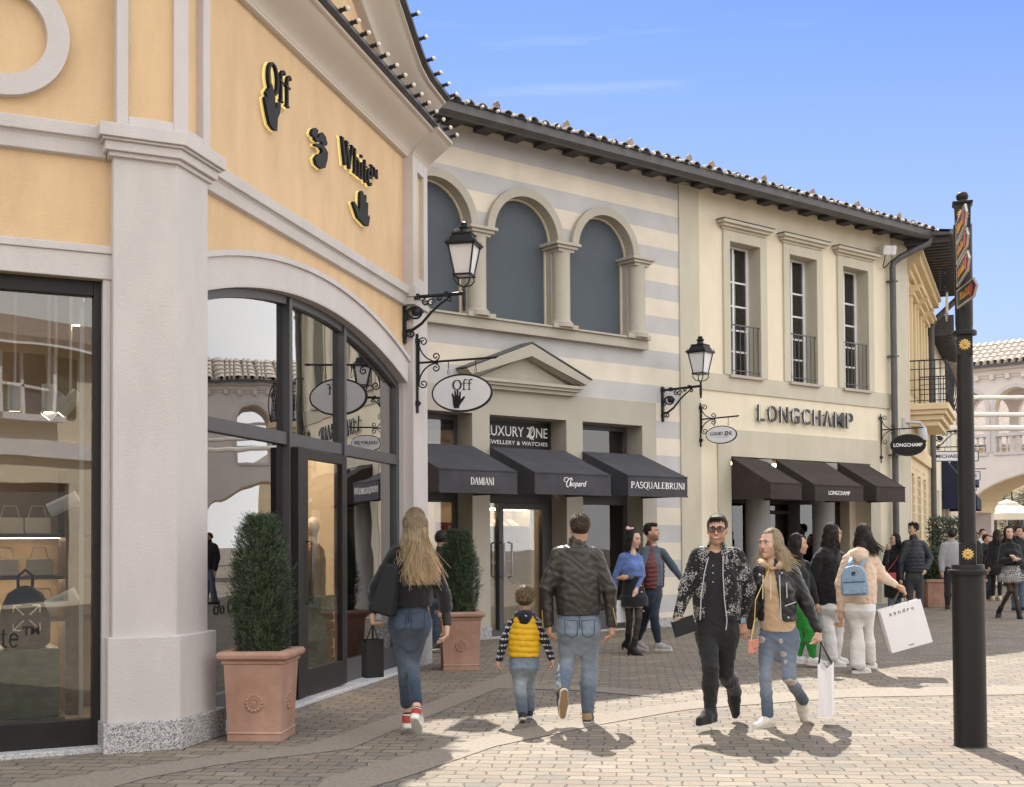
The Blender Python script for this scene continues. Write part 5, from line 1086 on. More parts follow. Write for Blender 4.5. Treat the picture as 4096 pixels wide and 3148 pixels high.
# strings of bulbs framing the ground-floor windows are parts of the facade
for a in (.55, 1.55, 2.1, 3.3, 3.8, 5.0):
    for k in range(14): w = MB(MD); w.ball((a, -.05, .5 + k * .2), .025, 6); add('bulb', w, 'bulb', bD)
w = MB(MD); 
for z0, z1, i_ in ((4.02, 4.14, .22), (4.14, 4.26, .14), (4.26, 4.36, .06), (4.36, 4.50, 0)): w.box(.35 + i_, 3.4 - i_, -.82 + i_, .0, z0, z1)
add('balcony_slab', w, 'yellow_stucco', bD, bevel=.01)
w = MB(MD); P_ = [(.40, 0), (.40, -.76), (3.35, -.76), (3.35, 0)]
for (xa, ya), (xb, yb) in zip(P_, P_[1:]):
    for z in (4.56, 4.80, 5.02, 5.25, 5.44): w.tube([(xa, ya, z), (xb, yb, z)], .016 if z > 5.4 else .010, 5)
    L_ = math.hypot(xb - xa, yb - ya); n = max(2, int(L_ / .105))
    for k in range(n + 1): t_ = k / n; w.tube([(xa + (xb - xa) * t_, ya + (yb - ya) * t_, 4.5), (xa + (xb - xa) * t_, ya + (yb - ya) * t_, 5.44)], .011, 5)
for x in (.5, 1.1, 1.7, 2.3, 2.9):
    w.tube([(x + a_, -.77 - .10 * math.sin(c_ * .9), b_) for a_, c_, b_ in [(0, t * .35, 4.5 + t * .1) for t in range(10)]], .012, 5)
    for k in (4.62, 5.15): w.tube([(x + .09 * math.cos(t * .6) * (1 - t / 20), -.80, k + .09 * math.sin(t * .6) * (1 - t / 20)) for t in range(14)], .010, 5)
add('balcony_railing', w, 'iron', bD)
dp2 = thing('downpipe', 'dark downpipe with orange tape band along the yellow building', 'downpipe', MD @ T(5.75, 0, 0), 'downpipes')
w = MB(MD); w.tube([(5.75, -.12, .1), (5.75, -.12, 7.0), (5.75, -.2, 7.2), (5.75, -.8, 7.75), (5.75, -.95, 7.95)], .075, 10); add('pipe', w, 'gutter', dp2, smooth=40)
w = MB(MD); w.tube([(5.75, -.12, 1.9), (5.75, -.12, 1.98)], .08, 10); add('tape_band', w, 'sign_orange', dp2)
# security camera and white sign light at the corner
cm = thing('security_camera', 'silver dome security camera on a wall arm at the building corner', 'camera', Matrix.Translation(at(3690, 1745, 26.6)))
pc = at(3690, 1735, 26.6); w = MB(Matrix.Translation(pc)); w.lathe([(.10, -.14), (.105, -.10), (.10, .02), (.085, .12), (.05, .17), (.02, .19)], 18); add('housing', w, 'plastic_grey', cm, smooth=40)
w = MB(Matrix.Translation(pc)); w.ball((0, 0, -.15), .082, 12); add('dome', w, 'black_letter', cm, smooth=True)
w = MB(Matrix.Translation(pc)); w.tube([(0, 0, .17), (-.05, 0, .24), (-.42, .02, .26)], .035, 8); w.box(-.46, -.40, -.10, .10, .10, .34); add('camera_arm', w, 'plastic_grey', cm, smooth=40)

# ================================================================== buildings further along the left side
ME = MD
bE = thing('far_shop_building', 'cream shop building beyond the yellow one with low dark eave', 'building', ME @ T(10, 0, 0))
w = MB(ME); w.slab([(6.02, 0), (19, 0), (19, 7.0), (6.02, 7.0)], -.02, .3, [[(a, .3), (a + .9, .3), (a + .9, 2.9), (a, 2.9)] for a in (6.8, 8.6, 10.4, 12.4, 14.2)]); add('wall', w, 'cream_stucco', bE)
w = MB(ME); 
for a in (6.8, 8.6, 10.4, 12.4, 14.2): w.box(a, a + .9, .1, .14, .3, 2.9)
for a in (7.0, 9.0, 11, 13, 15): w.box(a, a + .8, -.03, .05, 4.4, 6.2)
add('window_shutter', w, 'plastic_grey', bE)
w = MB(ME); w.prism([(.3, 7.2), (-.62, 6.92), (-.62, 7.0), (.3, 7.4)], 6.0, 12); x = 6.1
while x < 11.8: w.prism([(0, 6.98), (-.60, 6.80), (-.60, 6.93), (0, 7.12)], x, x + .1); x += .34
w.box(5.95, 6.1, -.66, .3, 6.85, 7.35)
add('eave_rafters', w, 'roof_wood', bE)
w = MB(ME); w.add([(6, -.64, 7.03), (19, -.1, 7.1), (19, 3.5, 8.0), (6, 3.5, 8.0)], [(0, 1, 2, 3)]); add('roof', w, 'tile_clay', bE, norm=False)
w = MB(ME); w.box(5.9, 6.05, .3, 3.6, 0, 8.2); add('gable_wall', w, 'pale_stucco', bE)
bT = thing('roof_turret', 'small pale roof turret with grey cap behind the far eaves', 'turret', ME @ T(7, 1.6, 8))
w = MB(ME); w.box(6.2, 8.2, .8, 3.0, 7.0, 8.55); add('turret_wall', w, 'yellow_stucco', bT); w = MB(ME); w.box(6.0, 8.4, .6, 3.2, 8.55, 8.75); w.add([(6.1, .7, 8.75), (8.3, .7, 8.75), (8.3, 3.1, 8.75), (6.1, 3.1, 8.75), (7.2, 1.9, 9.5)], [(0, 1, 4), (1, 2, 4), (2, 3, 4), (3, 0, 4)]); add('turret_roof', w, 'plastic_grey', bT)
aw = thing('canopy', 'navy blue canopy far down the street behind the signpost', 'canopy', ME @ T(11, -.6, 2.5), 'far shop canopies')
w = MB(ME); w.add([(10.5, -.03, 4.0), (10.5, -1.0, 2.75), (10.5, -1.0, 2.4), (10.5, -.03, 2.4), (14, -.03, 4.0), (14, -1.0, 2.75), (14, -1.0, 2.4), (14, -.03, 2.4)], [(0, 1, 2, 3), (4, 7, 6, 5), (0, 4, 5, 1), (1, 5, 6, 2)]); add('canopy_fabric', w, 'awning_blue', aw)
aw = thing('canopy', 'small dark blue canopy high on the wall further down the street', 'canopy', ME @ T(16, -.6, 3.4), 'far shop canopies')
w = MB(ME); w.add([(15, -.03, 4.3), (15, -.8, 3.7), (15, -.8, 3.3), (15, -.03, 3.3), (18, -.03, 4.3), (18, -.8, 3.7), (18, -.8, 3.3), (18, -.03, 3.3)], [(0, 1, 2, 3), (4, 7, 6, 5), (0, 4, 5, 1), (1, 5, 6, 2)]); add('canopy_fabric', w, 'awning_blue', aw)
def mk(txt): return lambda M, r: add('lettering', text_mb(txt, 1.02, .095, M @ T(-.51, 0, -.045), .004, bold=.01), 'black_letter', r)
P_ = at(3718, 1790, 33.2); hang_sign(P_, (1, -.03), 1.45, .2, .5, .10, .68, .62, .14, 'white_board', 'white rectangular hanging sign reading MICHAEL KORS, the nearer one', mk('MICHAEL KORS'), rect=True, group='white rectangular shop signs')
for o in list(bpy.data.objects):
    if o.name.startswith('hanging_sign') and 'MICHAEL' in o['label']: mk_root = o
P_ = at(3752, 1880, 38.5); hang_sign(P_, (1, -.03), 1.45, .1, .4, .05, .68, .62, .14, 'white_board', 'white rectangular hanging sign reading MICHAEL KORS, the farther one half hidden by the signpost', mk('MICHAEL KORS'), rect=True, group='white rectangular shop signs')
P_ = at(3860, 1920, 45); hang_sign(P_, (1, -.03), .4, .1, .3, .05, .22, .19, .17, 'white_board', 'small white sign with round letter beside the signpost', lambda M, r: add('lettering', text_mb('O', .11, .12, M @ T(-.05, 0, -.06), .004, bold=.03), 'black_letter', r), rect=True, group='white rectangular shop signs')
lantern(dirM(ME @ Vector((7.4, -.03, 4.2)), (1, -.1)), .80, 'far black wall lantern above the white rectangular signs')
# ================================================================== footbridge
PBr = Vector((18.5, 50.5, 0)); MBr = dirM(PBr, (.75, -.66))
br = thing('footbridge', 'pale arched footbridge with balusters and clay tile roof across the street', 'bridge', MBr)
def hole(c, r, zb, zs, n=20): return [(c - r, zb), (c + r, zb)] + [(c + r * math.cos(math.pi * i / n), zs + r * math.sin(math.pi * i / n)) for i in range(n + 1)]
soff = [(10.0, 3.2)] + [(5.0 + 5.0 * math.cos(math.pi * i / 24), 2.6 + 1.8 * math.sin(math.pi * i / 24)) for i in range(25)]
out_ = [(-3.5, 0), (0.0, 0), (0.0, 2.6)] + [(5.0 - 5.0 * math.cos(math.pi * i / 24), 2.6 + 1.8 * math.sin(math.pi * i / 24)) for i in range(1, 24)] + [(10.0, 2.6), (10.0, 0), (14, 0), (14, 8.3), (-3.5, 8.3)]
w = MB(MBr); HC = [(.02, .80, 4.98), (2.0, .80, 4.98), (4.0, .8, 4.98), (6.0, .8, 4.98), (8, .8, 4.98)]
w.slab(out_, 0, .35, [hole(c, r, zb, 6.75) for c, r, zb in HC]); w.slab(out_, 2.6, 2.9, [hole(c, r, zb, 6.75) for c, r, zb in HC]); add('bridge_wall', w, 'pale_stucco', br)
w = MB(MBr); w.box(-3.5, 14, .35, 2.6, 4.75, 4.95); w.box(-3.5, 14, -.05, 2.95, 8.0, 8.3); add('deck', w, 'pale_stucco', br)
w = MB(MBr)
for c, r, zb in HC:
    n = 20; w.slab([(c + (r + .16) * math.cos(math.pi * i / n), 6.75 + (r + .16) * math.sin(math.pi * i / n)) for i in range(n + 1)] + [(c + r * math.cos(math.pi * (n - i) / n), 6.75 + r * math.sin(math.pi * (n - i) / n)) for i in range(n + 1)], -.05, .0)
    w.box(c - r, c + r, -.04, .3, 5.62, 5.74); w.box(c - r - .05, c + r + .05, -.06, .3, 4.86, 4.98)
    for s in (-1, 1): w.box(c + s * (r + .08) - .08, c + s * (r + .08) + .08, -.04, 0, 4.98, 6.75)
add('arch_trim', w, 'lilac_stucco', br)
w = MB(MBr)
for c, r, zb in HC: w.slab([(c + (r - .002) * math.cos(math.pi * i / 20), 6.75 + (r - .002) * math.sin(math.pi * i / 20)) for i in range(21)] + [(c + (r - .03) * math.cos(math.pi * (20 - i) / 20), 6.75 + (r - .03) * math.sin(math.pi * (20 - i) / 20)) for i in range(21)], .02, .34)
w.slab([(5.0 - 4.99 * math.cos(math.pi * i / 24), 2.6 + 1.79 * math.sin(math.pi * i / 24)) for i in range(25)] + [(5.0 + 4.95 * math.cos(math.pi * i / 24), 2.6 + 1.75 * math.sin(math.pi * i / 24)) for i in range(25)], .02, 2.88)
add('arch_lining', w, 'yellow_stucco', br)
for c, r, zb in HC[:3]:
    n = 6
    for k in range(n):
        x = c - r + (k + .5) * 2 * r / n; w = MB(MBr @ T(x, .12, 4.98)); w.lathe([(.06, 0), (.06, .05), (.035, .08), (.06, .18), (.072, .26), (.05, .38), (.03, .50), (.045, .56), (.06, .60), (.06, .64)], 10); add('baluster', w, 'lilac_stucco', br, smooth=40)
w = MB(MBr); w.prism([(.02, 8.05), (-.10, 8.1), (-.14, 8.25), (-.30, 8.30), (-.32, 8.40), (.02, 8.45)], -3.5, 14); x = -3.3
while x < 13.8: w.box(x, x + .17, -.20, 0, 7.92, 8.12); x += .62
add('cornice', w, 'pale_stucco', br)
w = MB(MBr); w.prism([(-.36, 8.40), (-.48, 8.38), (-.50, 8.50), (-.36, 8.52)], -3.5, 14); add('gutter', w, 'gutter', br)
t = MB(MBr); u = -3.4
while u < 13.9:
    for up, du, r in ((1, 0, .11), (0, .14, .10)):
        for k in range(5):
            ys, ye = -.45 + k * .42, -.45 + k * .42 + .46; n = 7; vs = []
            for yy, rr, lf in ((ys, r, .03), (ye, r * .85, 0)):
                for j in range(n + 1): th = math.pi * j / n; vs.append((u + du + rr * math.cos(th), yy, 8.52 + (yy + .45) * .52 + (rr * math.sin(th) if up else -rr * .5 * math.sin(th)) + lf))
            t.add(vs, [(j, j + 1, n + 2 + j, n + 1 + j) for j in range(n)])
    u += .28
rf = add('roof_tiles', t, 'tile_pale', br, norm=False); md = rf.modifiers.new('thick', 'SOLIDIFY'); md.thickness = .02
w = MB(MBr); w.add([(-3.5, -.4, 8.44), (14, -.4, 8.44), (14, 1.5, 9.46), (-3.5, 1.5, 9.46), (14, 3.3, 8.44), (-3.5, 3.3, 8.44)], [(0, 1, 2, 3), (3, 2, 4, 5)]); w.tube([(-3.5, 1.5, 9.5), (14, 1.5, 9.5)], .13, 8); add('roof_ridge', w, 'tile_clay', br, norm=False)
# rolled white shade fabric spanning the street
for i, (y, Y, x0, lb) in enumerate(((1713, 36.0, 12.2, 'lowest and nearest white fabric roll spanning the street'), (1659, 43.0, 14.6, 'middle white fabric roll spanning the street'), (1590, 48.0, 17.0, 'highest and farthest white fabric roll spanning the street'))):
    z = at(3980, y, Y).z; rn = random.Random(i); n = 60
    o = MB(); o.tube([(x0 + (34 - x0) * k / n, Y - .05 * k / n, z + rn.uniform(-.006, .006)) for k in range(n + 1)], [.083 + rn.uniform(-.008, .008) for _ in range(n + 1)], 12)
    tag(add('fabric_roll', o, 'fabric_white', None, smooth=True), lb, 'fabric roll', 'white fabric rolls over the street')
# ================================================================== beyond the bridge
def house(name, label, x0, x1, y, h, mt, wins, roof=True, dep=8):
    r = thing(name, label, 'building', T((x0 + x1) / 2, y, 0)); w = MB(); w.slab([(x0, 0), (x1, 0), (x1, h), (x0, h)], y, y + .3, [[(a, b), (a + c, b), (a + c, b + d), (a, b + d)] for a, b, c, d in wins])
    w.box(x0, x0 + .3, y + .3, y + dep, 0, h); w.box(x1 - .3, x1, y + .3, y + dep, 0, h); 
    add('wall', w, mt, r); w = MB()
    for a, b, c, d in wins: w.box(a, a + c, y + .12, y + .16, b, b + d)
    if wins: add('window', w, 'blue_panel', r)
    w = MB(); z = .6
    while z < h: w.box(x0 - .004, x1 + .004, y - .004, y + .01, z, z + .02); z += .62
    add('wall_joints', w, 'stone_trim', r)
    if roof: w = MB(); w.add([(x0 - .4, y - .5, h), (x1 + .4, y - .5, h), (x1 + .4, y + dep / 2, h + 2), (x0 - .4, y + dep / 2, h + 2), (x0 - .4, y - .5, h + .15), (x1 + .4, y - .5, h + .15), (x1 + .4, y + dep / 2, h + 2.15), (x0 - .4, y + dep / 2, h + 2.15)], [(0, 1, 2, 3), (4, 7, 6, 5), (0, 4, 5, 1), (1, 5, 6, 2), (2, 6, 7, 3), (3, 7, 4, 0)]); add('roof', w, 'tile_clay', r)
    return r
house('far_house', 'pale pinkish block with horizontal joints seen under the footbridge', 20.5, 24.2, 62, 5.2, 'pale_stucco', [], roof=False)
house('far_house', 'yellow house with dark windows behind the olive tree', 25.0, 42, 68, 6.5, 'yellow_stucco', [(27, 1, 1.2, 2), (30, 1, 1.2, 2), (26.2, 4, 1, 1.4), (29, 4, 1, 1.4), (32, 4, 1, 1.4)])
house('far_house', 'pale house with clay roof beyond the bridge arches', 28.2, 44, 82, 9.2, 'pale_stucco', [(30, 6, 1, 1.5), (33, 6, 1, 1.5)])
house('far_house', 'grey and cream shop front closing the street on the left', 12, 20.4, 66, 7.2, 'cream_stucco', [(14, .5, 1.4, 2.4), (16.5, .5, 1.4, 2.4), (18.6, .5, 1.0, 2.4)])
pp_ = thing('downpipe', 'thin dark downpipe on the pale block under the footbridge', 'downpipe', T(24.0, 61.8, 0), 'downpipes'); w = MB(); w.tube([(24.05, 61.85, 0), (24.05, 61.85, 5.2)], .07, 8); add('pipe', w, 'gutter', pp_)
hang_sign(Vector((24.1, 61.6, 3.1)), (1, -.02), 1.1, .2, .4, .1, .6, .38, .26, 'white_board', 'small oval sign far under the footbridge beside the olive tree', lambda M, r: None)
# olive tree
tr = thing('olive_tree', 'grey green olive tree beyond the footbridge', 'tree', T(20.6, 53.5, 0)); TB = Vector((24.3, 60.0, 0)); tr.matrix_basis = Matrix.Translation(TB)
w = MB(Matrix.Translation(TB)); w.tube([(0, 0, 0), (.1, 0, .9), (.0, .1, 1.8), (.15, 0, 2.6)], [.22, .17, .14, .08], 9); rn = random.Random(8)
for k in range(9): a = k * .7; w.tube([(0, 0, 1.5 + .1 * k), (.7 * math.cos(a), .7 * math.sin(a), 2.4 + .1 * k), (1.4 * math.cos(a), 1.4 * math.sin(a), 3.0 + .15 * k)], [.08, .05, .02], 6)
add('trunk', w, 'bark', tr)
w = MB(Matrix.Translation(TB)); vs, fs = [], []; cl = [(Vector((rn.gauss(0, 1.0), rn.gauss(0, .9), 3.2 + rn.gauss(0, .75))), rn.uniform(.35, .7)) for _ in range(34)]
for c, r in cl:
    for k in range(210):
        d = Vector((rn.gauss(0, 1), rn.gauss(0, 1), rn.gauss(0, 1))).normalized(); p = c + d * r * rn.random() ** .4; q = Vector((rn.gauss(0, 1), rn.gauss(0, 1), rn.gauss(0, .6) - .3)).normalized(); s = q.orthogonal().normalized() * .022; l = rn.uniform(.10, .17); i = len(vs); vs += [p - s, p + s, p + q * l]; fs.append((i, i + 1, i + 2))
w.add(vs, fs); add('crown', w, 'olive_leaf', tr, norm=False)
# parasol
PS = Vector((21.9, 55, 0)); ps = thing('parasol', 'cream market parasol open at the far end of the street', 'parasol', Matrix.Translation(PS)); MP = Matrix.Translation(PS) @ RZ(20)
w = MB(MP); a = 1.0; z0, z1 = 2.62, 3.2; E_ = [(-a, -a, z0), (a, -a, z0), (a, a, z0), (-a, a, z0)]; md_ = [(-.3, -.3, 3.05), (.3, -.3, 3.05), (.3, .3, 3.05), (-.3, .3, 3.05)]; V_ = [(p[0], p[1], z0 - .28) for p in E_]
w.add(E_ + md_ + V_, [(i, (i + 1) % 4, 4 + (i + 1) % 4, 4 + i) for i in range(4)] + [(i, 8 + i, 8 + (i + 1) % 4, (i + 1) % 4) for i in range(4)]); w.add([(-.36, -.36, 3.07), (.36, -.36, 3.07), (.36, .36, 3.07), (-.36, .36, 3.07), (0, 0, 3.26)], [(0, 1, 4), (1, 2, 4), (2, 3, 4), (3, 0, 4)]); add('canopy', w, 'parasol_cloth', ps, norm=False)
w = MB(MP); w.tube([(0, 0, 0), (0, 0, 3.2)], .03, 8); w.box(-.3, .3, -.3, .3, 0, .1); add('pole', w, 'white_frame', ps)
# far planter with clipped hedge
HP = Vector((9.75, 27.9, 0)); hp = thing('planter', 'long reddish planter with heart relief at the end of the cream building', 'planter', Matrix.Translation(HP)); w = MB(Matrix.Translation(HP)); w.box(-.55, .75, -.3, .3, 0, .62); w.box(-.58, .78, -.33, .33, .56, .63); add('pot', w, 'terracotta', hp, bevel=.01)
w = MB(Matrix.Translation(HP)); w.ball((0, -.30, .30), .10, 8, sq=(1, .2, 1.1)); w.ball((-.08, -.30, .36), .06, 8, sq=(1, .2, 1)); w.ball((.08, -.30, .36), .06, 8, sq=(1, .2, 1)); add('relief', w, 'terracotta', hp)
def hedge(P, sx, sy, z0, z1, label, seed):
    rn = random.Random(seed); r = thing('hedge_shrub', label, 'shrub', Matrix.Translation(P) @ T(0, 0, z0), 'clipped hedge shrubs'); w = MB(Matrix.Translation(P)); vs, fs = [], []
    for k in range(5200):
        x, y, z = rn.uniform(-1, 1), rn.uniform(-1, 1), rn.uniform(-1, 1); m_ = max(abs(x), abs(y), abs(z)); q = (1 - rn.random() ** 2 * .5) / m_; p = Vector((x * q * sx, y * q * sy, (z0 + z1) / 2 + z * q * (z1 - z0) / 2)) + Vector((rn.gauss(0, .03), rn.gauss(0, .03), rn.gauss(0, .03)))
        d = Vector((rn.gauss(0, 1), rn.gauss(0, 1), rn.gauss(0, 1))).normalized(); s = d.orthogonal().normalized() * .02; i = len(vs); vs += [p - s, p + d * .03, p + s, p - d * .03]; fs.append((i, i + 1, i + 2, i + 3))
    w.add(vs, fs); add('foliage', w, 'hedge_leaf', r, norm=False)
hedge(HP + Vector((-.05, 0, 0)), .5, .28, .62, 1.32, 'lower clipped hedge in the long reddish planter', 3); hedge(HP + Vector((.25, .5, 0)), .45, .25, .7, 2.0, 'taller clipped hedge behind the long reddish planter', 4)
# ================================================================== opposite side of the street, behind the viewpoint (seen in the glass)
bO = thing('opposite_building', 'cream building with green shutters and clay roof across the street', 'building', T(8, -9.5, 0))
w = MB(); wn_ = []
for i in range(12): wn_ += [(-18 + i * 4.2, 4.6, 1.3, 2.2), (-18.4 + i * 4.2, .1, 2.2, 2.9)]
w.slab([(-20, 0), (32, 0), (32, 6.3), (-20, 6.3)], -9.8, -9.5, [[(a, b), (a + c, b), (a + c, b + d), (a, b + d)] for a, b, c, d in wn_ if b + d < 6.3 or True][0:0] or [[(a, b + .0), (a + c, b), (a + c, min(b + d, 6.1)), (a, min(b + d, 6.1))] for a, b, c, d in wn_]); add('wall', w, 'cream_stucco', bO)
w = MB()
for a, b, c, d in wn_: w.box(a, a + c, -9.75, -9.7, b, min(b + d, 6.1))
add('window', w, 'blue_panel', bO); w = MB()
for a, b, c, d in wn_:
    if b > 1: w.box(a - .68, a - .03, -9.5, -9.44, b, 6.1); w.box(a + c + .03, a + c + .68, -9.5, -9.44, b, 6.1)
add('shutter', w, 'shutter_green', bO); w = MB()
for a, b, c, d in wn_:
    if b > 1: w.box(a - .1, a, -9.49, -9.42, b, 6.1); w.box(a + c, a + c + .1, -9.49, -9.42, b, 6.1); w.box(a + c / 2 - .04, a + c / 2 + .04, -9.7, -9.62, b, 6.1); w.box(a, a + c, -9.7, -9.62, b + .7, b + .76); w.box(a - .2, a + c + .2, -9.49, -9.1, 4.45, 4.6)
w.box(-20, 32, -9.49, -9.3, 3.6, 4.0); add('trim', w, 'white_frame', bO)
w = MB(); w.add([(-20.5, -8.9, 6.25), (32.5, -8.9, 6.25), (32.5, -13.5, 7.6), (-20.5, -13.5, 7.6), (-20.5, -8.9, 6.4), (32.5, -8.9, 6.4), (32.5, -13.5, 7.75), (-20.5, -13.5, 7.75)], [(0, 1, 2, 3), (4, 7, 6, 5), (0, 4, 5, 1), (1, 5, 6, 2), (2, 6, 7, 3), (3, 7, 4, 0)]); add('roof', w, 'tile_clay', bO)
# ================================================================== people: smooth implicit bodies and clothes turned into meshes
def V3(v): return np.array([v[0], v[1], v[2]], float)
def nrm(v): v = np.asarray(v, float); return v / (np.linalg.norm(v) + 1e-9)
class Fld:
    def __init__(s, vox): s.v = vox; s.p = []; s.nz = 0
    def _a(s, op, lo, hi, fn, k): s.p.append((op, np.asarray(lo, float), np.asarray(hi, float), fn, k)); return s
    def rc(s, a, b, ra, rb, k=.02, op='u'):
        a, b = V3(a), V3(b); ab = b - a; L2 = max(ab @ ab, 1e-9); R = max(ra, rb)
        def fn(X, Y, Z):
            t = np.clip(((X - a[0]) * ab[0] + (Y - a[1]) * ab[1] + (Z - a[2]) * ab[2]) / L2, 0, 1)
            return np.sqrt((X - a[0] - t * ab[0]) ** 2 + (Y - a[1] - t * ab[1]) ** 2 + (Z - a[2] - t * ab[2]) ** 2) - (ra + (rb - ra) * t)
        return s._a(op, np.minimum(a, b) - R, np.maximum(a, b) + R, fn, k)
    def ell(s, c, r, ax=None, k=.02, op='u'):
        c = V3(c); r = np.asarray(r, float); A = np.eye(3) if ax is None else np.array(ax); R = r.max()
        def fn(X, Y, Z):
            x, y, z = X - c[0], Y - c[1], Z - c[2]; q0 = q1 = 0
            for i in range(3): l = A[i][0] * x + A[i][1] * y + A[i][2] * z; q0 = q0 + (l / r[i]) ** 2; q1 = q1 + (l / r[i] ** 2) ** 2
            q0 = np.sqrt(q0); return q0 * (q0 - 1) / np.sqrt(q1 + 1e-9)
        return s._a(op, c - R, c + R, fn, k)
    def loft(s, st, rx, zlo, zhi, k=.02, p=2.3):       # st: list of (z, cx, cy, half width, half depth), rx: 2D width axis
        st = sorted(st); zz = np.array([a[0] for a in st]); cx, cy, w, d = [np.array([a[i] for a in st]) for i in (1, 2, 3, 4)]
        R = max(w.max(), d.max()); lo = [cx.min() - R, cy.min() - R, zlo]; hi = [cx.max() + R, cy.max() + R, zhi]
        def fn(X, Y, Z):
            z = Z.ravel(); f = lambda a: np.interp(z, zz, a)[None, None, :]
            W, Dp = f(w), f(d); x, y = X - f(cx), Y - f(cy); l = np.abs(x * rx[0] + y * rx[1]) / W; m = np.abs(-x * rx[1] + y * rx[0]) / Dp
            q = (l ** p + m ** p) ** (1 / p); return np.maximum((q - 1) * np.minimum(W, Dp), np.maximum(zlo - Z, Z - zhi))
        return s._a('u', lo, hi, fn, k)
    def fnp(s, lo, hi, fn, k=.02, op='u'): return s._a(op, lo, hi, fn, k)
    def mesh(s):
        v = s.v; U = [p for p in s.p if p[0] == 'u']; lo = np.min([p[1] for p in U], 0) - 3 * v; hi = np.max([p[2] for p in U], 0) + 3 * v
        n = np.ceil((hi - lo) / v).astype(int) + 1; ax = [lo[i] + v * np.arange(n[i]) for i in range(3)]; D = np.full(n, 1.0, np.float32)
        for op, a, b, fn, k in s.p:
            m = 3 * v + k; i0 = np.clip(np.floor((a - m - lo) / v).astype(int), 0, n); i1 = np.clip(np.ceil((b + m - lo) / v).astype(int) + 1, 0, n)
            if (i1 <= i0).any(): continue
            sl = tuple(slice(p, q) for p, q in zip(i0, i1)); X, Y, Z = ax[0][sl[0]][:, None, None], ax[1][sl[1]][None, :, None], ax[2][sl[2]][None, None, :]
            d = fn(X, Y, Z); E = D[sl]
            if op == 'u': h = np.clip(.5 + .5 * (d - E) / k, 0, 1); D[sl] = d + (E - d) * h - k * h * (1 - h)
            else: d = -d; h = np.clip(.5 - .5 * (d - E) / k, 0, 1); D[sl] = d + (E - d) * h + k * h * (1 - h)
        if s.nz:
            X, Y, Z = ax[0][:, None, None], ax[1][None, :, None], ax[2][None, None, :]
            f = 6.283 / .15; a, b, c = X * f + .35 * Z * f, Y * f - .2 * Z * f, Z * f
            D += s.nz * .8 * (np.sin(a * .9 + 2.2 * np.sin(c * .63 + .5 * a) + b * .4) * np.sin(c * 1.1 + 1.9 * np.sin(a * .57 + .8 * b) + .5 * b) + .45 * np.sin(1.7 * a - 1.3 * c + 2.1 * np.sin(b * 1.1 + .7 * c)) * np.sin(.45 * c + .6 * a + 1)).astype(np.float32)
        I = D < 0; c = np.zeros(n - 1, np.int8)
        for dx in (0, 1):
            for dy in (0, 1):
                for dz in (0, 1): c += I[dx:n[0] - 1 + dx, dy:n[1] - 1 + dy, dz:n[2] - 1 + dz]
        cells = np.argwhere((c > 0) & (c < 8)); N = len(cells); idx = np.full(n - 1, -1, np.int32); idx[tuple(cells.T)] = np.arange(N)
        acc = np.zeros((N, 3)); cnt = np.zeros(N); cor = [(x, y, z) for x in (0, 1) for y in (0, 1) for z in (0, 1)]
        vals = {q: D[cells[:, 0] + q[0], cells[:, 1] + q[1], cells[:, 2] + q[2]] for q in cor}
        for q in cor:
            for a in range(3):
                if q[a] == 0:
                    r = list(q); r[a] = 1; r = tuple(r); f0, f1 = vals[q], vals[r]; mk = (f0 < 0) != (f1 < 0); t = np.where(mk, f0 / np.where(mk, f0 - f1, 1), 0)
                    P = np.tile(np.array(q, float), (N, 1)); P[:, a] = t; acc += P * mk[:, None]; cnt += mk
        vs = lo + v * (cells + acc / np.maximum(cnt, 1)[:, None]); fs = []
        for a in range(3):
            b, e = (a + 1) % 3, (a + 2) % 3; s0 = [slice(None)] * 3; s1 = [slice(None)] * 3; s0[a] = slice(0, -1); s1[a] = slice(1, None)
            ed = I[tuple(s0)] != I[tuple(s1)]; ii = np.argwhere(ed); ii = ii[(ii[:, b] > 0) & (ii[:, e] > 0) & (ii[:, b] < n[b] - 1) & (ii[:, e] < n[e] - 1)]
            q = []
            for ob, oe in ((-1, -1), (0, -1), (0, 0), (-1, 0)): j = ii.copy(); j[:, b] += ob; j[:, e] += oe; q.append(idx[tuple(j.T)])
            F = np.stack(q, 1); fl = I[tuple(ii.T)]; F[~fl] = F[~fl][:, ::-1]; fs.append(F)
        F = np.concatenate(fs); return vs, F[(F >= 0).all(1)]
def addnp(name, vs, F, mt, parent, col=None):
    me = bpy.data.meshes.new(name); Mi = np.array(wm(parent).inverted()) if parent is not None else np.eye(4)
    vs = np.asarray(vs, float); lv = vs @ Mi[:3, :3].T + Mi[:3, 3]
    nv, nf = len(vs), len(F); k = F.shape[1]
    me.vertices.add(nv); me.vertices.foreach_set('co', lv.astype(np.float32).ravel()); me.loops.add(nf * k); me.loops.foreach_set('vertex_index', F.astype(np.int32).ravel())
    me.polygons.add(nf); me.polygons.foreach_set('loop_start', np.arange(0, nf * k, k, dtype=np.int32)); me.polygons.foreach_set('use_smooth', np.ones(nf, bool)); me.update(calc_edges=True); me.validate()
    if col is not None:
        a = me.color_attributes.new('Col', 'FLOAT_COLOR', 'POINT'); c = np.ones((nv, 4), np.float32); c[:, :3] = col; a.data.foreach_set('color', c.ravel())
    me.materials.append(MATS[mt]); o = bpy.data.objects.new(name, me); S.collection.objects.link(o)
    if parent is not None: o.parent = parent
    return o
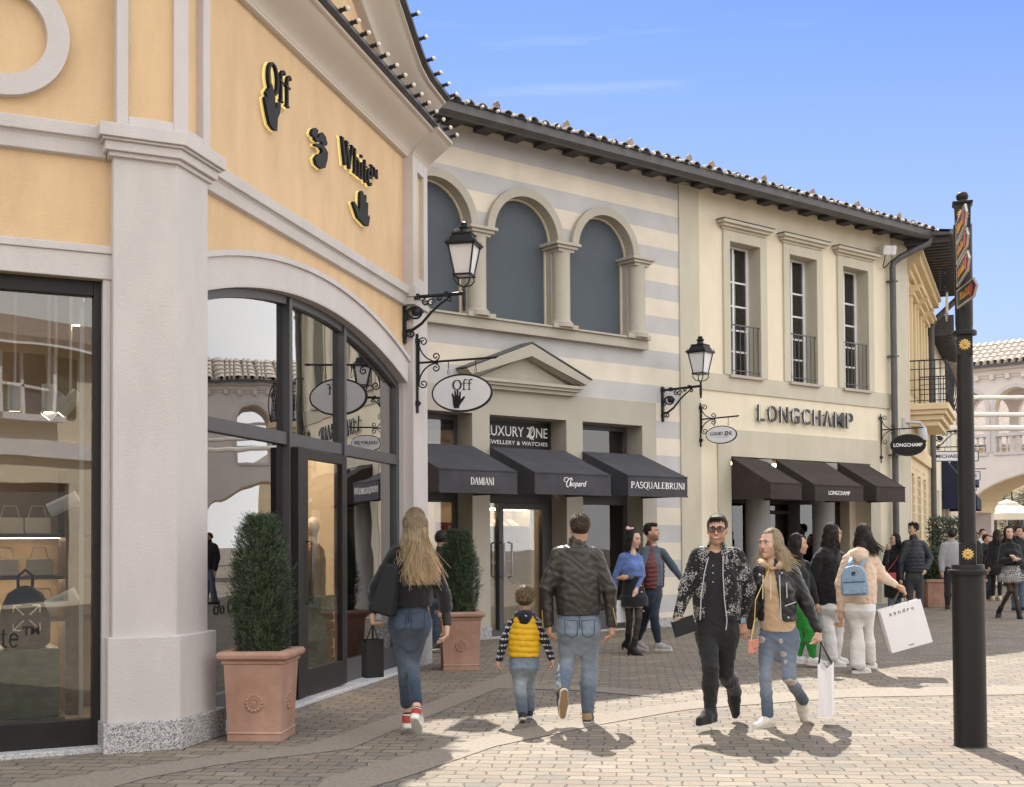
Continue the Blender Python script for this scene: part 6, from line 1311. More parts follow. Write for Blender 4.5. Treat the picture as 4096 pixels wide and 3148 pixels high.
# cloth and skin materials: base colour comes from the mesh colours, the nodes add weave, grain and creases
def cmat(name, rough, bump, bscale, sheen=0, spec=.4, var=.15, vs=9, stretch=(1, 1, 1), coat=0):
    m = mat(name, (1, 1, 1), rough, var, vs, 0, 1, 0, spec, (1, 1, 1), True); N, L, b = nt(m)
    if sheen: b.inputs['Sheen Weight'].default_value = sheen
    tc = N.new('ShaderNodeTexCoord'); mp = N.new('ShaderNodeMapping'); mp.inputs['Scale'].default_value = stretch; L.new(tc.outputs['Object'], mp.inputs[0])
    n = N.new('ShaderNodeTexNoise'); n.inputs['Scale'].default_value = bscale; n.inputs['Detail'].default_value = 5; n.inputs['Distortion'].default_value = .8; L.new(mp.outputs[0], n.inputs['Vector'])
    bp = N.new('ShaderNodeBump'); bp.inputs['Strength'].default_value = bump; bp.inputs['Distance'].default_value = .02; L.new(n.outputs[0], bp.inputs['Height']); L.new(bp.outputs[0], b.inputs['Normal']); return m
cmat('skin', .62, .12, 120, var=.08, vs=14, spec=.3); nt(MATS['skin'])[2].inputs['Subsurface Weight'].default_value = .08; nt(MATS['skin'])[2].inputs['Subsurface Radius'].default_value = (.02, .01, .005)
cmat('denim', .85, .4, 14, .15, .25, .22, 7, (1, 1, .55)); cmat('cotton', .9, .3, 12, .2, .25, .10, 7); cmat('leather', .38, .28, 9, 0, .5, .2, 8, (1, 1, .7)); cmat('knit', .95, .5, 60, .3, .2, .12, 10, (1, 1, .25))
cmat('puffer', .55, .35, 18, 0, .4, .12, 9); cmat('shoe', .6, .25, 40, 0, .4, .08, 20); cmat('hair', .5, .6, 60, .1, .5, .35, 18, (1, 1, .08)); cmat('tights', .7, .1, 60, 0, .3, .05)
cmat('paper', .6, .1, 8, 0, .4, .03, 3)
# studded jacket: scattered bright beads and embroidery on black
m = MATS['cotton'].copy(); m.name = 'beaded'; MATS['beaded'] = m; N, L, b = nt(m)
tc = N.new('ShaderNodeTexCoord'); v = N.new('ShaderNodeTexVoronoi'); v.inputs['Scale'].default_value = 58; L.new(tc.outputs['Object'], v.inputs['Vector'])
v2 = N.new('ShaderNodeTexVoronoi'); v2.feature = 'DISTANCE_TO_EDGE'; v2.inputs['Scale'].default_value = 46; nd = N.new('ShaderNodeTexNoise'); nd.inputs['Scale'].default_value = 12; L.new(tc.outputs['Object'], nd.inputs['Vector'])
va = N.new('ShaderNodeVectorMath'); va.operation = 'MULTIPLY_ADD'; va.inputs[1].default_value = (.06, .06, .06); L.new(nd.outputs['Color'], va.inputs[0]); L.new(tc.outputs['Object'], va.inputs[2]); L.new(va.outputs[0], v2.inputs['Vector'])
l1 = N.new('ShaderNodeMath'); l1.operation = 'LESS_THAN'; l1.inputs[1].default_value = .25; L.new(v.outputs['Distance'], l1.inputs[0])
sc = N.new('ShaderNodeSeparateColor'); L.new(v.outputs['Color'], sc.inputs[0]); g1 = N.new('ShaderNodeMath'); g1.operation = 'GREATER_THAN'; g1.inputs[1].default_value = .62; L.new(sc.outputs[0], g1.inputs[0])
a1 = N.new('ShaderNodeMath'); a1.operation = 'MULTIPLY'; L.new(l1.outputs[0], a1.inputs[0]); L.new(g1.outputs[0], a1.inputs[1])
l2 = N.new('ShaderNodeMath'); l2.operation = 'LESS_THAN'; l2.inputs[1].default_value = .075; L.new(v2.outputs['Distance'], l2.inputs[0]); g2 = N.new('ShaderNodeMath'); g2.operation = 'GREATER_THAN'; g2.inputs[1].default_value = .53; L.new(nd.outputs[0], g2.inputs[0])
a2 = N.new('ShaderNodeMath'); a2.operation = 'MULTIPLY'; L.new(l2.outputs[0], a2.inputs[0]); L.new(g2.outputs[0], a2.inputs[1])
ad = N.new('ShaderNodeMath'); ad.operation = 'MAXIMUM'; L.new(a1.outputs[0], ad.inputs[0]); L.new(a2.outputs[0], ad.inputs[1])
mx = N.new('ShaderNodeMix'); mx.data_type = 'RGBA'; L.new(ad.outputs[0], mx.inputs[0]); mx.inputs[6].default_value = (.012, .012, .014, 1); mx.inputs[7].default_value = (.40, .39, .38, 1); L.new(mx.outputs[2], b.inputs['Base Color'])
L.new(a1.outputs[0], b.inputs['Metallic']); rm = N.new('ShaderNodeMapRange'); rm.inputs[3].default_value = .9; rm.inputs[4].default_value = .3; L.new(ad.outputs[0], rm.inputs[0]); L.new(rm.outputs[0], b.inputs['Roughness'])
# hair lets some of the low sun through
N, L, b = nt(MATS['hair']); tl = N.new('ShaderNodeBsdfTranslucent'); ms = N.new('ShaderNodeMixShader'); ms.inputs[0].default_value = .35; at_ = N.new('ShaderNodeAttribute'); at_.attribute_name = 'Col'
L.new(at_.outputs['Color'], tl.inputs[0]); L.new(b.outputs[0], ms.inputs[1]); L.new(tl.outputs[0], ms.inputs[2]); L.new(ms.outputs[0], N['Material Output'].inputs[0])

SKIN = (.50, .30, .205); SKIN2 = (.44, .255, .17); SKINP = (.58, .38, .29)
def colr(c, n): return np.tile(np.array(c, float), (n, 1))
def person(q):
    Y0 = q['Y']; s = q.get('s', 1.0); sex = q.get('sex', 'm'); dy = q.get('dy', {}); near = Y0 < 12.5
    vb = q.get('vox', .0062 if near else (.0085 if Y0 < 18 else (.012 if Y0 < 26 else .016))); vc = vb * 1.25
    J = {k: V3(at(q[k][0], q[k][1], Y0 + dy.get(k, 0))) for k in ('hd', 'nk', 'sA', 'sB', 'eA', 'eB', 'wA', 'wB', 'pl', 'kA', 'kB', 'aA', 'aB') if k in q}
    a = R_(q.get('fa', 0)); fw = np.array([math.sin(a), -math.cos(a), 0]); sgn = 1 if fw[1] < 0 or q.get('front') else -1
    rt = np.array([-fw[1], fw[0], 0])                                       # lateral axis; image right for a figure facing the viewer
    if rt[0] < 0: rt = -rt
    Z = np.array([0, 0, 1.])
    for k in 'AB':
        if 's' + k in J: J['s' + k] = J['s' + k] + (J['nk'] - J['s' + k]) * (.13 if sex != 'c' else .10) - Z * .012 * s
    gz = min(J['aA'][2], J['aB'][2]); root = thing('person', q['label'], 'person', Matrix.Translation((J['pl'][0], J['pl'][1], 0)), q.get('group'))
    hw = q.get('hipw', .088) * s
    hA, hB = J['pl'] - rt * hw + Z * -.02 * s, J['pl'] + rt * hw + Z * -.02 * s
    fm = sex == 'f'; ch = sex == 'c'
    # ---------------- torso profile shared by body and clothes
    n_, p_ = J['nk'], J['pl']; Lz = n_[2] - p_[2]; shw = abs((J['sB'] - J['sA']) @ rt) / 2
    def prof(e, hip=None, waist=None):
        w = {'m': (.165, .150, .168, .176, .118, .062), 'f': (.170, .128, .138, .146, .100, .052), 'c': (.108, .104, .112, .116, .085, .047)}[sex]
        d = {'m': (.120, .108, .116, .112, .075, .062), 'f': (.118, .092, .104, .104, .068, .052), 'c': (.088, .085, .088, .086, .06, .047)}[sex]
        s2 = s if not ch else 1.0
        ts = (-.18, .0, .36, .62, .82, 1.0); out = []
        for i, t in enumerate((-.20, -.04, .34, .62, .84, 1.02)):
            c = p_ + (n_ - p_) * t; wi = w[max(0, i)] if i < 6 else w[5]; di = d[i]
            if i == 0: wi, di = w[0] * .96, d[0] * .95
            out.append((c[2], c[0] + fw[0] * (.008 if 0 < i < 4 else -.01), c[1] + fw[1] * (.008 if 0 < i < 4 else -.01), wi * s2 + e, di * s2 + e))
        return out
    # ---------------- head frame
    ya = R_(q.get('ha', q.get('fa', 0))); pt = R_(q.get('hp', 0)); rl = R_(q.get('hr', 0))
    hf0 = np.array([math.sin(ya), -math.cos(ya), 0]); hr0 = np.array([math.cos(ya), math.sin(ya), 0])       # hr0: to image right when facing the viewer
    hf = hf0 * math.cos(pt) + Z * math.sin(pt); hu = Z * math.cos(pt) - hf0 * math.sin(pt); hr = hr0 * math.cos(rl) + hu * math.sin(rl); hu = hu * math.cos(rl) - hr0 * math.sin(rl)
    hs = q.get('hs', 1.0) * (1.0 if not ch else .90); Hc = J['hd']
    H = lambda x, y, z: Hc + (hr * x + hf * y + hu * z) * hs
    AX = [hr, hf, hu]
    # ---------------- body (one surface)
    sk = q.get('skin', SKIN); B = Fld(vb)
    B.ell(H(0, -.014, .028), np.array([.074, .094, .090]) * hs, AX, .02).ell(H(0, .026, -.035), np.array([.060, .066, .082]) * hs, AX, .03)
    jw = .82 if fm or ch else 1; B.rc(H(-.036 * jw, .012, -.066), H(0, .066, -.094), .026 * hs * jw, .021 * hs * jw, .02).rc(H(.036 * jw, .012, -.066), H(0, .066, -.094), .026 * hs * jw, .021 * hs * jw, .02)
    B.rc(H(0, .084, .018), H(0, .108 if not fm else .103, -.022), .008 * hs * jw, .0125 * hs * jw, .010).rc(H(-.013, .096, -.026), H(.013, .096, -.026), .008 * hs, .008 * hs, .006)
    B.rc(H(-.04, .076, .032), H(.04, .076, .032), .010 * hs, .010 * hs, .016).rc(H(-.042, .058, -.02), H(-.03, .066, -.045), .02 * hs, .014 * hs, .02).rc(H(.042, .058, -.02), H(.03, .066, -.045), .02 * hs, .014 * hs, .02)
    for e in (-1, 1):
        B.ell(H(e * .031, .096, .013), np.array([.016, .014, .010]) * hs, AX, .012, 's')
        B.ell(H(e * .076, -.006, -.004), np.array([.010, .019, .030]) * hs, AX, .008)
    B.rc(H(-.018, .086, -.056), H(.018, .086, -.056), .008 * hs, .008 * hs, .008)
    nb = n_ - Z * .03 * s; B.rc(H(0, -.022, -.05), nb, .054 * s * (.86 if fm else 1) * (.85 if ch else 1), .060 * s * (.84 if fm else 1) * (.8 if ch else 1), .03)
    B.loft([(z, x, y, w * .82, d * .80) for z, x, y, w, d in prof(0)], rt, p_[2] - .1 * s, n_[2] + .0, .04)
    ar = {'m': (.050, .043, .040, .029), 'f': (.040, .034, .033, .024), 'c': (.036, .031, .029, .022)}[sex]; ar = [x * s if not ch else x for x in ar]
    lg = {'m': (.086, .056, .058, .040), 'f': (.082, .047, .045, .032), 'c': (.062, .044, .042, .031)}[sex]; lg = [x * s if not ch else x for x in lg]
    for k in 'AB':
        if 'w' + k not in J: continue
        S_, E_, W_ = J['s' + k], J['e' + k], J['w' + k]
        B.rc(n_ - Z * .03 * s, S_, .034 * s, ar[0] * .8, .04).rc(S_, E_, ar[0], ar[1], .02).rc(E_, W_, ar[2], ar[3], .02)
        if q.get('hands', 1): hand(B, W_, nrm(W_ - E_), q.get('h' + k, {}), s if not ch else .66, fw, rt * (1 if k == 'B' else -1), ar[3], near)
    mid = lambda a_, b_, t: a_ + (b_ - a_) * t
    for k, h in (('A', hA), ('B', hB)):
        K, A_ = J['k' + k], J['a' + k]; B.rc(h, K, lg[0] * .92, lg[1] * .95, .03).rc(K, mid(K, A_, .35), lg[1] * .9, lg[2] * .95, .02).rc(mid(K, A_, .35), A_, lg[2] * .95, lg[3] * .9, .02)
        t = nrm(q.get('t' + k, fw)); B.rc(A_, A_ - Z * .012 * s, lg[3] * .8, .02 * s, .015)
    vs, F = B.mesh(); c = colr(sk, len(vs)); L_ = (vs - Hc) @ np.array(AX).T / hs
    on = np.abs(L_).max(1) < .16; ck = on & (L_[:, 1] > .03)
    ch_ = np.exp(-(((np.abs(L_[:, 0]) - .042) / .022) ** 2 + ((L_[:, 2] + .03) / .022) ** 2)) * ck; c = c * (1 + ch_[:, None] * np.array([.10, -.10, -.10])); nz_ = np.exp(-(L_[:, 0] / .02) ** 2 - ((L_[:, 2] + .02) / .02) ** 2) * ck; c = c * (1 + nz_[:, None] * np.array([.06, -.06, -.06]))
    if q.get('stubble'): st = on & (L_[:, 2] < -.03) & (L_[:, 1] > -.02) & ~((np.abs(L_[:, 0]) < .022) & (np.abs(L_[:, 2] + .054) < .010)); f_ = np.clip((-.028 - L_[:, 2]) / .03, 0, 1) * st * q['stubble']; c = c * (1 - f_[:, None]) + np.array(q['hair']['c0']) * f_[:, None]
    if q.get('tights'): lo_ = vs[:, 2] < p_[2] - .2; c[lo_] = q['tights']
    addnp('body', vs, F, 'skin', root, c)
    # ---------------- face details
    if near or Y0 < 28:
        for e in (-1, 1):
            mb = MB(); mb.ball(tuple(H(e * .031, .0755, .012)), .0125 * hs, 10); ey = add('eye', mb, 'eye_white', root, smooth=True)
            mb = MB(); mb.ball(tuple(H(e * .031, .0825, .011)), .0072 * hs, 8); add('iris', mb, 'eye_dark', ey)
            mb = MB(); bt = q.get('brow', .0045); mb.tube([H(e * .013, .089, .031), H(e * .030, .088, .0385), H(e * .048, .074, .033)], [bt * hs, bt * hs, bt * .5 * hs], 6); add('eyebrow', mb, 'brow_' + q.get('browc', 'dark'), root)
            mb = MB(); mb.tube([H(e * .017, .083, .019), H(e * .031, .0915, .0225), H(e * .045, .079, .019)], .0024 * hs, 5); add('eyelid', mb, 'brow_dark', root)
        mb = MB(); sm_ = .006 if q.get('smile') else 0
        mw = .033 if q.get('smile') else .024; mb.tube([H(-mw, .074 if mw > .03 else .078, -.050 + sm_), H(-mw / 2, .0905, -.0505), H(0, .094, -.049), H(mw / 2, .0905, -.0505), H(mw, .074 if mw > .03 else .078, -.050 + sm_)], [.002 * hs, .0042 * hs, .0045 * hs, .0042 * hs, .002 * hs], 6)
        dz = -.017 if q.get('smile') else -.0085
        mb.tube([H(-mw, .074 if mw > .03 else .078, -.052 + sm_), H(-mw * .5, .089, -.051 + dz), H(0, .091, -.052 + dz), H(mw * .5, .089, -.051 + dz), H(mw, .074 if mw > .03 else .078, -.052 + sm_)], [.002 * hs, .005 * hs, .0055 * hs, .005 * hs, .002 * hs], 6)
        lp_ = add('lips', mb, 'lips_' + q.get('lipc', 'plain'), root, smooth=True)
        if q.get('smile'): mb = MB(); mb.slab([(-.021, .001), (-.012, -.008), (0, -.010), (.012, -.008), (.021, .001)], -.001, .001, M=Matrix(((hr[0] * hs, -hf[0] * hs, hu[0] * hs, H(0, .0965, -.049)[0]), (hr[1] * hs, -hf[1] * hs, hu[1] * hs, H(0, .0965, -.049)[1]), (hr[2] * hs, -hf[2] * hs, hu[2] * hs, H(0, .0965, -.049)[2]), (0, 0, 0, 1)))); add('teeth', mb, 'eye_white', lp_)
    if q.get('glasses'):
        mb = MB()
        for e in (-1, 1):
            mb.tube([H(e * .034 + .027 * math.copysign(abs(math.cos(t)) ** .6, math.cos(t)), .103 - .012 * abs(math.cos(t)) * (1 if math.cos(t) * e > 0 else 0), .012 + .021 * math.copysign(abs(math.sin(t)) ** .6, math.sin(t))) for t in [2 * math.pi * i / 20 for i in range(20)]], .0035, 6, closed=True)
            mb.tube([H(e * .060, .092, .020), H(e * .076, .04, .016), H(e * .079, -.01, .012)], .0034, 5)
        mb.tube([H(-.008, .106, .018), H(.008, .106, .018)], .0034, 5); g_ = add('glasses', mb, 'iron', root, smooth=True)
        mb = MB()
        for e in (-1, 1): mb.add([H(e * .034 + .026 * math.cos(t), .1025, .012 + .020 * math.sin(t)) for t in [2 * math.pi * i / 16 for i in range(16)]], [tuple(range(16))])
        add('lens', mb, 'spectacle_glass', g_, norm=False)
    # ---------------- clothes
    for g in q.get('tops', []):
        e = g.get('e', .015) * (1 if not ch else .8); G = Fld(g.get('vox', vc)); zh = V3(at(q['pl'][0], g['hem'], Y0))[2]; st = prof(e)
        if g.get('flare'): st[0] = (*st[0][:3], st[0][3] + g['flare'], st[0][4] + g['flare'] * .6); st[1] = (*st[1][:3], st[1][3] + g['flare'] * .7, st[1][4] + g['flare'] * .4); st[2] = (*st[2][:3], st[2][3] + g.get('flare2', g['flare'] * .8), st[2][4] + g['flare'] * .4)
        lo_ = st[0]; 
        if zh < lo_[0]: st = [(zh - .02, lo_[1], lo_[2], lo_[3] + g.get('flare', 0) * .3, lo_[4])] + st
        G.loft(st, rt, zh, n_[2] - .012 * s, .03)
        if fm and g.get('bust', 1):
            for t_ in (-1, 1): G.ell(p_ + (n_ - p_) * .66 + rt * .062 * t_ * s + fw * (.072 * s + e * .5), np.array([.060, .055, .058]) * s, None, .05)
        for k in 'AB':
            if 'w' + k not in J or g.get('sl', 1) == 0: continue
            S_, E_, W_ = J['s' + k], J['e' + k], J['w' + k]; f_ = g.get('sl', .97); we = g.get('cuff', e)
            G.rc(n_ - Z * .012 * s, n_ + (S_ - n_) * .8 - Z * .0 * s, .030 * s + e * .6, ar[0] * .72 + e * .8, .05).rc(S_, E_, ar[0] * .96 + e * .85, ar[1] + e * .9, .035)
            if f_ > .02: G.rc(E_, E_ + (W_ - E_) * f_, ar[2] + e * .85, ar[3] + we * .8, .02)
        cl = g.get('collar')
        if cl == 'stand': G.rc(n_ - Z * .03 * s, n_ + (Hc - n_) * (.28 if not g.get('open') else .10), .072 * s * (.86 if fm else 1) + e * .4, .068 * s * (.86 if fm else 1) + e * .35, .015)
        elif cl == 'hood':
            for t_ in range(9):
                an = math.pi * (t_ / 8 - .5) * 1.9; pA = n_ + (-fw * math.cos(an) * .085 + rt * math.sin(an) * .095) * s + Z * (.00 + .02 * math.cos(an)) * s
                an2 = math.pi * ((t_ + 1) / 8 - .5) * 1.9
                pB = n_ + (-fw * math.cos(an2) * .085 + rt * math.sin(an2) * .095) * s + Z * (.00 + .02 * math.cos(an2)) * s
                if t_ < 8: G.rc(pA, pB, .036 * s, .036 * s, .02)
            if g.get('bag', 1): G.ell(n_ - fw * .12 * s - Z * g.get('drop', .06) * s, np.array([.095, .07, .10]) * s * (1 if not ch else .8), [rt, fw, Z], .04)
        elif cl == 'roll': G.rc(n_ - Z * .02, n_ + (Hc - n_) * .42, .068 * s * .9, .062 * s * .9, .015)
        if g.get('open'):
            o1, o2, zt = g['open'], g.get('open2', g['open']), n_[2]; oc = g.get('oc', 0)
            def fo(X, Yy, Zz):
                t = np.clip((zt - Zz) / (zt - zh + 1e-6), 0, 1); cx_ = np.interp(Zz.ravel(), [p_[2], n_[2]], [p_[0], n_[0]])[None, None, :]; cy_ = np.interp(Zz.ravel(), [p_[2], n_[2]], [p_[1], n_[1]])[None, None, :]
                l = (X - cx_) * rt[0] + (Yy - cy_) * rt[1] - oc; f = (X - cx_) * fw[0] + (Yy - cy_) * fw[1]; gp = o1 + (o2 - o1) * t
                return np.maximum(np.abs(l) - gp, .02 - f)
            G.fnp([p_[0] - .4, p_[1] - .4, zh - .1], [p_[0] + .4, p_[1] + .4, zt + .02], fo, .008, 's')
        if g.get('vneck'):
            G.rc(n_ + fw * .07 * s + Z * .02, n_ + fw * .14 * s - Z * g['vneck'], .055 * s, .012, .01, 's')
        if g.get('quilt'):
            pass
        G.nz = g.get('nz', .0025); vs, F = G.mesh(); c = colr(g['c'], len(vs))
        if g.get('quilt'):
            w_ = g['quilt']; ph = np.abs(np.sin(vs[:, 2] * math.pi / w_ + .6 * np.sin(vs[:, 0] * 9))); nn = vs - np.array([p_[0], p_[1], 0]); nn[:, 2] = 0; nn /= np.linalg.norm(nn, axis=1)[:, None] + 1e-6
            tor = np.linalg.norm((vs - p_)[:, :2], axis=1) < .25 * s + .05; vs = vs + nn * ((ph ** .5 - .75) * .012 * tor)[:, None]
        if g.get('paint'): c = g['paint'](vs, c, dict(J=J, p=p_, n=n_, rt=rt, fw=fw, zh=zh, s=s))
        addnp(g.get('name', 'jacket'), vs, F, g['m'], root, c)
    b = q.get('bot')
    if b and b['kind'] == 'trousers':
        e = b.get('e', .010); G = Fld(vc); zt = p_[2] + .10 * s; st = prof(e + .002); st = [(p_[2] - .26 * s, st[0][1], st[0][2], .02, .02), (p_[2] - .20 * s, st[0][1], st[0][2], st[0][3] * .55, st[0][4] * .35), (p_[2] - .13 * s, st[0][1], st[0][2], st[0][3] * .88, st[0][4] * .72)] + [(p_[2] - .06 * s, *st[0][1:])] + st[1:3]; G.loft(st, rt, p_[2] - .26 * s, zt, .07)
        for k, h in (('A', hA), ('B', hB)):
            K, A_ = J['k' + k], J['a' + k]; en = mid(K, A_, b.get('len', .97)); G.rc(h, K, lg[0] + e, lg[1] + e, .035)
            ce = b.get('calf', e); G.rc(K, mid(K, A_, .4), lg[1] + e, lg[2] + ce, .02).rc(mid(K, A_, .4), en, lg[2] + ce, (b['ank'] if 'ank' in b else lg[3] + .012), .02)
        if fm or True:
            for t_ in (-1, 1): G.ell(p_ - fw * .065 * s + rt * t_ * .07 * s - Z * .045 * s, np.array([.082, .068, .085]) * s * (1 if not ch else .95), None, .06)
        G.nz = b.get('nz', .0028); vs, F = G.mesh(); c = colr(b['c'], len(vs))
        if b.get('fade'):
            for k, h in (('A', hA), ('B', hB)):
                K = J['k' + k]
                for c_, r_ in ((mid(h, K, .45), .14), (K, .09), (mid(K, J['a' + k], .35), .09), (p_ - fw * .1 + rt * (.08 if k == 'B' else -.08) - Z * .06, .11)): d_ = np.exp(-(np.linalg.norm((vs - c_) * [1, 1, .6], axis=1) / r_) ** 2); c = c * (1 + b['fade'] * d_[:, None] * np.array([1.2, 1.0, .8]))
        for (px, py, rx, rz) in b.get('rips', []):
            d_ = V3(at(px, py, Y0)); l = ((vs - d_) @ rt) / rx; z_ = (vs[:, 2] - d_[2]) / rz; fr = ((vs - J['pl']) @ fw) > -.05 if True else True; r_ = l ** 2 + z_ ** 2; mk = (r_ < 1) & fr; c[mk] = sk if b.get('ripskin', 1) else (.6, .6, .6); mk2 = (r_ >= 1) & (r_ < 1.9) & fr; c[mk2] = np.array([.55, .58, .62])
        if b.get('paint'): c = b['paint'](vs, c, dict(J=J, p=p_, rt=rt, fw=fw, s=s))
        addnp('trousers', vs, F, b['m'], root, c)
        if b.get('pockets'):
            mb = MB()
            for t_ in (-1, 1):
                P0 = lambda x, z: p_ - fw * (.137 * s + e) + rt * (t_ * (.072 + x) * s) + Z * z * s
                pts = [P0(-.055, .045), P0(.055, .055), P0(.05, -.07), P0(.0, -.095), P0(-.05, -.075), P0(-.055, .045)]
                mb.tube(pts, .0032, 4)
            mb.tube([p_ - fw * (.118 * s + e) + Z * .09 * s, p_ - fw * (.128 * s + e), p_ - fw * (.12 * s + e) - Z * .07 * s], .003, 4)
            add('pocket_seams', mb, 'seam_blue', root)
    elif b and b['kind'] == 'skirt':
        G = Fld(vc); zb = V3(at(q['pl'][0], b['hem'], Y0))[2]; st = prof(.012); bw, bd = b['w']; c0 = p_
        st = [(zb, c0[0], c0[1], bw, bd), (zb + .13, c0[0], c0[1], bw * .97, bd * .98), (p_[2] - .02, c0[0], c0[1], .178 * s, .135 * s), (p_[2] + .13 * s, c0[0], c0[1], .145 * s, .11 * s), (p_[2] + .24 * s, c0[0], c0[1], .133 * s, .10 * s)]; G.loft(st, rt, zb, p_[2] + .22 * s, .02); G.nz = .002; vs, F = G.mesh(); c = colr(b['c'], len(vs))
        if b.get('paint'): c = b['paint'](vs, c, dict(J=J, p=p_, rt=rt, fw=fw, s=s))
        addnp('skirt', vs, F, b['m'], root, c)
        if b.get('buttons'):
            mb = MB()
            for k in range(5): P_ = p_ + Z * (.10 - k * .085) + fw * .128 + rt * .03 + rt * .01 * k; mb.ball(tuple(P_), .014, 8)
            add('buttons', mb, 'gold', root)
    # ---------------- shoes
    sh = q.get('shoes')
    if sh:
        for k in 'AB':
            A_ = J['a' + k]; t = nrm(q.get('t' + k, fw)); sd = np.cross(t, Z); sd = nrm(sd) if np.linalg.norm(sd) > .05 else rt; u = nrm(np.cross(sd, t)); fs_ = (s if not ch else .70) * sh.get('f', 1)
            Fp = lambda x, y, z: A_ + (t * x + sd * y + u * z) * fs_
            G = Fld(vb * 1.0 if near else vb); 
            G.rc(Fp(-.035, 0, -.045), Fp(.06, 0, -.045), .036 * fs_, .040 * fs_, .02).rc(Fp(.06, 0, -.048), Fp(.155, 0, -.058), .042 * fs_, .030 * fs_, .02).rc(Fp(-.01, 0, .0), Fp(.05, 0, -.03), .038 * fs_, .034 * fs_, .03)
            G.rc(Fp(-.02, 0, -.01), Fp(-.035, 0, -.05), .036 * fs_, .036 * fs_, .02)
            if sh.get('boot'): K = J['k' + k]; up = nrm(K - A_); G.rc(A_, A_ + up * sh['boot'], .044 * fs_, .050 * fs_, .02)
            so = sh.get('sole', .016)
            G.rc(Fp(-.045, 0, -.085), Fp(.06, 0, -.085), .034 * fs_, .038 * fs_, .006).rc(Fp(.05, 0, -.085), Fp(.165, 0, -.085), .042 * fs_, .028 * fs_, .01)
            def pl_(X, Yy, Zz): return ((X - A_[0]) * u[0] + (Yy - A_[1]) * u[1] + (Zz - A_[2]) * u[2]) / 1.0 + .098 * fs_ 
            G.fnp(A_ - .4, A_ + .4, pl_, .003, 's'); vs, F = G.mesh(); c = colr(sh['c'], len(vs)); h = ((vs - A_) @ u) / fs_; x_ = ((vs - A_) @ t) / fs_
            c[h < -.098 + so + .008] = sh.get('sc', (.7, .69, .66)); c[h < -.0965] = sh.get('bc', sh.get('sc', (.6, .58, .54)))
            if sh.get('heelc'): c[(x_ < -.022) & (h > -.052) & (h < .004)] = sh['heelc']
            if sh.get('sock'): c[h > .012] = sh['sock']
            ob = addnp('shoe', vs, F, 'shoe' if not sh.get('m') else sh['m'], root, c)
            if sh.get('laces') and near:
                mb = MB()
                for j in range(5): mb.tube([Fp(.03 + j * .016, -.018, -.008 - j * .006), Fp(.034 + j * .016, 0, -.001 - j * .006), Fp(.03 + j * .016, .018, -.008 - j * .006)], .003, 4)
                add('laces', mb, 'white_letter', ob)
            if sh.get('stiletto'): mb = MB(); mb.tube([Fp(-.05, 0, -.06), Fp(-.055, 0, -.10), Fp(-.05, 0, -.10) - Z * sh['stiletto']], [.022, .015, .011], 8); add('heel', mb, 'black_letter', ob)
    if q.get('hair'): hair(q['hair'], root, H, Hc, AX, hs, vb, near, J, q)
    return dict(J=J, root=root, rt=rt, fw=fw, H=H, p=p_, n=n_)
def hand(B, W_, d, o, s, fw, out, r, near):
    out = nrm(out); nrmv = nrm(o.get('palm', -out)); d = nrm(np.array(o['dir']) if 'dir' in o else d); lat = nrm(np.cross(d, nrmv)); nrmv = np.cross(lat, d)
    if (lat @ fw) < 0: lat = -lat                                         # thumb side is forward
    cu = o.get('curl', .35)
    if not near: 
        B.rc(W_, W_ + d * .08 * s, r, .034 * s, .02).rc(W_ + d * .08 * s, W_ + d * .15 * s + nrmv * .03 * cu, .032 * s, .018 * s, .02); return
    for i in range(4):
        kx = (1.5 - i) * .0195 * s; kn = W_ + d * (.088 - .006 * abs(i - 1.2)) * s + lat * kx
        B.rc(W_ + lat * kx * .62, kn, .0155 * s, .0125 * s, .010); p = kn; dd = d.copy(); L_ = (1.0, 1.08, 1.0, .80)[i] * s; c_ = cu * (1 + .18 * i)
        for j, (l, rr) in enumerate(((.040, .0095), (.027, .0085), (.021, .0075))):
            a = c_ * (.9 if j == 0 else 1.1); dd = nrm(dd * math.cos(a) + nrmv * math.sin(a)); e = p + dd * l * L_; B.rc(p, e, rr * 1.05 * s, rr * .9 * s, .004); p = e
    B.rc(W_ + d * .01 * s, W_ + d * .075 * s, r, .020 * s, .015)
    tb = W_ + d * .028 * s + lat * .024 * s; t1 = tb + (lat * .55 + d * .75 + nrmv * .35) / 1.0 * .042 * s; t2 = t1 + (lat * .25 + d * .9 + nrmv * .45 * (1 + cu)) * .030 * s
    B.rc(W_ + d * .015 * s + lat * .01 * s, tb, .018 * s, .0155 * s, .012).rc(tb, t1, .0140 * s, .0110 * s, .008).rc(t1, t2, .0105 * s, .0088 * s, .006)
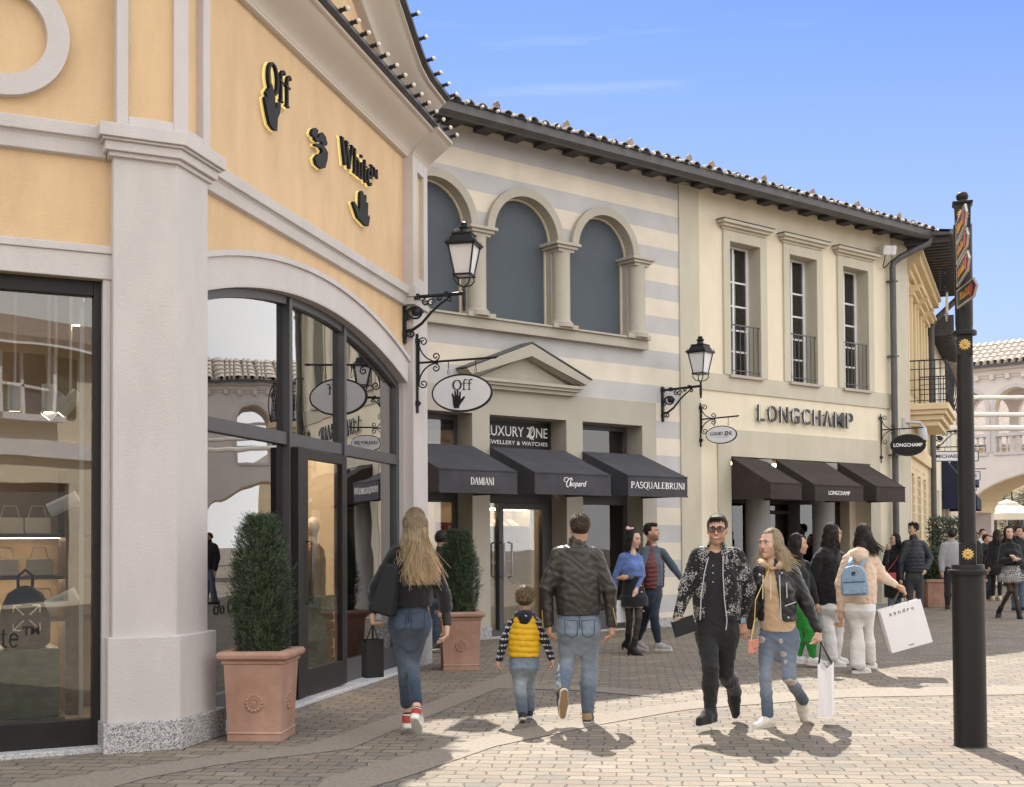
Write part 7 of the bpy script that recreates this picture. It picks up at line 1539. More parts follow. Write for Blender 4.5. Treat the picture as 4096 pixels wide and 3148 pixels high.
def hair(h, root, H, Hc, AX, hs, vb, near, J, q):
    hr, hf, hu = AX; rn = np.random.RandomState(h.get('seed', 1)); kind = h['kind']; c0, c1 = np.array(h['c0']), np.array(h.get('c1', h['c0'])); L_ = h.get('L', 0); wind = np.array(h.get('wind', (0, 0, 0))); opn = h.get('open', 62)
    G = Fld(vb * 1.1); th = h.get('th', .012 if kind != 'long' else .006)
    G.ell(H(0, -.020, .036), np.array([.074 + th, .092 + th, .090 + th]) * hs, AX, .01)
    if kind == 'long':
        bk = H(0, -.075, -.03); G.rc(H(0, -.03, .0), bk - np.array([0, 0, .10]), .088 * hs, .070 * hs, .05)
        lw = h.get('w', .085)
        nn = max(2, int(L_ / .08)); 
        for i in range(nn - 1):
            t0, t1 = i / (nn - 1), (i + 1) / (nn - 1); P = [bk - np.array([0, 0, .06 + (L_ - .12) * t]) + wind * t * t * .6 + hf * h.get('back', 0) * t for t in (t0, t1)]
            for e in (-1, 0, 1): G.rc(P[0] + hr * e * lw * .55, P[1] + hr * e * lw * .55 * (1 - .25 * t1), .040 * (1 - .5 * t0), .040 * (1 - .5 * t1), .02)
        if h.get('sides', 1):
            for e in (-1, 1): G.rc(H(e * .070, -.015, .02), H(e * .078, -.015, -.06) - np.array([0, 0, max(0, min(.10, L_ * .4))]) + wind * .2, .030 * hs, .022, .02)
    # keep the face clear
    fz = h.get('line', .086)
    def face(X, Y, Z):
        x = (X - Hc[0]) * hr[0] + (Y - Hc[1]) * hr[1] + (Z - Hc[2]) * hr[2]; y = (X - Hc[0]) * hf[0] + (Y - Hc[1]) * hf[1] + (Z - Hc[2]) * hf[2]; z = (X - Hc[0]) * hu[0] + (Y - Hc[1]) * hu[1] + (Z - Hc[2]) * hu[2]
        lim = np.where(z > -.01 * hs, .030 * hs, h.get('jaw', .012) * hs) if kind != 'long' else .028 * hs
        return np.maximum(np.maximum(lim - y + .5 * np.maximum(np.abs(x) - .05 * hs, 0) * (0 if kind != 'long' else 1), z - fz * hs - .3 * (.09 * hs - np.minimum(y, .09 * hs)) * 0), -10)
    G.fnp(Hc - .25, Hc + .25, face, .012, 's')
    if kind in ('short', 'curly'):
        hl = h.get('nape', -.055)
        def low(X, Y, Z):
            z = (X - Hc[0]) * hu[0] + (Y - Hc[1]) * hu[1] + (Z - Hc[2]) * hu[2]; y = (X - Hc[0]) * hf[0] + (Y - Hc[1]) * hf[1] + (Z - Hc[2]) * hf[2]; x = np.abs((X - Hc[0]) * hr[0] + (Y - Hc[1]) * hr[1] + (Z - Hc[2]) * hr[2])
            return z - np.where(y < -.02 * hs, hl, np.where(x > .05 * hs, .012, -.2)) * hs
        G.fnp(Hc - .25, Hc + .25, low, .01, 's')
        if kind == 'curly':
            for k in range(60):
                d = nrm(rn.normal(size=3)); y = d @ hf; z = d @ hu
                if z > -.1 and not (y > .45 and z < .45): G.ell(H(0, -.02, .036) + (hr * (d @ hr) * .086 + hf * y * .10 + hu * z * .105) * hs, np.ones(3) * rn.uniform(.014, .026), None, .008)
        if h.get('top'): G.ell(H(0, .02, .105), np.array([.060, .075, h['top']]) * hs, AX, .02)
    G.nz = .003 if kind == 'long' else .0008; vs, F = G.mesh(); zz = np.clip((Hc[2] + .10 * hs - vs[:, 2]) / (L_ + .12), 0, 1) if kind == 'long' else np.zeros(len(vs)); z_ = zz[:, None] ** h.get('gam', 1)
    c = (c0 * (1 - z_) + c1 * z_) * (.62 + .22 * np.sin(vs[:, :1] * 410 + vs[:, 1:2] * 330 + 3 * np.sin(vs[:, 2:] * 14))); ob = addnp('hair', vs, F, 'hair', root, c)
    # strands
    n = h.get('n', 500 if near else 160); W_ = h.get('sw', .0042 if near else .010); VS, FS, CS = [], [], []
    grp = rn.normal(size=(40, 3)) * 1.25
    for k in range(n):
        if kind == 'long':
            th_ = R_(rn.uniform(opn, 360 - opn)); ph = R_(90 - 85 * rn.rand() ** .7); sd_, cb = math.sin(th_), math.cos(th_); pts = []
            R1, R2, R3 = (.080 + th * .7) * hs, (.100 + th * .7) * hs, (.096 + th * .8) * hs
            for f in np.linspace(0, 1, 5): p2 = ph + (R_(-12) - ph) * f; pts.append(H(0, -.020, .036) + hr * sd_ * math.cos(p2) * R1 + hf * cb * math.cos(p2) * R2 + hu * math.sin(p2) * R3)
            gi = int((th_ * 5.1 + ph * 3.7) % 40); g_ = grp[gi]; LL = L_ * rn.uniform(.72, 1.08) * (1 if cb < .2 else h.get('fl', .8)); fr, pz = 1.1 + .9 * ((gi * 7) % 10) / 10 + rn.normal() * .06, gi * 2.4 + rn.normal() * .35; p0 = pts[-1]; rad = nrm(hr * sd_ + hf * cb); fly = (rad * .05 + rn.normal(size=3) * .03) if rn.rand() < .10 else np.zeros(3)
            m = 9
            for i in range(1, m + 1):
                t = i / m; pull = -rad * (.010 * math.sin(math.pi * min(1, t * 1.6)) if L_ > .25 else .015 * t); bk_ = hf * h.get('back', 0) * t
                wv = (hr * math.sin(fr * 6.28 * t + pz) + rad * math.cos(fr * 5 * t + pz)) * h.get('wave', .008) * (.3 + t)
                pts.append(p0 + np.array([0, 0, -LL * t]) + pull + wv + wind * (t ** 1.7) * (1 + .5 * g_[0] * .6) + bk_ + (hr * g_[1] * .012 + rad * abs(g_[2]) * .010) * t + hr * sd_ * h.get('spread', .02) * t + fly * (t ** 1.5))
        else:
            d = nrm(rn.normal(size=3)); y, z, x = d @ hf, d @ hu, d @ hr
            if z < -.25 or (y > .35 and z < .42) or (z < .05 and y > 0): continue
            p0 = H(0, -.020, .036) + (hr * x * (.072 + th * .8) + hf * y * (.090 + th * .8) + hu * z * (.088 + th * .8)) * hs; l = h.get('sl', .022) * rn.uniform(.6, 1.3)
            nn_ = nrm(hr * x + hf * y + hu * z); tg = nrm(-hu + nn_ * (hu @ nn_) + hf * h.get('fwd', -.1)); dr = nrm(nn_ * h.get('up', .6) * (.35 + .9 * max(z, 0)) + tg * .9 + rn.normal(size=3) * h.get('mess', .16)); pts = [p0 - nn_ * .004, p0 + dr * l * .6, p0 + dr * l - nn_ * l * .12]
            if kind == 'curly': pts = [p0 + dr * l * t + (hr * math.sin(t * 9 + k) + hu * math.cos(t * 9 + k)) * .010 for t in (0, .3, .6, 1)]
        P = np.array(pts); m = len(P); b0 = sum(len(v) for v in VS); w0 = W_ * rn.uniform(.6, 1.3); Tn = np.gradient(P, axis=0); Tn /= np.linalg.norm(Tn, axis=1)[:, None] + 1e-9
        a1 = np.cross(Tn, np.array([.31, .87, .38])); a1 /= np.linalg.norm(a1, axis=1)[:, None] + 1e-9; a2 = np.cross(Tn, a1); tp = np.linspace(1, .25, m)[:, None] * w0
        ring = np.stack([P + a1 * tp, P - a1 * tp * .5 + a2 * tp * .87, P - a1 * tp * .5 - a2 * tp * .87], 1).reshape(-1, 3); VS.append(ring)
        i = np.arange(m - 1)[:, None] * 3
        for j in range(3): FS.append(b0 + np.concatenate([i + j, i + (j + 1) % 3, i + 3 + (j + 1) % 3, i + 3 + j], 1))
        t = np.linspace(0, 1, m) if kind == 'long' else np.linspace(.0, 1, m); t = (t ** h.get('gam', 1))[:, None]; t = t if kind != 'long' else (np.clip((Hc[2] + .10 * hs - P[:, 2]) / (L_ + .12), 0, 1) ** h.get('gam', 1))[:, None]; cc = (c0 * (1 - t) + c1 * t) * rn.uniform(.65, 1.35); CS.append(np.repeat(cc, 3, 0))
    if VS: addnp('hair_strands', np.concatenate(VS), np.concatenate(FS), 'hair', ob, np.concatenate(CS))
mat('eye_white', (.62, .60, .57), .25, .02); mat('eye_dark', (.03, .02, .015), .15, .1); mat('brow_dark', (.035, .022, .015), .8, .1); mat('brow_light', (.16, .10, .055), .8, .1)
mat('lips_plain', (.40, .17, .14), .4, .05); mat('lips_red', (.30, .06, .07), .35, .05); mat('seam_blue', (.02, .03, .055), .9, .1)
mat('bow_pink', (.72, .42, .52), .6, .05)
BLK = (.016, .016, .018)
def stripes_child(vs, c, k):       # pale printed bars across the dark sleeves
    z = vs[:, 2]; off = np.linalg.norm((vs - k['p'])[:, :2], axis=1) > .115
    m = off & (np.mod(z, .050) < .016) & (np.sin(vs[:, 0] * 260 + vs[:, 1] * 200) > -.3); c[m] = (.55, .54, .52); return c
def cable(vs, c, k):
    return c * (.82 + .25 * np.abs(np.sin(((vs - k['p']) @ k['rt']) * 130)))[:, None]
def tweed(vs, c, k):
    a = np.sin(vs[:, 2] * 130) * np.sin(((vs - k['p']) @ k['rt']) * 150 + ((vs - k['p']) @ k['fw']) * 150); c[a > -.05] = (.42, .42, .42); return c
def hemdark(vs, c, k): return c
E1 = {}
# 1 blonde woman seen from behind
E1['woman'] = person(dict(label='woman seen from behind with long wavy blonde hair, black jacket and cropped jeans', sex='f', Y=9.78, s=1.0, fa=180, ha=176, group='shoppers walking in the foreground',
    hd=(1662, 2098), nk=(1650, 2185), sA=(1568, 2210), sB=(1728, 2214), eA=(1502, 2345), eB=(1778, 2382), wA=(1490, 2452), wB=(1788, 2500), pl=(1640, 2472), kA=(1612, 2640), kB=(1652, 2655), aA=(1630, 2862), aB=(1668, 2848), dy=dict(kA=.08, aA=.20, kB=.10, aB=-.20, wB=.02),
    tA=(-.05, 1, -.08), tB=(.10, .80, -.62), hA=dict(curl=1.1, palm=(1, .2, 0), dir=(.05, .1, -1)), hB=dict(curl=.5, palm=(-1, -.2, 0), dir=(-.08, -.05, -1)), skin=SKINP,
    tops=[dict(m='knit', c=BLK, hem=2424, e=.019, flare=.022, sl=.40, cuff=.042, collar='stand', nz=.003, name='jacket'), dict(m='leather', c=(.022, .020, .020), hem=2400, e=.004, sl=.95, cuff=.014, name='undersleeve', bust=0)],
    bot=dict(kind='trousers', m='denim', c=(.030, .046, .076), e=.002, len=.76, ank=.052, fade=.55, pockets=1, nz=.002), shoes=dict(c=(.66, .62, .56), sc=(.74, .72, .68), sole=.030, heelc=(.36, .045, .035), sock=(.012, .012, .02), f=1.02),
    hair=dict(kind='long', L=.46, c0=(.26, .17, .09), c1=(.92, .73, .46), gam=.55, wind=(.05, 0, 0), w=.075, wave=.016, n=2500, open=75, seed=3, sw=.0032, spread=.012)))
# 2 boy in yellow vest
E1['boy'] = person(dict(label='small boy seen from behind in a yellow quilted vest over a dark printed hooded top', sex='c', Y=10.62, s=.66, fa=180, ha=176, group='shoppers walking in the foreground',
    hd=(2100, 2398), nk=(2098, 2458), sA=(2046, 2492), sB=(2150, 2492), eA=(2018, 2560), eB=(2180, 2560), wA=(1997, 2638), wB=(2206, 2632), pl=(2096, 2648), kA=(2078, 2738), kB=(2114, 2735), aA=(2090, 2850), aB=(2118, 2838), dy=dict(aB=.15, kB=.12, aA=-.06),
    tA=(-.05, 1, -.30), tB=(0, 1, .05), hA=dict(curl=.6, palm=(1, 0, 0)), hB=dict(curl=.6, palm=(-1, 0, 0)), skin=SKINP,
    tops=[dict(m='cotton', c=(.014, .017, .030), hem=2628, e=.012, sl=.97, cuff=.014, collar='hood', drop=.03, paint=stripes_child, name='hooded_top'), dict(m='puffer', c=(.72, .42, .008), hem=2626, e=.030, sl=0, quilt=.050, name='quilted_vest', nz=.003)],
    bot=dict(kind='trousers', m='denim', c=(.075, .108, .155), e=.008, fade=.5, len=.95, ank=.046, nz=.004), shoes=dict(c=(.015, .02, .03), sc=(.60, .60, .60), sole=.022, f=1.0),
    hair=dict(kind='short', c0=(.20, .125, .06), c1=(.52, .38, .21), n=2200, sl=.034, up=.12, fwd=-.05, nape=-.066, th=.013, sw=.0036, seed=5)))
# 3 man in leather jacket
E1['man'] = person(dict(label='man seen from behind in a dark leather jacket and faded blue jeans, one foot lifted', sex='m', Y=10.55, s=1.0, fa=180, ha=188, group='shoppers walking in the foreground',
    hd=(2318, 2118), nk=(2308, 2185), sA=(2222, 2216), sB=(2394, 2222), eA=(2184, 2356), eB=(2438, 2360), wA=(2194, 2496), wB=(2446, 2498), pl=(2315, 2500), kA=(2268, 2650), kB=(2358, 2662), aA=(2246, 2772), aB=(2350, 2852), dy=dict(kA=.06, aA=-.26, kB=.05, aB=.02),
    tA=(-.06, .30, -1), tB=(.22, 1, -.05), hA=dict(curl=.45, palm=(1, .3, 0)), hB=dict(curl=.55, palm=(-1, .3, 0)),
    tops=[dict(m='leather', c=(.034, .029, .024), hem=2460, e=.021, sl=.98, cuff=.020, collar='stand', nz=.0045, flare=.004)],
    bot=dict(kind='trousers', m='denim', c=(.110, .146, .20), e=.012, fade=.5, pockets=1, nz=.0040), shoes=dict(c=(.05, .05, .06), sc=(.68, .66, .60), bc=(.32, .20, .10), sole=.022, heelc=(.30, .20, .10)),
    hair=dict(kind='short', c0=(.075, .045, .026), c1=(.24, .15, .085), n=2200, sl=.022, up=.5, nape=-.048, th=.009, sw=.0032, seed=6)))
# 4 man in the studded bomber
E1['bomber'] = person(dict(label='smiling man with glasses in a black studded bomber jacket, black trousers and boots', sex='m', Y=10.22, s=1.0, fa=-8, ha=-14, hp=-2, group='couple walking towards the viewer hand in hand',
    hd=(2869, 2122), nk=(2866, 2195), sA=(2784, 2222), sB=(2956, 2224), eA=(2748, 2352), eB=(2992, 2352), wA=(2708, 2470), wB=(2968, 2488), pl=(2868, 2512), kA=(2842, 2672), kB=(2900, 2690), aA=(2840, 2838), aB=(2944, 2768), dy=dict(kA=-.16, aA=-.12, kB=.02, aB=.34, wA=-.10, eA=-.02, wB=-.02),
    tA=(-.62, -.78, -.02), tB=(.10, -.35, -.93), hA=dict(curl=.85, palm=(.7, .6, 0), dir=(.30, -.35, -.8)), hB=dict(curl=.75, palm=(-.2, .9, 0), dir=(.12, 0, -1)), stubble=.30, smile=1, glasses=1, skin=(.52, .315, .215),
    tops=[dict(m='cotton', c=(.020, .020, .023), hem=2498, e=.012, sl=0, name='shirt', vneck=.055), dict(m='beaded', c=BLK, hem=2480, e=.030, sl=.97, cuff=.010, open=.055, open2=.085, oc=-.018, nz=.003, name='bomber_jacket', collar='stand')],
    bot=dict(kind='trousers', m='cotton', c=(.020, .020, .022), e=.010, len=.90, ank=.050, nz=.0042), shoes=dict(c=(.020, .020, .022), sc=(.016, .016, .017), sole=.030, boot=.13, f=1.08, m='cotton'),
    hair=dict(kind='short', c0=(.040, .024, .015), c1=(.12, .07, .04), n=2000, sl=.022, up=.35, fwd=-.25, nape=-.03, th=.008, top=.022, sw=.0034, seed=7)))
# 5 blonde woman in leather jacket
E1['blonde'] = person(dict(label='blonde woman in a black leather biker jacket over a beige hoodie and ripped blue jeans', sex='f', Y=10.32, s=.96, fa=-16, ha=-52, hp=-2, group='couple walking towards the viewer hand in hand',
    hd=(3080, 2176), nk=(3092, 2252), sA=(3034, 2280), sB=(3180, 2284), eA=(3008, 2420), eB=(3228, 2420), wA=(2996, 2506), wB=(3272, 2522), pl=(3114, 2530), kA=(3060, 2708), kB=(3156, 2712), aA=(3072, 2868), aB=(3216, 2806), dy=dict(kA=-.05, aA=-.06, kB=-.10, aB=.26, wA=.04, wB=-.02),
    tA=(-.80, -.60, -.04), tB=(.12, -.45, -.85), hA=dict(curl=.9, palm=(.2, -.9, 0), dir=(-.45, -.1, -1)), hB=dict(curl=1.1, palm=(-.6, .6, 0), dir=(.1, -.1, -1)), skin=SKINP, lipc='red', browc='light', brow=.0036,
    tops=[dict(m='cotton', c=(.52, .37, .235), hem=2524, e=.016, sl=0, collar='hood', drop=.05, nz=.004, name='hoodie', vneck=.05), dict(m='leather', c=(.016, .016, .019), hem=2482, e=.030, sl=.96, cuff=.020, open=.035, open2=.075, oc=-.025, nz=.0042, name='biker_jacket')],
    bot=dict(kind='trousers', m='denim', c=(.075, .105, .155), e=.005, fade=.75, len=.93, ank=.048, rips=[(3042, 2556, .030, .020), (3136, 2612, .020, .014), (3128, 2560, .010, .014), (3164, 2722, .042, .020), (3146, 2640, .010, .010)], nz=.0032), shoes=dict(c=(.66, .62, .55), sc=(.60, .54, .46), sole=.026, laces=1),
    hair=dict(kind='long', L=.23, c0=(.45, .34, .20), c1=(.85, .70, .48), gam=.5, wind=(.02, 0, 0), w=.065, wave=.016, n=2000, open=72, fl=1, seed=9, sw=.0032, spread=.03)))
# 6,7 couple by the jewellery window
E1['blue'] = person(dict(label='woman in a blue cable sweater, black buttoned skirt, tights and heeled boots', sex='f', Y=16.75, s=.98, fa=30, ha=48, hp=-12, group='couple beside the jewellery shop',
    hd=(2536, 2156), nk=(2528, 2212), sA=(2484, 2226), sB=(2562, 2236), eA=(2464, 2300), eB=(2566, 2300), wA=(2458, 2372), wB=(2548, 2350), pl=(2534, 2372), kA=(2518, 2478), kB=(2554, 2474), aA=(2512, 2568), aB=(2534, 2592), dy=dict(sA=-.03, sB=.05, wB=-.1, aA=.12, kA=.0, kB=-.12, aB=-.1), skin=SKINP, tights=(.045, .032, .028),
    tA=(.8, -.5, -.45), tB=(.82, -.5, -.32), tops=[dict(m='knit', c=(.115, .185, .44), hem=2304, e=.014, sl=.97, paint=cable, name='sweater', vneck=.045)], bot=dict(kind='skirt', m='cotton', c=(.010, .011, .015), hem=2424, w=(.205, .165), buttons=1),
    shoes=dict(c=(.012, .012, .014), sc=(.012, .012, .014), sole=.008, boot=.13, stiletto=.045, f=.92), hair=dict(kind='long', L=.20, c0=(.018, .011, .009), w=.065, n=300, open=70, seed=11, sw=.008)))
E1['vest'] = person(dict(label='bearded man in a dark red quilted vest over a grey blue shirt', sex='m', Y=17.05, s=1.0, fa=48, ha=58, hp=6, group='couple beside the jewellery shop',
    hd=(2608, 2130), nk=(2606, 2184), sA=(2576, 2206), sB=(2656, 2210), eA=(2552, 2296), eB=(2694, 2270), wA=(2515, 2308), wB=(2724, 2312), pl=(2606, 2372), kA=(2580, 2472), kB=(2616, 2470), aA=(2550, 2562), aB=(2634, 2575), dy=dict(sA=-.10, sB=.14, eA=-.28, wA=-.45, eB=.16, wB=.1, kA=.06, aA=.12, kB=-.1, aB=-.1), stubble=.55, hA=dict(curl=.4, dir=(-1, 0, -.1), palm=(0, 1, 0)),
    tA=(.9, -.2, -.35), tB=(.95, -.3, .02), tops=[dict(m='cotton', c=(.062, .085, .115), hem=2345, e=.014, sl=.97, name='shirt'), dict(m='puffer', c=(.115, .022, .020), hem=2352, e=.030, sl=0, quilt=.06, open=.09, open2=.10, oc=.03, name='quilted_vest', collar='stand')],
    bot=dict(kind='trousers', m='cotton', c=(.018, .026, .045), e=.006, len=.90, ank=.045), shoes=dict(c=(.34, .33, .32), sc=(.62, .61, .58), sole=.024), hair=dict(kind='short', c0=(.024, .015, .010), n=500, sl=.03, up=.5, top=.03, th=.010, sw=.007, seed=12)))
# 8-10 three young women in front of the brown canopies
E1['green'] = person(dict(label='dark haired woman in bright green trousers half hidden behind the blonde woman', sex='f', Y=15.0, s=.93, fa=70, ha=75, hp=-4, group='women walking past the brown canopies',
    hd=(3196, 2178), nk=(3188, 2240), sA=(3158, 2262), sB=(3226, 2262), eA=(3160, 2345), eB=(3244, 2350), wA=(3190, 2395), wB=(3262, 2405), pl=(3196, 2420), kA=(3200, 2520), kB=(3238, 2520), aA=(3196, 2625), aB=(3252, 2632), dy=dict(sA=-.1, sB=.12, kB=-.1, aB=-.1),
    tA=(1, -.2, -.1), tB=(1, -.2, -.05), tops=[dict(m='cotton', c=(.014, .015, .018), hem=2425, e=.032, sl=.95, collar='stand')], bot=dict(kind='trousers', m='cotton', c=(.02, .24, .035), e=.014, len=.95, ank=.042, calf=.030), shoes=dict(c=(.66, .66, .66), sc=(.7, .7, .68), sole=.026),
    hair=dict(kind='long', L=.26, c0=(.014, .010, .009), w=.06, n=260, open=70, seed=13, sw=.008, back=-.02)))
E1['black'] = person(dict(label='woman with sunglasses in a loose black hoodie and ripped white jeans', sex='f', Y=15.1, s=1.0, fa=135, ha=105, group='women walking past the brown canopies',
    hd=(3334, 2136), nk=(3318, 2206), sA=(3270, 2232), sB=(3366, 2232), eA=(3248, 2320), eB=(3384, 2320), wA=(3250, 2400), wB=(3362, 2402), pl=(3318, 2412), kA=(3316, 2520), kB=(3352, 2520), aA=(3330, 2636), aB=(3338, 2625), dy=dict(sA=-.08, sB=.08, wB=-.12, kA=-.06, aA=-.1, kB=.06, aB=.12), glasses=1,
    tA=(1, .25, -.05), tB=(1, .25, 0), tops=[dict(m='cotton', c=(.012, .012, .014), hem=2418, e=.045, flare=.03, sl=.95, collar='hood', nz=.006, name='hoodie')], bot=dict(kind='trousers', m='cotton', c=(.66, .65, .66), e=.022, calf=.030, ank=.072, len=.95, nz=.003, rips=[(3370, 2498, .05, .03)]), shoes=dict(c=(.62, .6, .57), sc=(.7, .69, .66), sole=.026),
    hair=dict(kind='long', L=.20, c0=(.022, .014, .011), w=.07, n=280, open=70, seed=14, sw=.008, wave=.014)))
E1['beige'] = person(dict(label='woman seen from behind in a beige hoodie with light blue backpack and wide white jeans', sex='f', Y=14.35, s=1.0, fa=165, ha=160, group='women walking past the brown canopies',
    hd=(3454, 2142), nk=(3440, 2214), sA=(3388, 2240), sB=(3496, 2240), eA=(3366, 2335), eB=(3524, 2302), wA=(3364, 2440), wB=(3584, 2340), pl=(3436, 2420), kA=(3430, 2530), kB=(3470, 2526), aA=(3432, 2662), aB=(3474, 2640), dy=dict(eB=.06, wB=-.05, kB=.1, aB=.2, aA=-.08), hB=dict(curl=1.0),
    tA=(.9, .4, -.05), tB=(.7, .7, -.1), tops=[dict(m='cotton', c=(.68, .52, .40), hem=2412, e=.045, flare=.02, sl=.97, cuff=.018, collar='hood', drop=.02, nz=.006, name='hoodie')], bot=dict(kind='trousers', m='cotton', c=(.70, .68, .67), e=.016, calf=.036, ank=.086, len=.96, nz=.003), shoes=dict(c=(.62, .6, .57), sc=(.7, .69, .66), heelc=(.02, .03, .10), sole=.028),
    hair=dict(kind='long', L=.24, c0=(.020, .013, .011), c1=(.05, .03, .02), w=.06, n=320, open=70, seed=15, sw=.007, wind=(.07, 0, 0), wave=.02)))
# 11,12 couple at the corner
E1['smoke'] = person(dict(label='dark haired woman in a long black coat smoking beside the downpipe', sex='f', Y=25.6, s=.97, fa=-55, ha=-70, group='couple at the corner of the cream building',
    hd=(3578, 2160), nk=(3578, 2198), sA=(3552, 2212), sB=(3606, 2212), eA=(3540, 2252), eB=(3610, 2268), wA=(3549, 2200), wB=(3606, 2316), pl=(3580, 2310), kA=(3566, 2376), kB=(3594, 2376), aA=(3560, 2440), aB=(3592, 2440), dy=dict(sA=.1, sB=-.1, eA=-.12, wA=-.15), hands=1, skin=SKINP,
    tA=(-.7, -.7, 0), tB=(-.7, -.7, 0), tops=[dict(m='cotton', c=(.013, .013, .015), hem=2390, e=.030, flare=.05, sl=.9, collar='stand', name='coat')], bot=dict(kind='trousers', m='denim', c=(.13, .18, .25), e=.014), shoes=dict(c=(.02, .02, .02)), hair=dict(kind='long', L=.22, c0=(.018, .012, .010), w=.09, n=120, open=72, seed=16, wave=.02)))
E1['curly'] = person(dict(label='curly haired man in a dark quilted jacket and grey jeans looking left', sex='m', Y=25.4, s=1.0, fa=-25, ha=-62, group='couple at the corner of the cream building',
    hd=(3650, 2118), nk=(3656, 2160), sA=(3618, 2176), sB=(3696, 2178), eA=(3602, 2246), eB=(3720, 2236), wA=(3603, 2312), wB=(3702, 2278), pl=(3656, 2308), kA=(3640, 2385), kB=(3680, 2385), aA=(3634, 2452), aB=(3684, 2452), dy=dict(eB=.05, wB=-.10),
    tA=(-.4, -.9, 0), tB=(.2, -.9, 0), tops=[dict(m='puffer', c=(.022, .025, .034), hem=2288, e=.036, sl=.97, quilt=.08, collar='stand', nz=.004)], bot=dict(kind='trousers', m='denim', c=(.05, .052, .058), e=.012), shoes=dict(c=(.02, .02, .02)), hair=dict(kind='curly', c0=(.020, .013, .010), n=220, sl=.05, up=.9, th=.016, sw=.012, seed=17)))
# 13 man behind the second planter
person(dict(label='man in a dark cap and jeans standing behind the planter by the jewellery window', sex='m', Y=17.2, s=.98, fa=160, ha=150, group='people near the jewellery window',
    hd=(1768, 2160), nk=(1766, 2208), sA=(1738, 2228), sB=(1806, 2228), eA=(1728, 2310), eB=(1816, 2310), wA=(1738, 2385), wB=(1806, 2385), pl=(1764, 2392), kA=(1746, 2490), kB=(1786, 2490), aA=(1744, 2572), aB=(1790, 2572),
    tA=(-.5, -.8, 0), tB=(.2, .9, 0), tops=[dict(m='cotton', c=(.04, .04, .045), hem=2400, e=.03, sl=.95, collar='stand')], bot=dict(kind='trousers', m='denim', c=(.06, .10, .17), e=.012), shoes=dict(c=(.05, .045, .04)), hair=dict(kind='short', c0=(.012, .012, .014), n=80, sl=.01, th=.014, nape=-.03)))
# 14 woman in a houndstooth skirt at the right edge
E1['skirt'] = person(dict(label='woman in a black roll neck, patterned short skirt and ankle boots', sex='f', Y=23.7, s=1.02, fa=-8, ha=-4, group='people behind the signpost',
    hd=(4036, 2132), nk=(4038, 2172), sA=(4008, 2190), sB=(4072, 2190), eA=(4002, 2246), eB=(4082, 2246), wA=(4046, 2240), wB=(4060, 2232), pl=(4044, 2290), kA=(4040, 2362), kB=(4058, 2366), aA=(3994, 2450), aB=(4078, 2462), dy=dict(wA=-.22, wB=-.22, eA=-.1, eB=-.1, aA=.25, kA=-.05, kB=-.06, aB=-.08), skin=SKINP, tights=(.05, .034, .028),
    tA=(-.5, -.6, -.5), tB=(-.1, -1, 0), tops=[dict(m='knit', c=(.013, .013, .015), hem=2262, e=.030, sl=.95, collar='roll')], bot=dict(kind='skirt', m='cotton', c=(.02, .02, .022), hem=2328, w=(.24, .18), paint=tweed), shoes=dict(c=(.012, .012, .013), sc=(.015, .015, .016), boot=.12, sole=.03),
    hair=dict(kind='long', L=.26, c0=(.016, .010, .008), w=.06, n=140, open=74, seed=18)))
# 15+ the group and the crowd further down the street
def stand(label, px, Y, H_, sex, fa, top, bot, hairc, long=0, ha=None, shoe=(.03, .03, .03), skin=SKIN, collar='stand', wide=1, c1=None, flare=0, hemf=.50):
    m = 4947.0 / Y; g = 2034 + 4947 * math.tan(CP) + 1.55 * m - (px - 2058) * math.sin(-CR) * -1 * 0 - (px - 2058) * .0058; s = H_ / 1.74; sw = {'m': .185, 'f': .155, 'c': .125}[sex] * (s if sex != 'c' else 1) * m * wide
    hy = lambda f: g - H_ * f * m; k = .60 if abs(math.sin(R_(fa))) > .6 else 1
    q = dict(label=label, sex=sex, Y=Y, s=s, fa=fa, ha=fa if ha is None else ha, hd=(px, hy(.93 if sex != 'c' else .905)), nk=(px, hy(.845 if sex != 'c' else .80)), sA=(px - sw * k, hy(.805 if sex != 'c' else .765)), sB=(px + sw * k, hy(.805 if sex != 'c' else .765)),
        eA=(px - sw * 1.18 * k, hy(.635)), eB=(px + sw * 1.18 * k, hy(.635)), wA=(px - sw * 1.12 * k, hy(.49)), wB=(px + sw * 1.12 * k, hy(.49)), pl=(px, hy(.53)), kA=(px - .085 * m * s, hy(.285)), kB=(px + .085 * m * s, hy(.285)), aA=(px - .085 * m * s, hy(.055)), aB=(px + .08 * m * s, hy(.055)), dy=dict(aA=.06, aB=-.05, wA=-.06, wB=-.06),
        skin=skin, tops=[dict(m='cotton', c=top, hem=hy(hemf), e=.032, sl=.95, collar=collar, flare=flare)], bot=dict(kind='trousers', m='denim', c=bot, e=.012), shoes=dict(c=shoe), group='people further down the street',
        hair=dict(kind='long', L=.28, c0=hairc, c1=c1 or hairc, w=.06, n=60, open=74) if long else dict(kind='short', c0=hairc, n=60, sl=.03, th=.012), hands=1)
    return person(q)
stand('boy in a dark jacket and jeans standing in front of the group, side on', 3957, 31.0, 1.28, 'c', 60, (.022, .026, .034), (.05, .07, .10), (.015, .011, .010), skin=SKIN)
stand('taller boy with a red hood under a dark jacket behind the smaller boy', 3946, 32.2, 1.62, 'm', 30, (.020, .032, .038), (.03, .03, .035), (.018, .012, .010), collar='hood', ha=40)
stand('woman seen from behind with short brown hair and a long black coat', 3986, 30.6, 1.74, 'f', 178, (.013, .013, .015), (.012, .012, .014), (.055, .035, .022), long=1, flare=.04, hemf=.36, shoe=(.6, .5, .35))
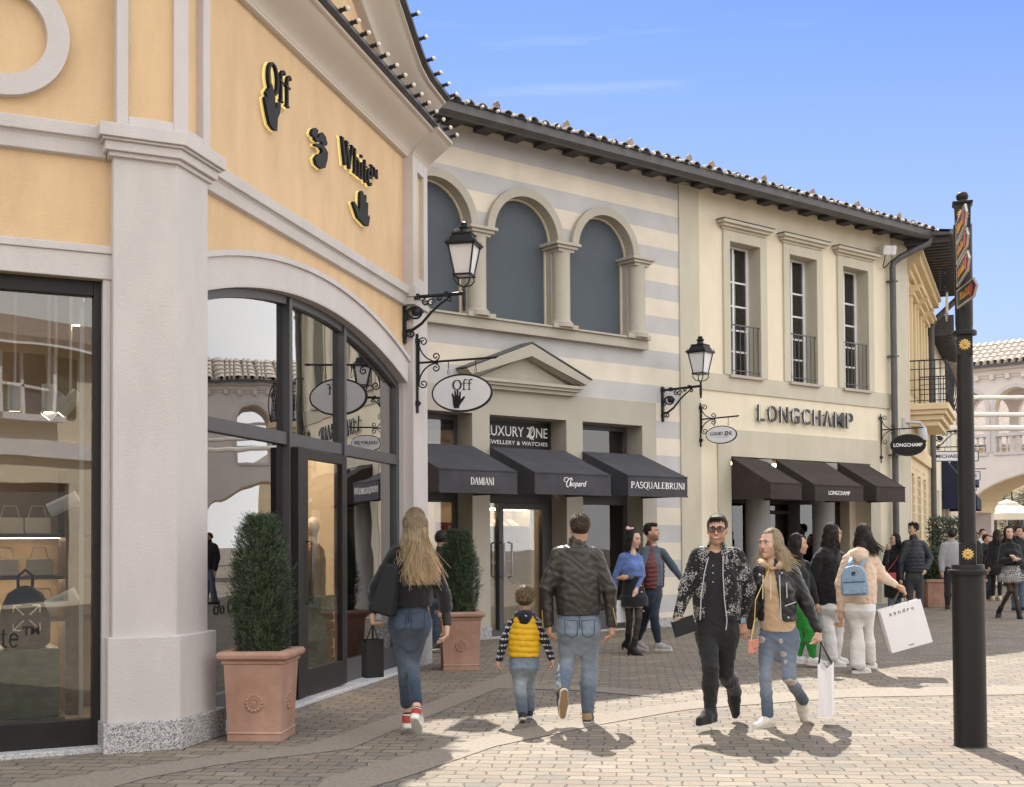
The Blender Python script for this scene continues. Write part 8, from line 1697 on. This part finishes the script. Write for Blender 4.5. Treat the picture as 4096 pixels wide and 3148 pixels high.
stand('man in a white jacket with a blue face mask', 3932, 35.5, 1.80, 'm', 15, (.58, .60, .66), (.03, .03, .04), (.014, .011, .010))
stand('woman with long brown hair in a dark jacket beside the signpost', 3893, 31.5, 1.74, 'f', 175, (.030, .026, .032), (.02, .018, .02), (.045, .03, .02), long=1, c1=(.25, .16, .06))
stand('man in a dark jacket at the right edge of the street', 4074, 25.8, 1.78, 'm', 12, (.017, .018, .020), (.10, .14, .20), (.02, .014, .012))
stand('man with a grey jacket behind the woman in the skirt', 4092, 31.0, 1.72, 'm', -30, (.16, .17, .19), (.06, .09, .13), (.03, .022, .018), shoe=(.6, .6, .6))
stand('person in a grey padded jacket half hidden by the signpost', 3806, 26.5, 1.72, 'm', 170, (.34, .34, .36), (.03, .03, .04), (.016, .012, .011))
stand('dark haired man behind the long reddish planter', 3752, 33.0, 1.70, 'm', 10, (.04, .04, .045), (.03, .03, .03), (.03, .022, .018))
rn = random.Random(12)
pal = [(.03, .03, .035), (.16, .05, .04), (.45, .44, .43), (.05, .07, .12), (.30, .24, .18), (.02, .02, .022)]
nm = ['black', 'rust red', 'pale grey', 'navy', 'tan', 'dark']
for i, (px, Y, sx) in enumerate(((3866, 41, 'f'), (3908, 44, 'm'), (3962, 43, 'f'), (4010, 39, 'm'), (4052, 44, 'f'), (4084, 41, 'm'), (3925, 50, 'f'), (4022, 52, 'm'))):
    stand('%s in %s top in the distant crowd, %s' % ('woman' if sx == 'f' else 'man', nm[i % 6], ['just right of the signpost', 'behind the man with the mask', 'behind the woman in the long coat', 'under the parasol edge', 'behind the woman in the skirt', 'at the picture edge', 'far off left of the coat', 'far off under the parasol'][i]), px, Y, rn.uniform(1.6, 1.8), sx, rn.uniform(-60, 60), pal[i % 6], (.03, .035, .045), (.03, .02, .015), long=(sx == 'f'))
# ================================================================== bags and things carried
def W3(px, py, Y): return at(px, py, Y)
def bagM(P, yaw, tilt=0, roll=0): return Matrix.Translation(P) @ RZ(yaw) @ RY(roll) @ RX(tilt)
def paper_bag(label, name, P, yaw, w, h, d, mt, c, roll=0, tilt=0, open_in=None, handles=None, hc='iron', text=None):
    M = bagM(P, yaw, tilt, roll); t = thing(name, label, 'bag', M); b = MB(M); a = d / 2     # origin: middle of the bag's top edge
    vs = [(-w/2,-a,-h),(w/2,-a,-h),(w/2,a,-h),(-w/2,a,-h),(-w/2,-a,0),(w/2,-a,0),(w/2,a,0),(-w/2,a,0),(-w/2 + .012,0,-h*.12),(w/2 - .012,0,-h*.12),(-w/2 - .0,0,-h*.0),(w/2,0,0),(-w/2,0,-h),(w/2,0,-h)]
    b.add(vs, [(0,3,2,1),(0,1,5,4),(2,3,7,6),(0,4,8,12),(12,8,7,3),(1,13,9,5),(13,2,6,9)]); o = add('bag_body', b, mt, t, norm=False); s = o.modifiers.new('t', 'SOLIDIFY'); s.thickness = .0025
    if handles:
        q = MB()
        for y in (-a, a): q.tube([M @ Vector((-w * .2, y, -.01)), (M @ Vector((-w * .18, y * .5, 0))).lerp(handles, .75), handles, (M @ Vector((w * .18, y * .5, 0))).lerp(handles, .75), M @ Vector((w * .2, y, -.01))], .0045, 6)
        add('bag_handles', q, hc, t, smooth=True)
    if text: text(M, t)
    return t
mat('paper_white', (.80, .78, .80), .55, .02, 4); mat('paper_black', (.013, .014, .015), .5, .1, 5, spec=.25); mat('pink_leather', (.62, .27, .19), .4, .06); mat('blue_leather', (.20, .30, .42), .55, .12, 20)
mat('bag_leather', (.012, .013, .015), .5, .15, 8, .12, 120, spec=.22); mat('paper_grey', (.62, .62, .66), .6, .05)
w_ = E1['woman']; hp_ = Vector(tuple(w_['J']['wA'])) + Vector((.0, .0, -.075))
paper_bag('black paper shopping bag hanging from the left hand of the blonde woman seen from behind', 'paper_bag', hp_ + Vector((.0, 0, -.13)), 35, .15, .30, .09, 'paper_black', None, handles=hp_)
# shoulder bag
Pb = W3(1550, 2355, 9.60); M = bagM(Pb, -25, 0, 14); t = thing('shoulder_bag', 'large black leather shoulder bag under the arm of the blonde woman seen from behind', 'bag', M); b = MB(M)
b.add([(-.095,-.07,-.20),(.11,-.07,-.20),(.11,.06,-.20),(-.095,.06,-.20),(-.06,-.03,.20),(.055,-.03,.20),(.055,.03,.20),(-.06,.03,.20)], [(0,3,2,1),(4,5,6,7),(0,1,5,4),(1,2,6,5),(2,3,7,6),(3,0,4,7)]); add('bag_body', b, 'bag_leather', t, bevel=.025, seg=4)
b = MB(); sh_ = Vector(tuple(w_['J']['sA'])) + Vector((.045, -.005, .075)); b.tube([M @ Vector((-.03, 0, .19)), (M @ Vector((-.02, -.02, .3))), sh_ + Vector((-.0, -.06, -.03)), sh_, sh_ + Vector((.01, .07, -.05)), M @ Vector((.05, .05, .19))], .013, 8, flat=.45); add('strap', b, 'bag_leather', t, smooth=True)
# clutch in the hand of the bomber man
bm_ = E1['bomber']; P = Vector(tuple(bm_['J']['wA'])) + Vector((.045, -.085, -.065)); M = bagM(P, 25, -8, -14); t = thing('clutch_wallet', 'black leather zip wallet held by the man in the studded jacket', 'wallet', M)
b = MB(M); b.box(-.105, .105, -.014, .014, -.065, .065); add('wallet_body', b, 'bag_leather', t, bevel=.008, seg=3); b = MB(M); b.box(-.107, .107, -.0035, .0035, -.067, .067); add('zip', b, 'grey_metal', t)
# his smart watch, a part of nothing else: strap and face
P = Vector(tuple(bm_['J']['wB'])) + Vector((0, 0, .015)); M = bagM(P, 0); t = thing('wristwatch', 'blue grey square watch on the wrist of the man in the studded jacket', 'watch', M); b = MB(M); b.lathe([(.036, -.012), (.038, 0), (.036, .012)], 18); add('watch_strap', b, 'iron', t, smooth=True)
b = MB(M); b.box(-.020, .020, -.047, -.036, -.022, .022); add('watch_face', b, 'blue_leather', t, bevel=.004)
# white shopper of the blonde woman
bl = E1['blonde']; hp_ = Vector(tuple(bl['J']['wB'])) + Vector((.015, -.01, -.075))
paper_bag('tall white paper shopping bag hanging from the hand of the biker jacket woman', 'paper_bag', W3(3303, 2655, 10.3), 72, .30, .42, .11, 'paper_white', None, handles=hp_, roll=0)
# pink mini bag on a chain
P = W3(3012, 2585, 10.12); M = bagM(P, 60); t = thing('mini_bag', 'small pink shoulder bag on a gold chain worn by the biker jacket woman', 'bag', M); b = MB(M); b.box(-.07, .07, -.022, .022, -.055, .055); add('bag_body', b, 'pink_leather', t, bevel=.01, seg=3)
b = MB(M); b.box(-.072, .072, -.027, -.018, -.01, .056); b.box(-.012, .012, -.034, -.026, -.02, .0); add('flap', b, 'pink_leather', t, bevel=.004)
b = MB(); s0 = Vector(tuple(bl['J']['sA'])) + Vector((.06, -.04, .045)); b.tube([M @ Vector((-.05, 0, .05)), W3(3018, 2480, 10.14), W3(3022, 2400, 10.15), s0 + Vector((-.02, -.08, -.05)), s0, s0 + Vector((.02, .06, -.06))], .005, 5); add('chain', b, 'gold', t)
# zips and buckles on the biker jacket
b = MB(); zp = [W3(3118, 2300, 10.13), W3(3120, 2360, 10.11), W3(3122, 2420, 10.12), W3(3124, 2478, 10.12)]; b.tube(zp, .0045, 5); b.tube([W3(3146, 2330, 10.14), W3(3148, 2392, 10.14)], .0045, 5); b.tube([W3(3140, 2424, 10.13), W3(3184, 2408, 10.16)], .0045, 5)
for px, py in ((3128, 2292), (3154, 2470), (3040, 2300)): b.ball(W3(px, py, 10.12), .009, 7)
add('zips', b, 'plastic_grey', bl['root']); 
b = MB()
for x in (3052, 3082): b.tube([W3(x, 2300, 10.15), W3(x + (1 if x > 3060 else -1), 2396, 10.13)], .004, 5)
add('drawstring', b, 'cream_leather', bl['root'])
# zip of the bomber
b = MB()
for pts in ([(2834, 2228), (2818, 2290), (2805, 2380), (2800, 2480)], [(2892, 2222), (2892, 2300), (2898, 2400), (2908, 2482), (2904, 2520)]): b.tube([W3(x, y, 10.05) for x, y in pts], .0042, 5)
add('zip', b, 'plastic_grey', bm_['root']); b = MB()
for y in (2262, 2292, 2328): b.ball(W3(2852, y, 10.07), .006, 6)
add('buttons', b, 'plastic_grey', bm_['root'])
# cuff zips of the leather jacket
mn = E1['man']; 
for p_ in (((2452, 2432), (2466, 2500)), ((2168, 2442), (2172, 2508))): b = MB(); b.tube([W3(x, y, 10.46) for x, y in p_], .004, 5); add('cuff_zip', b, 'gold', mn['root'])
# light blue backpack
bg_ = E1['beige']; P = W3(3416, 2322, 14.05); M = bagM(P, -16, 0, -3); t = thing('backpack', 'light blue studded backpack on the back of the woman in the beige hoodie', 'backpack', M); b = MB(M)
b.slab([(-.145, -.17), (.145, -.17), (.15, -.05), (.135, .08), (.09, .155), (.0, .175), (-.09, .155), (-.135, .08), (-.15, -.05)], -.07, .07); add('bag_body', b, 'blue_leather', t, bevel=.03, seg=4)
b = MB(M); b.slab([(-.125, -.15), (.125, -.15), (.13, -.02), (-.13, -.02)], -.105, -.06); add('front_pocket', b, 'blue_leather', t, bevel=.015, seg=3); b = MB(M); b.tube([(-.12, -.108, -.015), (.12, -.108, -.015)], .005, 5); b.box(-.02, .02, -.076, -.068, .06, .10); add('zip', b, 'iron', t)
b = MB(M); rn = random.Random(2)
for k in range(46): b.ball((rn.uniform(-.12, .12), -.073 if k % 2 else -.107, rn.uniform(-.01, .13) if k % 2 else rn.uniform(-.14, -.04)), .0065, 5)
add('studs', b, 'plastic_grey', t)
b = MB(); 
for e, k in ((-1, 'sA'), (1, 'sB')):
    s0 = Vector(tuple(bg_['J'][k])) + Vector((-e * .045, -.03, .055)); b.tube([M @ Vector((e * .07, .03, .15)), s0.lerp(M @ Vector((e * .07, .03, .15)), .5) + Vector((0, -.03, .015)), s0, s0 + Vector((0, .10, -.06))], .026, 8, flat=.35)
b.tube([M @ Vector((-.03, 0, .17)), M @ Vector((0, 0, .215)), M @ Vector((.03, 0, .17))], .008, 6)
add('straps', b, 'blue_leather', t, smooth=True)
# big white shopper with lettering
c1_, c2_, c3_, c4_ = W3(3520, 2441, 14.0), W3(3681, 2395, 14.0), W3(3728, 2569, 14.0), W3(3564, 2614, 14.0); wv = ((c2_ - c1_) + (c3_ - c4_)) / 2; hv = ((c4_ - c1_) + (c3_ - c2_)) / 2
P = (c1_ + c2_) / 2 + Vector((0, .055, 0)); ang = math.atan2(wv.z, wv.x); hp_ = Vector(tuple(bg_['J']['wB'])) + Vector((.06, 0, -.03))
def sand(M, t):
    x = -.15
    for ch in 'sandro': add('lettering', text_mb(ch, .026, .030 if ch != 'd' else .045, M @ T(x, -.057, -.095), .002), 'grey_metal', t); x += .052
    add('lettering', text_mb('PARIS', .06, .014, M @ T(-.03, -.057, -.475), .002), 'grey_metal', t)
paper_bag('large white paper shopping bag lettered sandro PARIS swinging from the outstretched hand', 'paper_bag', P, 0, wv.length, hv.length, .11, 'paper_white', None, roll=-math.degrees(ang), handles=hp_, hc='shelf_wood', text=sand)
# pale bag behind the blue sweater woman
bs = E1['blue']; paper_bag('crumpled pale grey carrier bag carried by the woman in the blue sweater', 'carrier_bag', W3(2470, 2400, 16.7), 50, .26, .30, .12, 'paper_grey', None, handles=Vector(tuple(bs['J']['wA'])) + Vector((0, 0, -.07)))
# red bag strap of the smoking woman
P = W3(3562, 2306, 25.35); t = thing('shoulder_bag', 'small dark red shoulder bag on the smoking woman', 'bag', Matrix.Translation(P)); b = MB(Matrix.Translation(P)); b.box(-.11, .11, -.04, .04, -.08, .08); add('bag_body', b, 'red_panel', t, bevel=.02); b = MB(); b.tube([P + Vector((-.08, 0, .08)), W3(3585, 2240, 25.4), W3(3598, 2206, 25.5)], .008, 5); add('strap', b, 'red_panel', t)
# pink bow
P = W3(2519, 2116, 16.75); b = MB(Matrix.Translation(P)); b.ball((-.025, 0, .01), .03, 8, sq=(1, .7, .9)); b.ball((.03, 0, .0), .03, 8, sq=(1, .7, .8)); b.ball((0, 0, 0), .016, 8); add('hair_bow', b, 'bow_pink', bs['root'], smooth=True) if 'bow_pink' in MATS else None
# cigarette
b = MB(); b.tube([W3(3543, 2172, 25.5), W3(3536, 2171, 25.45)], .006, 6); tag(add('cigarette', b, 'white_letter'), 'lit cigarette between the fingers of the woman in the black coat', 'cigarette')
# mannequin in the doorway
t = thing('mannequin', 'white mannequin in a camel coat standing inside the open shop door', 'mannequin', MA @ T(12.3, .75, 0)); um_, _z = fx('A', 1252, 2200, -.75); Mq = MA @ T(um_, .75, 0)
G = Fld(.012); O = V3(Mq @ Vector((0, 0, 0))); zz_ = lambda z: O + np.array([0, 0, z]); G.ell(zz_(1.72), (.075, .09, .115), None, .02).rc(zz_(1.62), zz_(1.48), .05, .055, .03).rc(zz_(.1), zz_(1.0), .06, .11, .03); tA_ = np.array([math.cos(R_(76.8)), math.sin(R_(76.8)), 0]); 
for e in (-1, 1): G.rc(zz_(1.42) + tA_ * .17 * e, zz_(1.10) + tA_ * .22 * e, .04, .035, .02).rc(zz_(1.10) + tA_ * .22 * e, zz_(.80) + tA_ * .21 * e, .033, .025, .02).rc(zz_(.80) + tA_ * .21 * e, zz_(.68) + tA_ * .21 * e, .03, .015, .02)
vs, F = G.mesh(); addnp('body', vs, F, 'mannequin_skin', t); G = Fld(.014); G.loft([(.72, O[0], O[1], .22, .15), (1.05, O[0], O[1], .17, .13), (1.35, O[0], O[1], .20, .13), (1.46, O[0], O[1], .13, .09), (1.54, O[0], O[1], .07, .07)], tA_, .72, 1.53, .03)
for e in (-1, 1): G.rc(zz_(1.43) + tA_ * .15 * e, zz_(1.10) + tA_ * .225 * e, .075, .062, .03).rc(zz_(1.10) + tA_ * .225 * e, zz_(.84) + tA_ * .215 * e, .06, .052, .02)
G.nz = .004; vs, F = G.mesh(); addnp('coat', vs, F, 'camel_wool', t)
